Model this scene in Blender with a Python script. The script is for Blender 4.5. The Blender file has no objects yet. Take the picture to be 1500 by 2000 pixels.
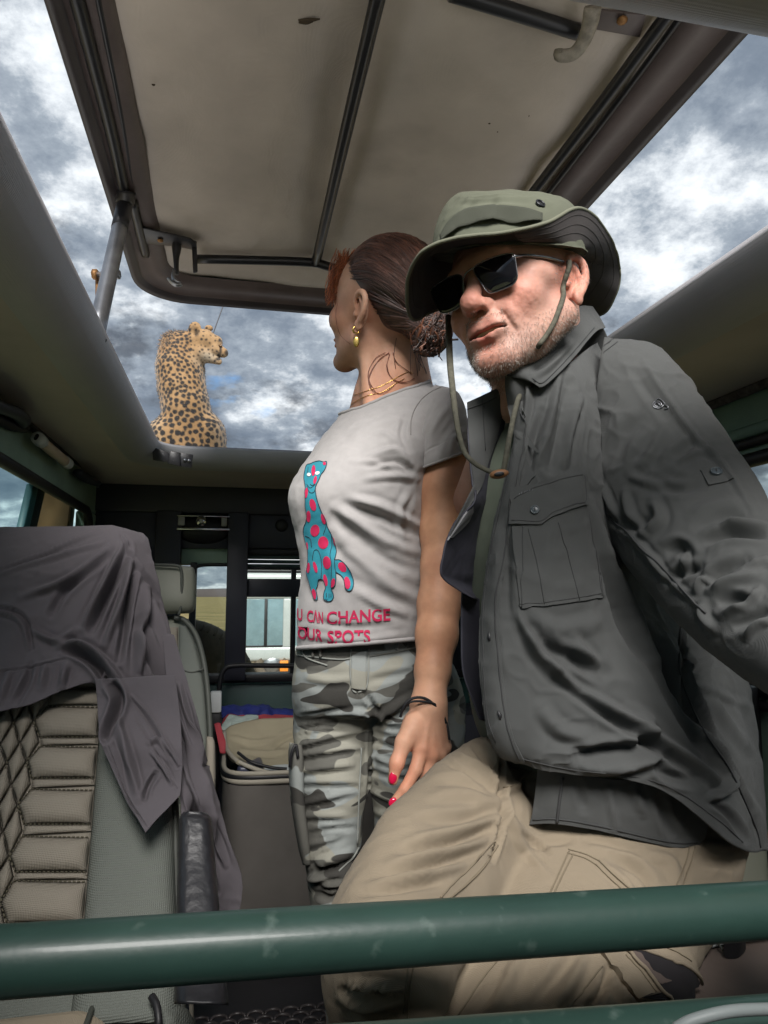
import bpy, bmesh, math, random
import numpy as np
from mathutils import Vector, Matrix
from mathutils.bvhtree import BVHTree
random.seed(7); RNG = np.random.default_rng(7)
C = bpy.context.scene.collection
R = math.radians

# ------------------------------------------------------------------ camera
# the camera stands at (0,0,1) above the cabin floor; +Y runs to the rear of the vehicle, +X to the right of the view
FPX = 1387.0
VPX, VPY = 455.0, 1165.0
_a = np.array([VPX-750, -(VPY-1000), FPX]); _a /= np.linalg.norm(_a)
_th = math.atan2(VPY-1000, FPX)
_u = np.array([0, math.cos(_th), math.sin(_th)])
_x = np.cross(_u, _a) ; _x /= np.linalg.norm(_x)
if _x[0] < 0: _x = -_x
B = np.array([_x, _a, _u])            # rows: world axes written in camera (right, up, forward)
RIGHT, UPV, FWD = B[:, 0], B[:, 1], B[:, 2]
CAM = np.array([0.0, 0.0, 1.0])
cd = bpy.data.cameras.new('camera'); cam = bpy.data.objects.new('camera', cd); C.objects.link(cam)
cd.sensor_fit = 'VERTICAL'; cd.sensor_height = 36; cd.lens = FPX/2000*36
cd.clip_start = 0.02; cd.clip_end = 12000
M = Matrix.Identity(4)
for i in range(3):
    M[i][0] = RIGHT[i]; M[i][1] = UPV[i]; M[i][2] = -FWD[i]; M[i][3] = CAM[i]
cam.matrix_world = M
bpy.context.scene.camera = cam

# ------------------------------------------------------------------ sky, sun, exposure
SUN_EL, SUN_AZ = 41.0, 187.0          # azimuth the light comes from, degrees from +Y towards +X
sc = bpy.context.scene
w = bpy.data.worlds.new('World'); sc.world = w; w.use_nodes = True
nt = w.node_tree; nt.nodes.clear()
def wn(t, **k):
    n = nt.nodes.new(t)
    for a, b in k.items(): setattr(n, a, b)
    return n
def wl(a, b): nt.links.new(a, b)
out = wn('ShaderNodeOutputWorld'); bg = wn('ShaderNodeBackground'); bg.inputs['Strength'].default_value = 0.1
sky = wn('ShaderNodeTexSky', sky_type='NISHITA', sun_disc=False)
sky.sun_elevation = R(SUN_EL); sky.sun_rotation = R(SUN_AZ); sky.air_density = 1.6; sky.dust_density = 0.4
tc = wn('ShaderNodeTexCoord'); sp = wn('ShaderNodeSeparateXYZ'); wl(tc.outputs['Generated'], sp.inputs[0])
mx = wn('ShaderNodeMath', operation='MAXIMUM'); wl(sp.outputs[2], mx.inputs[0]); mx.inputs[1].default_value = 0.0
ad = wn('ShaderNodeMath', operation='ADD'); wl(mx.outputs[0], ad.inputs[0]); ad.inputs[1].default_value = 0.38
dv = wn('ShaderNodeVectorMath', operation='DIVIDE'); cb = wn('ShaderNodeCombineXYZ')
for i in range(3): wl(ad.outputs[0], cb.inputs[i])
wl(tc.outputs['Generated'], dv.inputs[0]); wl(cb.outputs[0], dv.inputs[1])
def noise(scale, detail, rough, dist, off):
    m = wn('ShaderNodeMapping'); m.inputs['Location'].default_value = off
    wl(dv.outputs[0], m.inputs[0])
    n = wn('ShaderNodeTexNoise'); wl(m.outputs[0], n.inputs['Vector'])
    n.inputs['Scale'].default_value = scale; n.inputs['Detail'].default_value = detail
    n.inputs['Roughness'].default_value = rough; n.inputs['Distortion'].default_value = dist
    return n.outputs['Fac']
def ramp(fac, stops):
    r = wn('ShaderNodeValToRGB'); wl(fac, r.inputs[0]); e = r.color_ramp.elements
    while len(e) < len(stops): e.new(0.5)
    for q, (p, c) in zip(e, stops):
        q.position = p; q.color = (*c, 1) if len(c) == 3 else (c[0], c[0], c[0], 1)
    return r.outputs[0]
def madd(a, k, b):
    m = wn('ShaderNodeMath', operation='MULTIPLY_ADD'); wl(a, m.inputs[0]); m.inputs[1].default_value = k
    if hasattr(b, 'links'): wl(b, m.inputs[2])
    else: m.inputs[2].default_value = b
    return m.outputs[0]
big = noise(1.6, 3, .5, .0, (2.95, -3.08, -7.78))                      # broad light and shade of the cloud deck
puff = noise(3.4, 13, .64, .0, (12.03, 10.04, 2.87))                   # billows
dark = noise(2.9, 11, .62, .0, (3.72, -12.35, 5.98))                  # low dark scud
base = ramp(madd(puff, .95, madd(big, .45, -.20)), [(.36, (.19, .245, .325)), (.46, (.285, .345, .43)), (.53, (.475, .545, .63)), (.60, (1.04, 1.10, 1.16)), (.68, (1.5, 1.54, 1.54))])
dmask = ramp(madd(dark, .85, madd(big, -.25, .22)), [(.56, (0,)), (.62, (.80,)), (.72, (1,))])
dcol = ramp(noise(6, 7, .6, .1, (-3.84, 7.12, -1.84)), [(.3, (.075, .09, .12)), (.7, (.20, .235, .285))])
mixd = wn('ShaderNodeMix', data_type='RGBA'); wl(dmask, mixd.inputs[0]); wl(base, mixd.inputs[6]); wl(dcol, mixd.inputs[7])
cloud = mixd.outputs[2]
gap = noise(2.3, 8, .52, .1, (3.02, 9.46, -1.36))
cover = ramp(gap, [(.61, (1,)), (.67, (0.0,))])
mixc = wn('ShaderNodeMix', data_type='RGBA')
wl(cover, mixc.inputs[0]); tint = wn('ShaderNodeMix', data_type='RGBA', blend_type='MULTIPLY'); tint.inputs[0].default_value = 1; wl(sky.outputs[0], tint.inputs[6]); tint.inputs[7].default_value = (.07, .122, .19, 1); wl(tint.outputs[2], mixc.inputs[6]); wl(cloud, mixc.inputs[7])
wl(mixc.outputs[2], bg.inputs['Color']); wl(bg.outputs[0], out.inputs['Surface'])

sd = bpy.data.lights.new('sun', 'SUN'); sun = bpy.data.objects.new('sun', sd); C.objects.link(sun)
sd.energy = .90; sd.angle = R(30); sd.color = (1.0, .965, .93)
_d = Vector((math.sin(R(SUN_AZ))*math.cos(R(SUN_EL)), math.cos(R(SUN_AZ))*math.cos(R(SUN_EL)), math.sin(R(SUN_EL))))
sun.rotation_euler = _d.to_track_quat('Z', 'Y').to_euler(); sun.location = (0, -3, 8)
sc.view_settings.view_transform = 'Standard'; sc.view_settings.look = 'None'
sc.view_settings.exposure = 3.1; sc.view_settings.gamma = 1
sc.view_settings.use_curve_mapping = False
sc.render.engine = 'CYCLES'
sc.cycles.use_denoising = True
sc.cycles.max_bounces = 8; sc.cycles.diffuse_bounces = 5; sc.cycles.transparent_max_bounces = 12
sc.cycles.sample_clamp_indirect = 8

# ------------------------------------------------------------------ numeric helpers
def ray(px, py):
    d = RIGHT*((px-750)/FPX) + UPV*((1000-py)/FPX) + FWD
    return d
def W(px, py, Y):
    d = ray(px, py); return CAM + d*(Y/d[1])
def WX(px, py, X):
    d = ray(px, py); return CAM + d*(X/d[0])
def WZ(px, py, Z):
    d = ray(px, py); return CAM + d*((Z-1)/d[2])
def PX(V):
    D = np.asarray(V)-CAM; f = D@FWD
    f = np.where(np.abs(f) < 1e-4, 1e-4, f)
    return np.stack([750+FPX*(D@RIGHT)/f, 1000-FPX*(D@UPV)/f], -1)
def camv(v):                                # camera-frame (right, forward, up) vector -> world vector
    return RIGHT*v[0] + FWD*v[1] + UPV*v[2]

def _h(ix, iy, iz, s):
    n = (ix*374761393 + iy*668265263 + iz*2147483647 + s*974711) & 0xffffffff
    n = ((n ^ (n >> 13))*1274126177) & 0xffffffff
    n = ((n ^ (n >> 15))*2246822519) & 0xffffffff
    return ((n ^ (n >> 16)) & 0xffff)/32768.0-1
def vnoise(P, s=0):
    P = np.asarray(P, float); I = np.floor(P).astype(np.int64); f = P-I; f = f*f*f*(f*(f*6-15)+10)
    r = 0
    for a in (0, 1):
        for b in (0, 1):
            for c in (0, 1):
                wgt = (f[:, 0] if a else 1-f[:, 0])*(f[:, 1] if b else 1-f[:, 1])*(f[:, 2] if c else 1-f[:, 2])
                r = r + wgt*_h(I[:, 0]+a, I[:, 1]+b, I[:, 2]+c, s)
    return r
def fbm(P, s=0, o=3):
    r = 0; a = 1.; P = np.asarray(P, float)
    for k in range(o): r = r+a*vnoise(P, s+k); P = P*2.03; a *= .5
    return r
def spl(Cp, m):
    """Catmull-Rom through control points (n, ...) -> m samples"""
    Cp = np.asarray(Cp, float); n = len(Cp)
    if n == 2:
        t = np.linspace(0, 1, m).reshape((-1,)+(1,)*(Cp.ndim-1)); return Cp[0]*(1-t)+Cp[1]*t
    E = np.concatenate([[2*Cp[0]-Cp[1]], Cp, [2*Cp[-1]-Cp[-2]]])
    t = np.linspace(0, n-1, m); i = np.minimum(t.astype(int), n-2); f = (t-i).reshape((-1,)+(1,)*(Cp.ndim-1))
    p0, p1, p2, p3 = E[i], E[i+1], E[i+2], E[i+3]
    return .5*((2*p1)+(p2-p0)*f+(2*p0-5*p1+4*p2-p3)*f**2+(3*p1-p0-3*p2+p3)*f**3)
def nrm(v):
    v = np.asarray(v, float); return v/np.maximum(np.linalg.norm(v, axis=-1, keepdims=True), 1e-12)
def vnormals(V, Fc):
    N = np.zeros_like(V)
    Fa = np.asarray(Fc)
    if Fa.shape[1] == 4: n = np.cross(V[Fa[:, 2]]-V[Fa[:, 0]], V[Fa[:, 3]]-V[Fa[:, 1]])
    else: n = np.cross(V[Fa[:, 1]]-V[Fa[:, 0]], V[Fa[:, 2]]-V[Fa[:, 0]])
    for k in range(Fa.shape[1]): np.add.at(N, Fa[:, k], n)
    return nrm(N)
def smoothstep(a, b, x):
    t = np.clip((x-a)/(b-a), 0, 1); return t*t*(3-2*t)
def strokes(V, N, S, hide_back=True):
    """raise or sink cloth along hand-laid fold lines; S = [(pixel polyline, width px, metres)]"""
    P = PX(V); D = np.zeros(len(V))
    face = np.clip(-np.sum(N*nrm(V-CAM), 1)*2.5, 0, 1) if hide_back else np.ones(len(V))
    for pl, wd, am in S:
        am *= 1.25; wd *= .82
        pl = spl(np.array(pl, float), 4*len(pl))
        lo, hi = pl.min(0)-3*wd, pl.max(0)+3*wd
        m = np.where(np.all((P > lo) & (P < hi), 1) & (face > 0))[0]
        if len(m) == 0: continue
        Q = P[m]; best = np.full(len(m), 1e9); tt = np.zeros(len(m)); L = len(pl)-1
        for k in range(L):
            a, b = pl[k], pl[k+1]; ab = b-a; t = np.clip(((Q-a)@ab)/max(ab@ab, 1e-9), 0, 1)
            d = np.hypot(*(Q-a-t[:, None]*ab).T); c = d < best; best[c] = d[c]; tt[c] = (k+t[c])/L
        q = best/wd
        prof = np.exp(-q**2)-.35*np.exp(-((q-1.7)/.7)**2)
        D[m] += am*prof*np.sqrt(np.clip(np.sin(np.pi*np.clip(tt, .02, .98)), 0, 1))*face[m]
    return V+N*D[:, None]

def crumple(V, sc, amp, seed=0, p=5):
    """fine sharp creases of worn cotton"""
    Q = V*sc+.5*np.stack([vnoise(V*sc*.7, seed+k) for k in (1, 2, 3)], 1)
    r = (1-np.abs(vnoise(Q, seed)))**p+.6*(1-np.abs(vnoise(Q*2.1, seed+5)))**p
    return amp*(r-.35)*np.clip(.55+1.2*vnoise(V*sc*.35, seed+9), 0, 1.3)
def lap(V, Fc, it, w):
    """relax the surface where w is 1"""
    E = np.concatenate([Fc[:, [0, 1]], Fc[:, [1, 2]], Fc[:, [2, 3]], Fc[:, [3, 0]]])
    for _ in range(it):
        A = np.zeros_like(V); n = np.zeros(len(V)); np.add.at(A, E[:, 0], V[E[:, 1]]); np.add.at(n, E[:, 0], 1); np.add.at(A, E[:, 1], V[E[:, 0]]); np.add.at(n, E[:, 1], 1)
        V = V+(A/np.maximum(n, 1)[:, None]-V)*(.6*w)[:, None]
    return V
# ------------------------------------------------------------------ mesh builders: each returns (V, F)
def grid_faces(nu, nv, wrap=False):
    i, j = np.meshgrid(np.arange(nu-1), np.arange(nv if wrap else nv-1), indexing='ij')
    a = i*nv+j; b = i*nv+(j+1) % nv
    return np.stack([a, b, b+nv, a+nv], -1).reshape(-1, 4)
def patch(rows, nu, nv):
    """rows of (px, py, Y) control points -> (nu, nv, 3) grid"""
    G = np.array([spl([W(*p) for p in r], nv) for r in rows]); return spl(G, nu)
def sheet(G, t=.002):
    nu, nv = G.shape[:2]; V = G.reshape(-1, 3); Fc = grid_faces(nu, nv); N = vnormals(V, Fc)
    if np.sum(N*(CAM-V)) < 0: Fc = Fc[:, ::-1]; N = -N
    return shell(V, Fc, N, t, nu, nv)
def shell(V, Fc, N, t, nu, nv):
    n = len(V); V2 = np.concatenate([V, V-N*t]); F2 = [Fc, Fc[:, ::-1]+n]
    idx = np.arange(n).reshape(nu, nv)
    rim = np.concatenate([idx[0, :], idx[1:, -1], idx[-1, ::-1][1:], idx[::-1, 0][1:-1]])
    a = rim; b = np.roll(rim, -1)
    f0 = np.stack([a, b, b+n, a+n], -1)
    # orient the rim against the sheet
    cen = V.mean(0)
    q = np.cross(V2[f0[0, 2]]-V2[f0[0, 0]], V2[f0[0, 3]]-V2[f0[0, 1]])
    if q@(V2[f0[0]].mean(0)-cen) < 0: f0 = f0[:, ::-1]
    return V2, np.concatenate(F2+[f0])
def ringp(xl, yl, xr, yr, Y, d, dY=0.0):
    pl, pr = W(xl, yl, Y), W(xr, yr, Y+dY); U = (pr-pl)/2; c = (pl+pr)/2
    v = c-CAM; v = v-U*(v@U)/(U@U); v = nrm(v)*d
    return np.concatenate([c, U, v])
def loft(rings, m, k=48, e=2.0, cap=True):
    Rg = spl(np.array(rings), m); t = np.linspace(0, 2*np.pi, k, endpoint=False)
    ct = np.sign(np.cos(t))*np.abs(np.cos(t))**(2/e); st = np.sign(np.sin(t))*np.abs(np.sin(t))**(2/e)
    V = Rg[:, None, 0:3]+ct[None, :, None]*Rg[:, None, 3:6]+st[None, :, None]*Rg[:, None, 6:9]
    V = V.reshape(-1, 3); Fc = grid_faces(m, k, True)
    if cap:
        V = np.concatenate([V, Rg[0:1, 0:3], Rg[-1:, 0:3]]); n = m*k
        j = np.arange(k); j2 = (j+1) % k
        c0 = np.stack([np.full(k, n), j2, j, np.full(k, n)], -1); c1 = np.stack([np.full(k, n+1), (m-1)*k+j, (m-1)*k+j2, np.full(k, n+1)], -1)
        Fc = np.concatenate([Fc, c0, c1])
    return V, Fc
def tube(P, r, k=8, m=None, flat=1.0):
    P = np.asarray(P, float)
    if m: P = spl(P, m)
    n = len(P); r = np.full(n, r) if np.isscalar(r) else spl(np.array(r, float)[:, None], n)[:, 0]
    T = nrm(np.gradient(P, axis=0)); a = np.array([0, 0, 1.0]) if abs(T[0, 2]) < .9 else np.array([1.0, 0, 0])
    u = nrm(np.cross(T[0], a)); U = []
    for i in range(n):
        u = nrm(u-T[i]*(u@T[i])); U.append(u)
    U = np.array(U); Vv = np.cross(T, U); t = np.linspace(0, 2*np.pi, k, endpoint=False)
    V = P[:, None]+r[:, None, None]*(np.cos(t)[None, :, None]*U[:, None]+flat*np.sin(t)[None, :, None]*Vv[:, None])
    V = V.reshape(-1, 3); Fc = grid_faces(n, k, True)
    V = np.concatenate([V, P[:1], P[-1:]]); j = np.arange(k); j2 = (j+1) % k
    c0 = np.stack([np.full(k, n*k), j2, j, np.full(k, n*k)], -1); c1 = np.stack([np.full(k, n*k+1), (n-1)*k+j, (n-1)*k+j2, np.full(k, n*k+1)], -1)
    return V, np.concatenate([Fc, c0, c1])
def box(x0, x1, y0, y1, z0, z1, bev=0.0, seg=2):
    bm = bmesh.new(); bmesh.ops.create_cube(bm, size=1)
    for v in bm.verts:
        v.co = ((x0+x1)/2+v.co.x*(x1-x0), (y0+y1)/2+v.co.y*(y1-y0), (z0+z1)/2+v.co.z*(z1-z0))
    if bev > 0: bmesh.ops.bevel(bm, geom=bm.edges[:], offset=min(bev, .45*min(x1-x0, y1-y0, z1-z0)), segments=seg, affect='EDGES', profile=.5)
    bm.verts.index_update(); V = np.array([v.co[:] for v in bm.verts]); Fc = [[v.index for v in f.verts] for f in bm.faces]; bm.free()
    return V, Fc
def prism(poly, off, bev=0.0):
    """closed 3-D polygon pushed along the vector off"""
    poly = np.asarray(poly, float); n = len(poly); bm = bmesh.new()
    a = [bm.verts.new(p) for p in poly]; b = [bm.verts.new(p+np.asarray(off)) for p in poly]
    bm.faces.new(a); bm.faces.new(b[::-1])
    for i in range(n): bm.faces.new((a[i], b[i], b[(i+1) % n], a[(i+1) % n]))
    bmesh.ops.recalc_face_normals(bm, faces=bm.faces[:])
    if bev: bmesh.ops.bevel(bm, geom=bm.edges[:], offset=bev, segments=2, affect='EDGES', profile=.5)
    bm.verts.index_update(); V = np.array([v.co[:] for v in bm.verts]); Fc = [[v.index for v in f.verts] for f in bm.faces]; bm.free()
    return V, Fc
def join(*ms):
    V = []; Fc = []; o = 0
    for v, f in ms:
        V.append(v); Fc += [[i+o for i in (q.tolist() if hasattr(q, 'tolist') else q)] for q in f]; o += len(v)
    return np.concatenate(V), Fc
def rr(x0, x1, y0, y1, r, n=8, k=10):
    """rounded rectangle, counter-clockwise, fixed point count"""
    P = []
    for cx, cy, a0, ex, ey in ((x1-r, y1-r, 0, x0+r, y1), (x0+r, y1-r, 90, x0, y0+r), (x0+r, y0+r, 180, x1-r, y0), (x1-r, y0+r, 270, x1, y1-r)):
        for i in range(n+1):
            t = R(a0+90*i/n); P.append((cx+r*math.cos(t), cy+r*math.sin(t)))
        s = P[-1]
        for i in range(1, k): P.append((s[0]+(ex-s[0])*i/k, s[1]+(ey-s[1])*i/k))
    return np.array(P)
def uvs(c, r, nu=12, nv=16, rot=None):
    a = np.linspace(0, np.pi, nu); b = np.linspace(0, 2*np.pi, nv, endpoint=False)
    V = np.stack([np.sin(a)[:, None]*np.cos(b), np.sin(a)[:, None]*np.sin(b), np.cos(a)[:, None]*np.ones(nv)], -1).reshape(-1, 3)*np.asarray(r)
    if rot is not None: V = V@np.asarray(rot).T
    return V+np.asarray(c), grid_faces(nu, nv, True)[:, ::-1]

# signed distance sculpting + surface nets
def snets(f, o, h):
    s = f < 0; nx, ny, nz = f.shape
    cs = [(a, b, c) for a in (0, 1) for b in (0, 1) for c in (0, 1)]
    sl = lambda A, a, b, c: A[a:nx-1+a, b:ny-1+b, c:nz-1+c]
    cnt = sum(sl(s, *c).astype(np.int8) for c in cs); act = (cnt > 0) & (cnt < 8)
    I = np.argwhere(act); idx = np.full(act.shape, -1, np.int64); idx[act] = np.arange(len(I))
    acc = np.zeros((len(I), 3)); num = np.zeros(len(I))
    for i in range(8):
        for j in range(i+1, 8):
            d = np.array(cs[j])-np.array(cs[i])
            if np.abs(d).sum() != 1: continue
            A = I+cs[i]; Bq = I+cs[j]; fa = f[A[:, 0], A[:, 1], A[:, 2]]; fb = f[Bq[:, 0], Bq[:, 1], Bq[:, 2]]
            m = (fa < 0) != (fb < 0); t = fa[m]/(fa[m]-fb[m])
            acc[m] += np.array(cs[i])+t[:, None]*d; num[m] += 1
    V = (I+acc/num[:, None])*h+np.asarray(o); Q = []
    for ax in range(3):
        d = np.zeros(3, int); d[ax] = 1; u, v = (ax+1) % 3, (ax+2) % 3
        sh = [nx, ny, nz]; sh[ax] -= 1
        a = s[:sh[0], :sh[1], :sh[2]]; b = s[d[0]:d[0]+sh[0], d[1]:d[1]+sh[1], d[2]:d[2]+sh[2]]
        E = np.argwhere(a != b); E = E[(E[:, u] > 0) & (E[:, v] > 0) & (E[:, u] < f.shape[u]-1) & (E[:, v] < f.shape[v]-1)]
        if len(E) == 0: continue
        fl = s[E[:, 0], E[:, 1], E[:, 2]]; du = np.zeros(3, int); du[u] = 1; dw = np.zeros(3, int); dw[v] = 1
        g = lambda X: idx[X[:, 0], X[:, 1], X[:, 2]]
        q = np.stack([g(E-du-dw), g(E-dw), g(E), g(E-du)], -1)
        q[~fl] = q[~fl][:, ::-1]; Q.append(q)
    return V, np.concatenate(Q)
class SDF:
    def __init__(s, lo, hi, h):
        s.lo = np.asarray(lo, float); s.h = h; n = np.ceil((np.asarray(hi)-s.lo)/h).astype(int)+1
        s.X = np.stack(np.meshgrid(*[s.lo[i]+h*np.arange(n[i]) for i in range(3)], indexing='ij'), -1).astype(np.float32)
        s.f = np.full(n, 1e3, np.float32)
    def sub(s, lo, hi):
        a = np.maximum(((np.asarray(lo)-s.lo)/s.h).astype(int)-1, 0); b = np.minimum(((np.asarray(hi)-s.lo)/s.h).astype(int)+2, s.f.shape)
        return tuple(slice(i, max(j, i)) for i, j in zip(a, b))
    def put(s, q, k=0.0):
        sl, d = q; f = s.f[sl]
        if k <= 0: s.f[sl] = np.minimum(f, d)
        else:
            hh = np.clip(.5+.5*(f-d)/k, 0, 1); s.f[sl] = f*(1-hh)+d*hh-k*hh*(1-hh)
    def cut(s, q, k=0.0):
        sl, d = q; d = -d; f = s.f[sl]
        if k <= 0: s.f[sl] = np.maximum(f, d)
        else:
            hh = np.clip(.5-.5*(f-d)/k, 0, 1); s.f[sl] = f*(1-hh)+d*hh+k*hh*(1-hh)
    def ell(s, c, r, rot=None):
        r = np.asarray(r, np.float32); m = (r if rot is None else np.full(3, r.max()))+.045; c = np.asarray(c, np.float32)
        sl = s.sub(c-m, c+m); P = s.X[sl]-c
        if rot is not None: P = P@np.asarray(rot, np.float32)
        q = P/r; k0 = np.sqrt((q*q).sum(-1)); q = q/r; k1 = np.sqrt((q*q).sum(-1))
        return sl, k0*(k0-1)/np.maximum(k1, 1e-6)
    def cone(s, a, b, ra, rb):
        a = np.asarray(a, np.float32); b = np.asarray(b, np.float32); ab = b-a; m = max(ra, rb)+.045
        sl = s.sub(np.minimum(a, b)-m, np.maximum(a, b)+m); Q = s.X[sl]-a
        t = np.clip((Q@ab)/(ab@ab), 0, 1); Q = Q-t[..., None]*ab
        return sl, np.sqrt((Q*Q).sum(-1))-(ra+(rb-ra)*t)
    def chain(s, pts, rs, k=0.0):
        for i in range(len(pts)-1): s.put(s.cone(pts[i], pts[i+1], rs[i], rs[i+1]), k)
    def mesh(s): return snets(s.f, s.lo, s.h)
def eul(x, y, z): return np.array(Matrix(((1,0,0),(0,1,0),(0,0,1))).to_3x3() if False else (Matrix.Rotation(R(z), 3, 'Z')@Matrix.Rotation(R(y), 3, 'Y')@Matrix.Rotation(R(x), 3, 'X')))

# ------------------------------------------------------------------ objects
ORG = {}
def thing(name, loc, label, cat, group=None):
    o = bpy.data.objects.new(name, None); C.objects.link(o); o.location = loc; o.empty_display_size = .1
    o['label'] = label; o['category'] = cat
    if group: o['group'] = group
    ORG[o.name] = np.array(loc, float); return o
def obj(name, VF, mt, parent=None, smooth=True, label=None, cat=None, group=None, kind=None, auto=None):
    V, Fc = VF; V = np.asarray(V, float)
    org = ORG[parent.name] if parent else np.zeros(3)
    me = bpy.data.meshes.new(name)
    fl = Fc.tolist() if hasattr(Fc, 'tolist') else Fc
    clean = []
    for f in fl:
        g = [v for i, v in enumerate(f) if v != f[i-1]]
        if len(g) >= 3: clean.append(g)
    me.from_pydata((V-org).tolist(), [], clean)
    if smooth:
        me.polygons.foreach_set('use_smooth', np.ones(len(me.polygons), bool))
    o = bpy.data.objects.new(name, me); C.objects.link(o)
    if smooth and auto: me.set_sharp_from_angle(angle=R(auto))
    if mt: me.materials.append(mt)
    if parent: o.parent = parent
    ORG[o.name] = org
    if label: o['label'] = label
    if cat: o['category'] = cat
    if group: o['group'] = group
    if kind: o['kind'] = kind
    me.update(); return o
def share(o, parent, off=(0, 0, 0)):
    c = o.copy(); C.objects.link(c); c.parent = parent; c.location = Vector(o.location)+Vector(off); ORG[c.name] = ORG[parent.name]
    return c
def attr(o, name, vals):
    """per-vertex colour that belongs to the thing itself (dye, skin tone, coat pattern)"""
    vals = np.asarray(vals, float)
    if vals.ndim == 1: vals = np.stack([vals]*3, -1)
    a = o.data.color_attributes.new(name, 'FLOAT_COLOR', 'POINT')
    a.data.foreach_set('color', np.concatenate([vals, np.ones((len(vals), 1))], 1).ravel())
def remesh(VF, vox, smooth=2):
    o = obj('blend', VF, None); m = o.modifiers.new('r', 'REMESH'); m.mode = 'VOXEL'; m.voxel_size = vox; m.use_smooth_shade = True
    if smooth: 
        q = o.modifiers.new('s', 'SMOOTH'); q.iterations = smooth; q.factor = .5
    dg = bpy.context.evaluated_depsgraph_get(); dg.update(); e = o.evaluated_get(dg); me = e.to_mesh()
    V = np.empty(len(me.vertices)*3); me.vertices.foreach_get('co', V); V = V.reshape(-1, 3)
    Fc = np.array([p.vertices[:] for p in me.polygons if len(p.vertices) == 4]); e.to_mesh_clear()
    d = o.data; bpy.data.objects.remove(o); bpy.data.meshes.remove(d)
    return V, Fc

# ------------------------------------------------------------------ materials
def mat(name, col, rough=.6, metal=0.0, var=.12, vscale=6, bump=0.0, bscale=60, spec=.5, col2=None, weave=None, attrib=None, sheen=0, stain=None, sub=0.0, coat=0.0, vdet=5):
    m = bpy.data.materials.new(name); m.use_nodes = True; t = m.node_tree; N = t.nodes; L = t.links
    p = N['Principled BSDF']; p.inputs['Roughness'].default_value = rough; p.inputs['Metallic'].default_value = metal
    p.inputs['Specular IOR Level'].default_value = spec
    if sheen: p.inputs['Sheen Weight'].default_value = sheen; p.inputs['Sheen Roughness'].default_value = .5
    if coat: p.inputs['Coat Weight'].default_value = coat; p.inputs['Coat Roughness'].default_value = .12
    if sub:
        p.inputs['Subsurface Weight'].default_value = sub; p.inputs['Subsurface Radius'].default_value = (1, .35, .2); p.inputs['Subsurface Scale'].default_value = .006
    tc = N.new('ShaderNodeTexCoord'); n = N.new('ShaderNodeTexNoise'); L.new(tc.outputs['Object'], n.inputs['Vector'])
    n.inputs['Scale'].default_value = vscale; n.inputs['Detail'].default_value = vdet; n.inputs['Roughness'].default_value = .6
    r = N.new('ShaderNodeValToRGB'); L.new(n.outputs['Fac'], r.inputs[0])
    c = np.array(col); c2 = np.array(col2) if col2 is not None else c
    r.color_ramp.elements[0].position = .3; r.color_ramp.elements[1].position = .7
    r.color_ramp.elements[0].color = (*np.clip(c*(1-var), 0, 1), 1); r.color_ramp.elements[1].color = (*np.clip(c2*(1+var), 0, 1), 1)
    colo = r.outputs[0]
    if attrib:
        a = N.new('ShaderNodeAttribute'); a.attribute_name = attrib
        mm = N.new('ShaderNodeMix'); mm.data_type = 'RGBA'; mm.blend_type = 'MULTIPLY'; mm.inputs[0].default_value = 1
        L.new(a.outputs['Color'], mm.inputs[6]); L.new(colo, mm.inputs[7]); colo = mm.outputs[2]
    if stain:
        n2 = N.new('ShaderNodeTexNoise'); L.new(tc.outputs['Object'], n2.inputs['Vector']); n2.inputs['Scale'].default_value = stain[1]; n2.inputs['Detail'].default_value = 7
        r2 = N.new('ShaderNodeValToRGB'); L.new(n2.outputs['Fac'], r2.inputs[0]); r2.color_ramp.elements[0].position = stain[2]; r2.color_ramp.elements[1].position = stain[2]+.12
        mm = N.new('ShaderNodeMix'); mm.data_type = 'RGBA'; L.new(r2.outputs[0], mm.inputs[0]); L.new(colo, mm.inputs[6]); mm.inputs[7].default_value = (*stain[0], 1); colo = mm.outputs[2]
    h = None
    if bump:
        nb = N.new('ShaderNodeTexNoise'); L.new(tc.outputs['Object'], nb.inputs['Vector']); nb.inputs['Scale'].default_value = bscale; nb.inputs['Detail'].default_value = 4
        h = nb.outputs['Fac']; bs = bump; bd = .002
    if weave:                                            # threads: two crossed fine waves
        sc_, st = weave
        hs = []
        for ax in ('X', 'Z'):
            wv = N.new('ShaderNodeTexWave'); wv.bands_direction = ax; L.new(tc.outputs['Object'], wv.inputs['Vector']); wv.inputs['Scale'].default_value = sc_; wv.inputs['Distortion'].default_value = .6; wv.inputs['Detail'].default_value = 1
            hs.append(wv.outputs['Fac'])
        mu = N.new('ShaderNodeMath'); mu.operation = 'ADD'; L.new(hs[0], mu.inputs[0]); L.new(hs[1], mu.inputs[1])
        if h is not None:
            m2 = N.new('ShaderNodeMath'); m2.operation = 'MULTIPLY_ADD'; L.new(h, m2.inputs[0]); m2.inputs[1].default_value = 1.5; L.new(mu.outputs[0], m2.inputs[2]); h = m2.outputs[0]; bs = max(bump, st)
        else: h = mu.outputs[0]; bs = st
        bd = .0006
    if h is not None:
        b = N.new('ShaderNodeBump'); b.inputs['Strength'].default_value = bs; b.inputs['Distance'].default_value = bd
        L.new(h, b.inputs['Height']); L.new(b.outputs[0], p.inputs['Normal'])
    L.new(colo, p.inputs['Base Color'])
    return m
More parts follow.
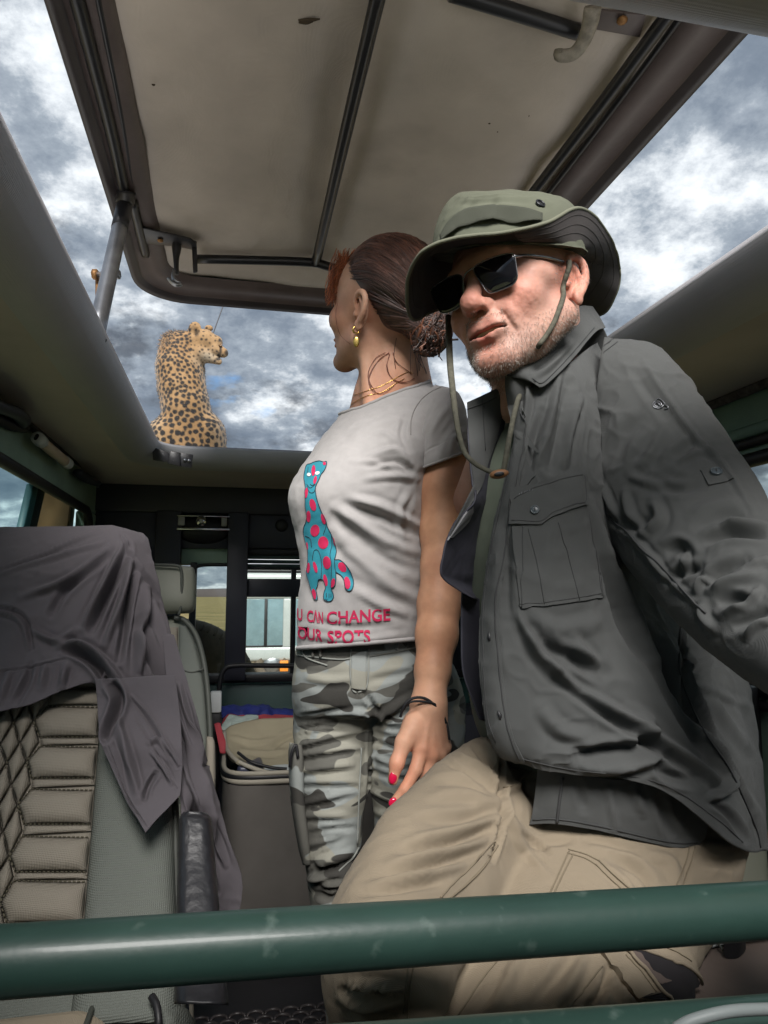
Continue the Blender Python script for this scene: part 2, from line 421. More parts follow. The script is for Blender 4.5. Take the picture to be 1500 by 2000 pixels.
def glass(name, tint, refl=.06):
    m = bpy.data.materials.new(name); m.use_nodes = True; t = m.node_tree; N = t.nodes; L = t.links
    N.remove(N['Principled BSDF']); o = N['Material Output']
    a = N.new('ShaderNodeBsdfTransparent'); a.inputs[0].default_value = (*tint, 1)
    g = N.new('ShaderNodeBsdfGlossy'); g.inputs['Roughness'].default_value = .03
    x = N.new('ShaderNodeMixShader'); x.inputs[0].default_value = refl; L.new(a.outputs[0], x.inputs[1]); L.new(g.outputs[0], x.inputs[2]); L.new(x.outputs[0], o.inputs[0])
    return m
# ================================================================== materials of the vehicle
m_vinyl = mat('grey_vinyl', (.42, .42, .44), .42, var=.06, bump=.15, bscale=90, weave=(260, .35))
m_ceil = mat('taupe_headlining', (.47, .425, .405), .7, var=.12, vscale=4, weave=(300, .25))
m_green = mat('green_paint', (.07, .12, .09), .32, var=.10, vscale=5, bump=.06, bscale=160, coat=.3)
m_greenw = mat('faded_green_paint', (.22, .36, .30), .55, var=.14, vscale=7, bump=.35, bscale=200)
m_greenl = mat('mid_green_paint', (.25, .36, .285), .6, var=.14, vscale=9, bump=.35, bscale=220)
m_rail = mat('rail_green_paint', (.026, .060, .049), .42, var=.16, vscale=9, bump=.12, bscale=120, coat=.15, stain=((.085, .13, .112), 46, .64))
m_navy = mat('navy_trim', (.030, .031, .043), .5, var=.15, bump=.1, bscale=200)
m_black = mat('black_rubber', (.012, .012, .014), .5, var=.2, bump=.15, bscale=150)
m_blackm = mat('black_painted_metal', (.02, .02, .024), .38, var=.3, vscale=30, bump=.12, bscale=120, stain=((.16, .16, .17), 60, .66))
m_rod = mat('dark_steel_rod', (.018, .019, .023), .34, metal=.3, var=.2, vscale=20)
m_steel = mat('dull_steel', (.30, .31, .33), .38, metal=.85, var=.25, vscale=14, bump=.08, bscale=90)
m_brass = mat('rusty_brass', (.25, .13, .05), .55, metal=.6, var=.3, vscale=80)
m_rim = mat('brown_fibreglass', (.085, .066, .064), .45, var=.22, vscale=7, bump=.2, bscale=60)
m_rimd = mat('dark_edge_trim', (.028, .023, .025), .45, var=.2, vscale=9)
m_liner = mat('beige_canvas_liner', (.47, .42, .375), .85, var=.16, vscale=3.2, bump=.35, bscale=9, weave=(330, .35), stain=((.36, .315, .275), 2.2, .60))
m_ivory = mat('ivory_plastic', (.62, .50, .38), .45, var=.06)
m_chrome = mat('chrome', (.6, .6, .6), .15, metal=1, var=.05)
m_white = mat('white_plastic', (.62, .64, .64), .45, var=.05)
m_beigep = mat('beige_panel', (.42, .32, .23), .8, var=.06)
m_teal = glass('teal_tinted_glass', (.84, .95, .94))
m_clear = glass('clear_glass', (.88, .92, .90))
m_orange = mat('orange_reflector', (.75, .25, .03), .4, var=.1)

LW, RWX, YR = -.53, 1.06, 2.95          # left wall, right wall, rear wall
YF = -1.35                               # windscreen end of the cab
car = thing('safari_vehicle', (.26, .8, 0), 'green safari vehicle seen from inside, grey vinyl ceiling with open roof hatch', 'safari vehicle')

m_roof = mat('roof_bounce_paint', (.62, .61, .58), .45, var=.08, vscale=3)  # roof colour is unseen; pale tone added to bounce sun onto the liner
# ---- roof: two hatch openings, each with a vinyl roll; the camera looks up through the rear one
ox0, ox1 = -.25, .70
def roof_section(oy0, oy1, ly0, ly1, g0, g1, ox0=-.25, ox1=.70):
    def ring3(d, z):
        p = rr(ox0-d, ox1+d, oy0-d, oy1+d, .09+max(d, 0), 8, 14); return np.column_stack([p, np.full(len(p), z)])
    sec = [(.004, 1.503), (.0005, 1.5)]
    for i in range(1, 15):
        a = R(-8+106*i/14); sec.append((.085-.085*math.cos(a), 1.502-.066*math.sin(a)))
    rings = [ring3(d, z) for d, z in sec]
    obj('hatch_roll', (np.concatenate(rings), grid_faces(len(rings), len(rings[0]), True)), m_vinyl, car)
    def outer(z, g=.05):
        p = rr(LW-g, RWX+g, ly0-g*g0, ly1+g*g1, .01, 8, 14); return np.column_stack([p, np.full(len(p), z)])
    r0 = ring3(.083, 1.4365); mid = r0*.5+outer(1.440)*.5; mid[:, 2] = 1.440
    lin = spl(np.stack([r0, .75*r0+.25*outer(1.437), mid, outer(1.435)]), 14)
    obj('headlining', (lin.reshape(-1, 3), grid_faces(14, len(r0), True)), m_ceil, car)
    a0 = ring3(.006, 1.503); a0b = ring3(.012, 1.500); a1 = outer(1.49, .09); a2 = outer(1.44, .10)
    st = np.stack([a0b, a0, a0*.9+a1*.1+np.array([0, 0, .004]), a1, a2])
    obj('roof_skin', (st.reshape(-1, 3), grid_faces(5, len(a0), True)), m_roof, car, auto=40)
roof_section(.48, 2.43, .35, YR, 0, 1)
roof_section(-.34, .22, YF, .35, 0, 0, -.25, .70)
m_bounce = mat('pale_bounce_vinyl', (.50, .475, .45), .6, var=.06)  # cab pieces out of view, added pale to bounce light into the cabin
obj('bounce_bench', join(box(-.46, 1.0, -.80, -.22, .34, .50, .04, 3), box(-.46, 1.0, -.24, -.10, .42, .90, .04, 3)), m_bounce, car, kind='stuff')
obj('bounce_dashboard', box(LW+.02, RWX-.02, -1.33, -1.02, .62, .84, .05, 3), m_bounce, car)
obj('bounce_mat', box(LW+.05, RWX-.05, -1.0, -.2, .001, .012), m_bounce, car)

# ---- side walls: frame strips that leave the window band open
def wall(x, z0, z1, y0, y1, m, name, t=.05, bev=.008, par=car):
    s = -1 if x < .2 else 1
    return obj(name, box(min(x, x+s*t), max(x, x+s*t), y0, y1, z0, z1, bev), m, par, auto=35)
wall(LW, 1.318, 1.46, YF, YR, m_greenl, 'window_header')
wall(LW, -.25, .86, YF, YR, m_green, 'side_wall')
for y0, y1 in ((2.80, YR), (.02, .16), (YF, -1.1)): wall(LW, .86, 1.318, y0, y1, m_greenl, 'door_pillar')
wall(RWX, 1.30, 1.46, YF, YR, m_greenw, 'window_header')
wall(RWX, -.25, .80, YF, YR, m_greenl, 'side_wall')
for y0, y1 in ((1.42, 1.66), (2.62, YR), (.0, .12), (YF, -1.1)): wall(RWX, .80, 1.30, y0, y1, m_greenw, 'door_pillar')
# ridge pressed into the right header and the trim strip along the lining
obj('pressed_ridge', tube([(RWX-.004, YF, 1.345), (RWX-.004, .5, 1.345), (RWX-.004, YR, 1.345)], .014, 8), m_greenw, car)
obj('edge_trim', tube([(RWX-.012, YF, 1.428), (RWX-.012, .6, 1.43), (RWX-.012, YR, 1.428)], .011, 8), mat('frayed_grey_trim', (.10, .09, .095), .8, var=.6, vscale=70, bump=.6, bscale=150), car)
# window seals: rounded rectangles in the wall plane
def seal(x, y0, y1, z0, z1, name, pane, r=.07, rad=.016):
    p = rr(y0, y1, z0, z1, r, 8, 6); P3 = np.column_stack([np.full(len(p), x), p]); P3 = np.concatenate([P3, P3[:1]])
    wd = obj(name, tube(P3, rad, 8), m_black, car)
    s = -1 if x < .2 else 1
    obj('pane', box(x+s*.018, x+s*.022, y0, y1, z0, z1), pane, wd, smooth=False)
    return wd
seal(LW, .17, 2.79, .87, 1.312, 'side_window', m_teal)
seal(LW, -1.09, .01, .87, 1.312, 'side_window', m_teal)
wr = seal(RWX, .13, 1.41, .81, 1.285, 'side_window', m_clear)
p = rr(.13-.05, 1.41+.03, .81-.03, 1.285+.035, .09, 8, 6); P3 = np.column_stack([np.full(len(p), RWX-.006), p]); P3 = np.concatenate([P3, P3[:1]])
obj('seal_lip', tube(P3, .011, 8), m_black, wr)
seal(RWX, 1.67, 2.61, .81, 1.285, 'side_window', m_clear)
seal(RWX, -1.09, -.01, .81, 1.285, 'side_window', m_clear)
m_transl = bpy.data.materials.new('translucent_beige'); m_transl.use_nodes = True
_n = m_transl.node_tree; _t = _n.nodes.new('ShaderNodeBsdfTranslucent'); _t.inputs[0].default_value = (.50, .38, .27, 1); _x = _n.nodes.new('ShaderNodeMixShader'); _x.inputs[0].default_value = .75
_n.nodes['Principled BSDF'].inputs['Base Color'].default_value = (.45, .34, .24, 1); _n.nodes['Principled BSDF'].inputs['Roughness'].default_value = .9
_n.links.new(_n.nodes['Principled BSDF'].outputs[0], _x.inputs[1]); _n.links.new(_t.outputs[0], _x.inputs[2]); _n.links.new(_x.outputs[0], _n.nodes['Material Output'].inputs[0])
# slanting slider post; pale sheet for an unidentified shape beyond, translucent to brighten it
obj('slider_post', prism([WX(76, 948, LW-.035), WX(90, 955, LW-.035), WX(66, 1060, LW-.035), WX(48, 1060, LW-.035)], (-.02, 0, 0), .003), m_black, car)
obj('slider_strip', prism([WX(66, 945, LW-.034), WX(77, 948, LW-.034), WX(52, 1060, LW-.034), WX(40, 1060, LW-.034)], (-.02, 0, 0), .003), mat('teal_painted_post', (.06, .14, .16), .4), car)
obj('pale_sheet', prism([WX(86, 955, LW-.06), WX(140, 985, LW-.06), WX(128, 1080, LW-.06), WX(58, 1080, LW-.06)], (-.001, 0, 0)), m_transl, car)
obj('pale_sheet_edge', prism([WX(138, 982, LW-.058), WX(147, 988, LW-.058), WX(137, 1080, LW-.058), WX(126, 1080, LW-.058)], (-.015, 0, 0)), mat('brown_edge', (.14, .09, .055), .7), car)
# windscreen end
obj('windscreen_frame', join(box(LW, RWX, YF-.05, YF, 1.36, 1.46, .01), box(LW, RWX, YF-.05, YF, -.25, .80, .01), box(LW-.05, LW+.06, YF-.05, YF, .8, 1.36, .01), box(RWX-.06, RWX+.05, YF-.05, YF, .8, 1.36, .01)), m_green, car, auto=35, kind='stuff')
obj('windscreen', box(LW+.06, RWX-.06, YF-.03, YF-.025, .80, 1.36), m_clear, car, smooth=False)

# ---- floor with studded rubber mat
obj('floor', box(LW-.05, RWX+.05, YF, YR+.05, -.08, 0.0), m_navy, car, smooth=False)
mt_ = []
pitch = .042
obj('floor_mat', box(-.08, .62, 1.05, 2.35, .0005, .008, .003), m_black, car, auto=35)
for iy in range(15):
    for ix in range(11):
        x = -.05+ix*pitch+(pitch/2 if iy % 2 else 0); y = 1.48+iy*pitch*.62
        a = np.linspace(-.1, np.pi+.1, 7)
        P = np.column_stack([x+.019*np.cos(a), y+.017*np.sin(a), np.full(7, .010)])
        mt_.append(tube(P, [.002]+[.0042]*5+[.002], 5))
obj('mat_tread', join(*mt_), mat('worn_rubber', (.035, .03, .03), .45, var=.35, vscale=40), car, kind='stuff')

# ---- rear wall and door, seen past the seats
def rb(x0, y0, x1, y1, d0, d1, m, name, bev=.006, par=car):
    a = W(x0, y0, YR+d0); b = W(x1, y1, YR+d0); a[2] = W(460, y0, YR+d0)[2]; b[2] = W(460, y1, YR+d0)[2]
    return obj(name, box(a[0], b[0], YR+d0, YR+d1, b[2], a[2], bev), m, par, auto=35)
rb(150, 938, 958, 1004, -.05, .05, m_navy, 'rear_header', .01)
rb(150, 900, 958, 939.5, .012, .05, m_navy, 'rear_header')
rb(170, 950, 308, 1500, -.03, .05, m_navy, 'corner_trim', .02)
rb(305, 1000, 344, 1335, -.055, .04, m_navy, 'rear_post')
rb(446, 1000, 479, 1330, -.06, .04, m_navy, 'rear_post')
rb(342, 1002, 450, 1072, -.02, .04, m_navy, 'speaker_board', .004)
rb(342, 1072, 450, 1104, .005, .05, m_greenl, 'window_surround', .004)
rb(477, 1002, 640, 1070, -.03, .04, m_navy, 'latch_board', .004)
rb(477, 1068, 640, 1084, -.01, .04, m_black, 'upper_rail', .004)
for i, y in enumerate((1084, 1092.5, 1101)): rb(477, y, 640, y+7, .0, .03, mat('dark_green_slat', (.03, .06, .055), .5) if i == 0 else bpy.data.materials['dark_green_slat'], 'vent_slat', .003)
rb(477, 1130, 640, 1166, -.03, .03, m_navy, 'cross_bar', .004)
rb(477, 1107, 640, 1112, .0, .03, m_black, 'pane_bead', .002)
rb(340, 1300+18, 950, 1334, -.035, .05, m_black, 'window_ledge', .004)
rb(335, 1332, 950, 1760, -.012, .05, mat('dark_green_door', (.022, .06, .055), .35, var=.2), 'rear_door_panel', .004)
rb(420, 1331, 950, 1337, -.022, .0, m_greenw, 'door_highlight', .003)  # paler green strip paints the highlight along the door's top edge
rb(640, 1000, 950, 1330, -.02, .05, m_navy, 'rear_trim_panel', .004)
rwin = rb(372, 1099, 378, 1320, -.02, .02, m_black, 'rear_window', .002)
obj('pane', box(*[W(374, 1300, YR)[0], W(447, 1300, YR)[0]], YR+.02, YR+.025, W(374, 1320, YR)[2], W(374, 1104, YR)[2]), m_clear, rwin, smooth=False)
obj('corner_fillet', prism([W(376, 1103, YR), W(396, 1103, YR), W(384, 1107, YR), W(378, 1115, YR), W(376, 1122, YR)], (0, .02, 0)), m_black, rwin)
obj('top_bead', tube([W(376, 1128, YR-.008), W(380, 1112, YR-.008), W(395, 1104, YR-.008), W(448, 1103, YR-.008)], .007, 8, 20), m_black, rwin)
rw2 = rb(570, 1110, 576, 1320, -.02, .02, m_black, 'rear_window', .002)
obj('pane', box(W(479, 1300, YR)[0], W(640, 1300, YR)[0], YR+.02, YR+.025, W(374, 1320, YR)[2], W(374, 1108, YR)[2]), m_clear, rw2, smooth=False)
# grab loop on the rear door
obj('door_grab_loop', tube([W(428, 1400, 2.78), W(427, 1360, 2.78), W(431, 1325, 2.78), W(440, 1306, 2.78), W(460, 1300, 2.78), W(520, 1300, 2.78), W(640, 1301, 2.78)], .0095, 10, 40), m_black, car)
# oval speaker
cS = W(397, 1030, YR-.022)
spk = obj('speaker', uvs(cS+np.array([0, 0, -.012]), (.108, .028, .055), 14, 24), m_black, car)
a = W(346, 1006, YR-.05); b = W(449, 1031, YR-.05)
obj('speaker_bezel', box(a[0], b[0], YR-.062, YR-.030, W(0, 1029, YR-.05)[2], W(0, 1027, YR-.05)[2]+.006, .002), m_chrome, spk)
obj('speaker_bezel', box(a[0], b[0], YR-.060, YR-.030, a[2]-.006, a[2], .002), m_chrome, spk)
obj('bezel_end', box(a[0]+.004, a[0]+.03, YR-.058, YR-.030, b[2]+.006, a[2]-.006, .003), mat('matt_silver', (.36, .36, .36), .5, metal=.3), spk)
obj('bezel_end', box(b[0]-.034, b[0]-.012, YR-.058, YR-.030, b[2]+.006, a[2]-.006, .003), bpy.data.materials['matt_silver'], spk)
obj('tweeter', uvs(W(393, 1018, YR-.058), (.022, .012, .022)), m_chrome, spk)
obj('tweeter_dome', uvs(W(393, 1018, YR-.070), (.009, .006, .009)), m_white, spk)
obj('latch_knob', uvs(W(550, 1026, YR-.034), (.026, .012, .026)), m_black, car)

# ---- spare wheel hung on the outside of the rear door
tw = np.array([W(372, 1362, YR+.30)[0]-.05, YR+.30, W(372, 1362, YR+.30)[2]])
sp_ = obj('spare_wheel', uvs(tw+np.array([0, .04, 0]), (.17, .05, .17)), m_steel, car)
a = np.linspace(0, 2*np.pi, 57); 
m_tyre = mat('dusty_tyre', (.13, .105, .08), .85, var=.25, vscale=30, bump=.3, bscale=80)
obj('tyre', tube(np.column_stack([tw[0]+.245*np.cos(a), np.full(57, tw[1]), tw[2]+.245*np.sin(a)]), .095, 14), m_tyre, sp_)
lg = []
for i in range(64):
    t = 2*np.pi*i/64; e = np.array([np.cos(t), 0, np.sin(t)])
    for sd_ in (-1, 1):
        P = [tw+e*.334+np.array([0, sd_*.012, 0]), tw+e*.332+np.array([0, sd_*.05, 0]), tw+e*.305+np.array([0, sd_*.088, 0])]
        lg.append(tube(P, .006, 5))
obj('tread_lug', join(*lg), m_tyre, sp_, kind='stuff')

# ---- grab rails across the cabin in front of the seats
def rail(pts, r):
    P = [W(*p) for p in pts]; d0, d1 = P[0]-P[1], P[-1]-P[-2]
    P = [P[0]+d0*((LW-P[0][0])/d0[0])]+P+[P[-1]+d1*((RWX-P[-1][0])/d1[0])]
    obj('grab_rail', tube(P, r, 32, 70), m_rail, car)
rail([(-90, 1884, .54), (300, 1857, .542), (750, 1826, .545), (1150, 1800, .55), (1600, 1770, .555)], .0218)
rail([(-90, 2128, .53), (750, 2065, .535), (1150, 2033, .54), (1600, 1995, .545)], .0215)

# ---- fittings along the left roof joint
J = lambda px, py, o=0: WX(px, py, LW+.012+o)
obj('cable_cover', tube([J(-60, 750), J(0, 790), J(60, 832), J(130, 885), J(200, 938), J(235, 962)], .011, 8, 30), m_black, car)
hd = obj('grab_handle', tube([J(-40, 775, .03), J(0, 795, .035), J(30, 806, .035), J(46, 822, .025), J(36, 834, .0)], [.018, .018, .019, .017, .012], 12, 24, flat=.7), m_navy, car)
obj('handle_base', tube([J(-30, 800), J(20, 830), J(48, 836)], .013, 10, 14), m_black, hd)
hc = obj('handle_clip', tube([J(152, 922, .014), J(170, 935, .02), J(190, 944, .012)], [.016, .021, .015], 10, 14, flat=.7), m_navy, car)
obj('clip_screw', uvs(J(191, 951, .01), (.005,)*3, 8, 8), m_steel, hc)
lt = obj('strip_lamp', tube([J(80, 862, .022), J(128, 902, .022)], .0145, 14, 6), m_ivory, car)
for q in ((73, 855, 82, 863), (126, 900, 133, 906)): obj('lamp_cap', tube([J(q[0], q[1], .022), J(q[2], q[3], .022)], .0165, 14, 3), m_white, lt)
obj('lamp_clip', tube([J(70, 853, .02), J(72, 854, .022)], .009, 10, 3), m_black, lt)

# ---- roof latch plates at the rear left corner of the opening
def pp(poly, Y, dep, m, name, par, bev=.002):
    P = np.array([W(*q, Y) for q in poly]); return obj(name, prism(P, nrm(P.mean(0)-CAM)*dep, bev), m, par, auto=35)
lp = pp([(297, 872), (330, 884), (330, 903), (299, 899)], 2.355, .012, m_blackm, 'roof_latch', car)
pp([(333, 881), (352, 884), (352, 911), (327, 905)], 2.352, .02, m_blackm, 'latch_block', lp)
pp([(352, 884), (378, 888), (374, 914), (352, 911)], 2.357, .012, m_blackm, 'latch_tongue', lp)
for q in ((361, 899), (369, 900)): obj('rivet', uvs(W(*q, 2.355), (.006,)*3, 8, 8), m_steel, lp)
# aerial outside behind the hatch
obj('aerial', tube([W(389, 730, 3.05), W(415, 655, 3.02), W(444, 575, 3.0)], .0026, 6, 10), mat('dark_wire', (.08, .08, .09), .4), car)
obj('aerial_stem', tube([np.array([W(389, 730, 3.05)[0]-.06, 3.1, 1.3]), W(389, 730, 3.05)], .003, 6, 4), bpy.data.materials['dark_wire'], car)
# rear bodywork and shell below
obj('rear_body', box(LW-.05, RWX+.05, YR+.055, YR+.075, -.3, .64, .01), m_green, car, auto=35)

# ================================================================== raised hatch panel
PZ = 1.955
hat = thing('pop_up_roof', (.245, 1.6, 1.94), 'raised roof hatch with beige canvas underside and black steel bars overhead', 'roof hatch')
def hr(d, z, r=.15):
    p = rr(-.307+d, .797-d, .66+d, 2.20-d, max(r-d*.6, .02), 10, 16); return np.column_stack([p, np.full(len(p), z)])
prof = [(.10, PZ-.004), (.088, PZ-.022), (.06, PZ-.026), (.03, PZ-.030), (.026, PZ-.036), (.016, PZ-.046), (.004, PZ-.052), (0, PZ-.045), (-.002, PZ-.02), (.006, PZ+.03), (.05, PZ+.07), (.2, PZ+.09)]
st = np.stack([hr(d, z) for d, z in prof])
Vh = st.reshape(-1, 3); Fh = grid_faces(len(prof), st.shape[1], True); n = st.shape[1]
obj('hatch_rim', (Vh[:5*n], Fh[:4*n]), m_rim, hat)
obj('edge_strip', (Vh[4*n:8*n], grid_faces(4, n, True)), m_rimd, hat)
top = hr(.2, PZ+.09); Vt = np.concatenate([Vh[7*n:], top.mean(0)[None]+np.array([[0, 0, .012]])])
Ft = grid_faces(5, n, True).tolist()+[[4*n+j, 4*n+(j+1) % n, 5*n] for j in range(n)]
obj('hatch_top', (Vt, Ft), m_greenw, hat)
gx, gy = np.meshgrid(np.linspace(-.215, .705, 60), np.linspace(.75, 2.11, 90), indexing='ij')
G = np.stack([gx, gy, np.full(gx.shape, PZ)], -1)
q = G.reshape(-1, 3)
sag = .0065*fbm(q*np.array([5, 3.5, 1]), 3, 3)+.003*fbm(q*np.array([11, 9, 1]), 9, 2)
bulge = -.012*np.clip(1-((q[:, 0]-.0)/.23)**2, 0, 1)-.012*np.clip(1-((q[:, 0]-.47)/.22)**2, 0, 1)
q[:, 2] += sag+bulge*np.clip((2.105-q[:, 1])/.25, 0, 1)
obj('canvas_liner', (q, grid_faces(60, 90)), m_liner, hat)
mk_ = []
for (px, py, s) in ((605, 38, .018), (598, 43, .012), (1032, 224, .011), (972, 256, .003), (956, 240, .003), (300, 165, .003)):
    p0 = WZ(px, py, PZ-.012); mk_.append(tube([p0+np.array([-s, s*.3, 0]), p0+np.array([0, 0, -.001]), p0+np.array([s*.9, -s*.25, 0])], [.002, .0045 if s > .01 else .003, .0015], 6, 8, flat=.5))
obj('scuff_mark', join(*mk_), mat('dark_scuff', (.05, .035, .02), .9), hat, kind='stuff')
zb = PZ-.030
def hb(pts, r, name='roof_bar', m=m_rod, z=zb): return obj(name, tube([WZ(x, y, z) for x, y in pts], r, 14, 16), m, hat)
hb([(140, -40), (215, 250), (247, 395)], .0125)
hb([(186, -30), (238, 230), (262, 380)], .006, z=zb+.01)
hb([(745, -40), (675, 255), (616, 512)], .0115)
hb([(758, -40), (686, 255), (624, 512)], .004, z=zb+.012)
hb([(258, 392), (270, 440), (284, 497)], .012, 'stay_bar')
hb([(385, 506), (480, 508), (600, 512), (640, 520), (720, 545)], .0125)
hb([(1330, -5), (1170, 210), (1020, 405)], .0125)
hb([(1350, 5), (1195, 215), (1045, 410)], .006, z=zb+.012)
hb([(880, -14), (1000, 22), (1140, 66)], .0125)
# rear latch plate, hook and tab
def zpoly(P, z, dep, m, name, par, bev=.0015): return obj(name, prism([WZ(x, y, z) for x, y in P], (0, 0, dep), bev), m, par, auto=35)
pl_ = zpoly([(278, 446), (372, 468), (384, 478), (384, 490), (350, 483), (284, 476)], zb-.004, .006, m_blackm, 'latch_plate', hat)
Yh = WZ(345, 478, zb)[1]
obj('latch_stem', tube([W(346, 468, Yh), W(345, 486, Yh-.005), W(344, 505, Yh-.01), W(345, 535, Yh-.015)], [.018, .017, .011, .008], 12, 14, flat=.7), m_blackm, pl_)
obj('latch_hook', tube([W(340, 528, Yh-.02), W(338, 540, Yh-.022), W(343, 549, Yh-.024), W(352, 553, Yh-.026)], [.006, .007, .009, .006], 10, 14, flat=.7), m_steel, pl_)
obj('latch_hook', tube([W(328, 543, Yh-.03), W(335, 551, Yh-.03), W(345, 557, Yh-.03), W(356, 556, Yh-.03)], [.005, .007, .007, .004], 10, 14, flat=.7), m_steel, pl_)
obj('latch_tab', prism([W(374, 468, Yh), W(384, 470, Yh), W(386, 530, Yh-.01), W(377, 532, Yh-.01)], (0, .008, 0), .002), m_blackm, pl_)
obj('plate_bolt', uvs(WZ(313, 470, zb-.008), (.008, .008, .004), 8, 10), m_brass, pl_)
# front hook beside the right bar
z2 = zb-.01
pr_ = zpoly([(1150, 20), (1262, 30), (1250, 74), (1160, 58)], zb+.012, .006, m_rim, 'front_plate', hat)
obj('front_hook', tube([WZ(1158, 14, z2), WZ(1152, 48, z2-.01), WZ(1138, 84, z2-.02), WZ(1118, 106, z2-.03), WZ(1092, 108, z2-.03), WZ(1092, 96, z2-.022)], [.014, .013, .012, .011, .010, .008], 10, 24, flat=.6), mat('worn_grey_bracket', (.22, .20, .17), .6, var=.4, vscale=60), pr_)
obj('plate_bolt', uvs(WZ(1215, 40, zb+.006), (.009, .009, .005), 8, 10), m_brass, pr_)
# left stay that props the hatch up
sa, sb = WZ(247, 385, zb), np.array([WZ(247, 385, zb)[0]-.02, 1.38, 1.50])
sb = W(186, 660, 1.40)
dirv = nrm(sb-sa); sb2 = sb+dirv*.004
stt = obj('hatch_strut', tube([sa, sb2], .0165, 16, 8), m_steel, hat)
obj('strut_clevis', tube([WZ(247, 372, zb), sa+dirv*.03], .021, 12, 4), m_blackm, stt)
obj('strut_sleeve', tube([sa+dirv*.02, sa+dirv*.13], .0178, 16, 4), m_blackm, stt)
pm = W(209, 536, (sa[1]+sb[1])/2-.0)
obj('strut_bolt', tube([pm+RIGHT*-.026, pm+RIGHT*.026], .006, 8, 3), m_steel, stt)
obj('strut_nut', tube([pm+RIGHT*-.030, pm+RIGHT*-.020], .011, 6, 3), m_brass, stt)
obj('strut_nut', tube([pm+RIGHT*.020, pm+RIGHT*.027], .010, 6, 3), m_steel, stt)
obj('strut_link', tube([W(207, 560, 1.55), W(202, 620, 1.46), W(203, 665, 1.40)], .005, 8, 6), m_rod, stt)
obj('strut_link', tube([W(190, 535, 1.56), W(191, 600, 1.5)], .0045, 8, 6), m_brass, stt)
# the other stay, on the right behind the hat
obj('hatch_strut', tube([(.74, 1.70, zb), (.735, 1.42, 1.50)], .0165, 16, 6), m_steel, hat)
# ================================================================== outside: ground, far hill, road, parked van
GZ = -.75
gm = mat('savanna_grass', (.155, .132, .052), .95, var=.30, vscale=.30, col2=(.19, .155, .075), bump=.6, bscale=3)
gm.node_tree.nodes['Principled BSDF'].inputs['Specular IOR Level'].default_value = .1
n = 64; a = np.linspace(0, 2*np.pi, n, endpoint=False); rs = [0.01, 4, 10, 20, 40, 80, 160, 400, 900, 1800, 4200]
V = np.concatenate([np.column_stack([r*np.cos(a), r*np.sin(a), np.full(n, GZ)]) for r in rs])
obj('ground', (V, grid_faces(len(rs), n, True)[:, ::-1]), gm, kind='structure')
# low hill far off
xs = np.linspace(-1, 1, 140); hv = []
for i, x in enumerate(xs):
    h = 34*(.75+.35*math.sin(3.1*x+1)+.12*math.sin(11*x)); hv.append([(x*2600, 2900-x*x*400, GZ-2), (x*2600, 2900-x*x*400, h*.8), (x*2600, 3050-x*x*400, h), (x*2600, 3400, GZ-2)])
obj('hill', (np.array(hv).reshape(-1, 3), grid_faces(140, 4)), mat('dark_brown_hill', (.065, .055, .055), 1, var=.1, vscale=.01), kind='structure')  # hill in its own dark brown
# bare earth track running past the van
tp = [(-30, 8), (-6, 15), (6, 17.5), (30, 20)]
tv = spl(np.array(tp, float), 30); tn = nrm(np.gradient(tv, axis=0)); no = np.column_stack([-tn[:, 1], tn[:, 0]])
G = np.stack([np.column_stack([tv+no*o, np.full(30, GZ+.006)]) for o in (-3.2, -1, 1, 3.2)], 1)
obj('dirt_track', (G.reshape(-1, 3), grid_faces(30, 4)), mat('pale_earth', (.24, .175, .11), .95, var=.2, vscale=2, bump=.5, bscale=8), kind='structure')

vy = 15.0
van = thing('parked_van', (W(700, 1200, vy)[0], vy, GZ), 'white safari van parked behind, seen through the rear door window', 'van')
m_vw = mat('white_van_paint', (.40, .425, .42), .3, var=.04, coat=.3)
x0 = W(462, 1200, vy)[0]; x1 = x0+4.6
zt = W(470, 1118, vy)[2]; zg = GZ
def vb(a, b, y0, y1, z0, z1, m, nm, bev=.02, par=van): return obj(nm, box(a, b, y0, y1, z0, z1, bev, 3), m, par, auto=40)
zs = W(500, 1262, vy)[2]; zw1 = W(500, 1172, vy)[2]
vb(x0, x1, vy, vy+1.75, zg+.42, zs, m_vw, 'lower_body', .08)
vb(x0+.02, x1-.5, vy+.03, vy+1.7, zw1, zt, m_vw, 'upper_body', .09)
xw = W(553, 1200, vy)[0]
vb(xw, xw+.26, vy+.01, vy+1.7, zs-.03, zw1+.03, m_vw, 'body_pillar', .03)
vb(x0+.02, x0+.14, vy+.01, vy+1.7, zs-.03, zw1+.03, m_vw, 'body_pillar', .03)
vb(x1-1.2, x1-1.0, vy+.01, vy+1.7, zs-.03, zw1+.03, m_vw, 'body_pillar', .03)
m_vg = mat('blue_grey_glass', (.17, .25, .28), .12, var=.2, vscale=2, spec=.8)
wv = vb(x0+.14, xw, vy+.05, vy+.09, zs-.02, zw1+.02, m_vg, 'van_window', .005)
xp = W(519, 1200, vy)[0]; obj('window_divider', box(xp-.025, xp+.035, vy+.01, vy+.06, zs-.02, zw1+.02, .005), m_black, wv)
wv2 = vb(xw+.26, x1-1.2, vy+.05, vy+.09, zs-.02, zw1+.02, m_vg, 'van_window', .005)
vb(x0+.14, xw, vy+.02, vy+.05, zs-.03, zs+.01, m_black, 'window_sill', .005)
rk = vb(x0+.1, x1-.7, vy+.1, vy+1.6, zt+.02, zt+.06, m_blackm, 'roof_rack', .01)
obj('rack_cover', prism([(x0+.25, vy+.1, zt+.06), (x0+2.4, vy+.1, zt+.06), (x0+2.2, vy+.1, zt+.24), (x0+.75, vy+.1, zt+.20)], (0, 1.3, 0), .02), mat('grey_tarp', (.12, .13, .15), .8), rk)
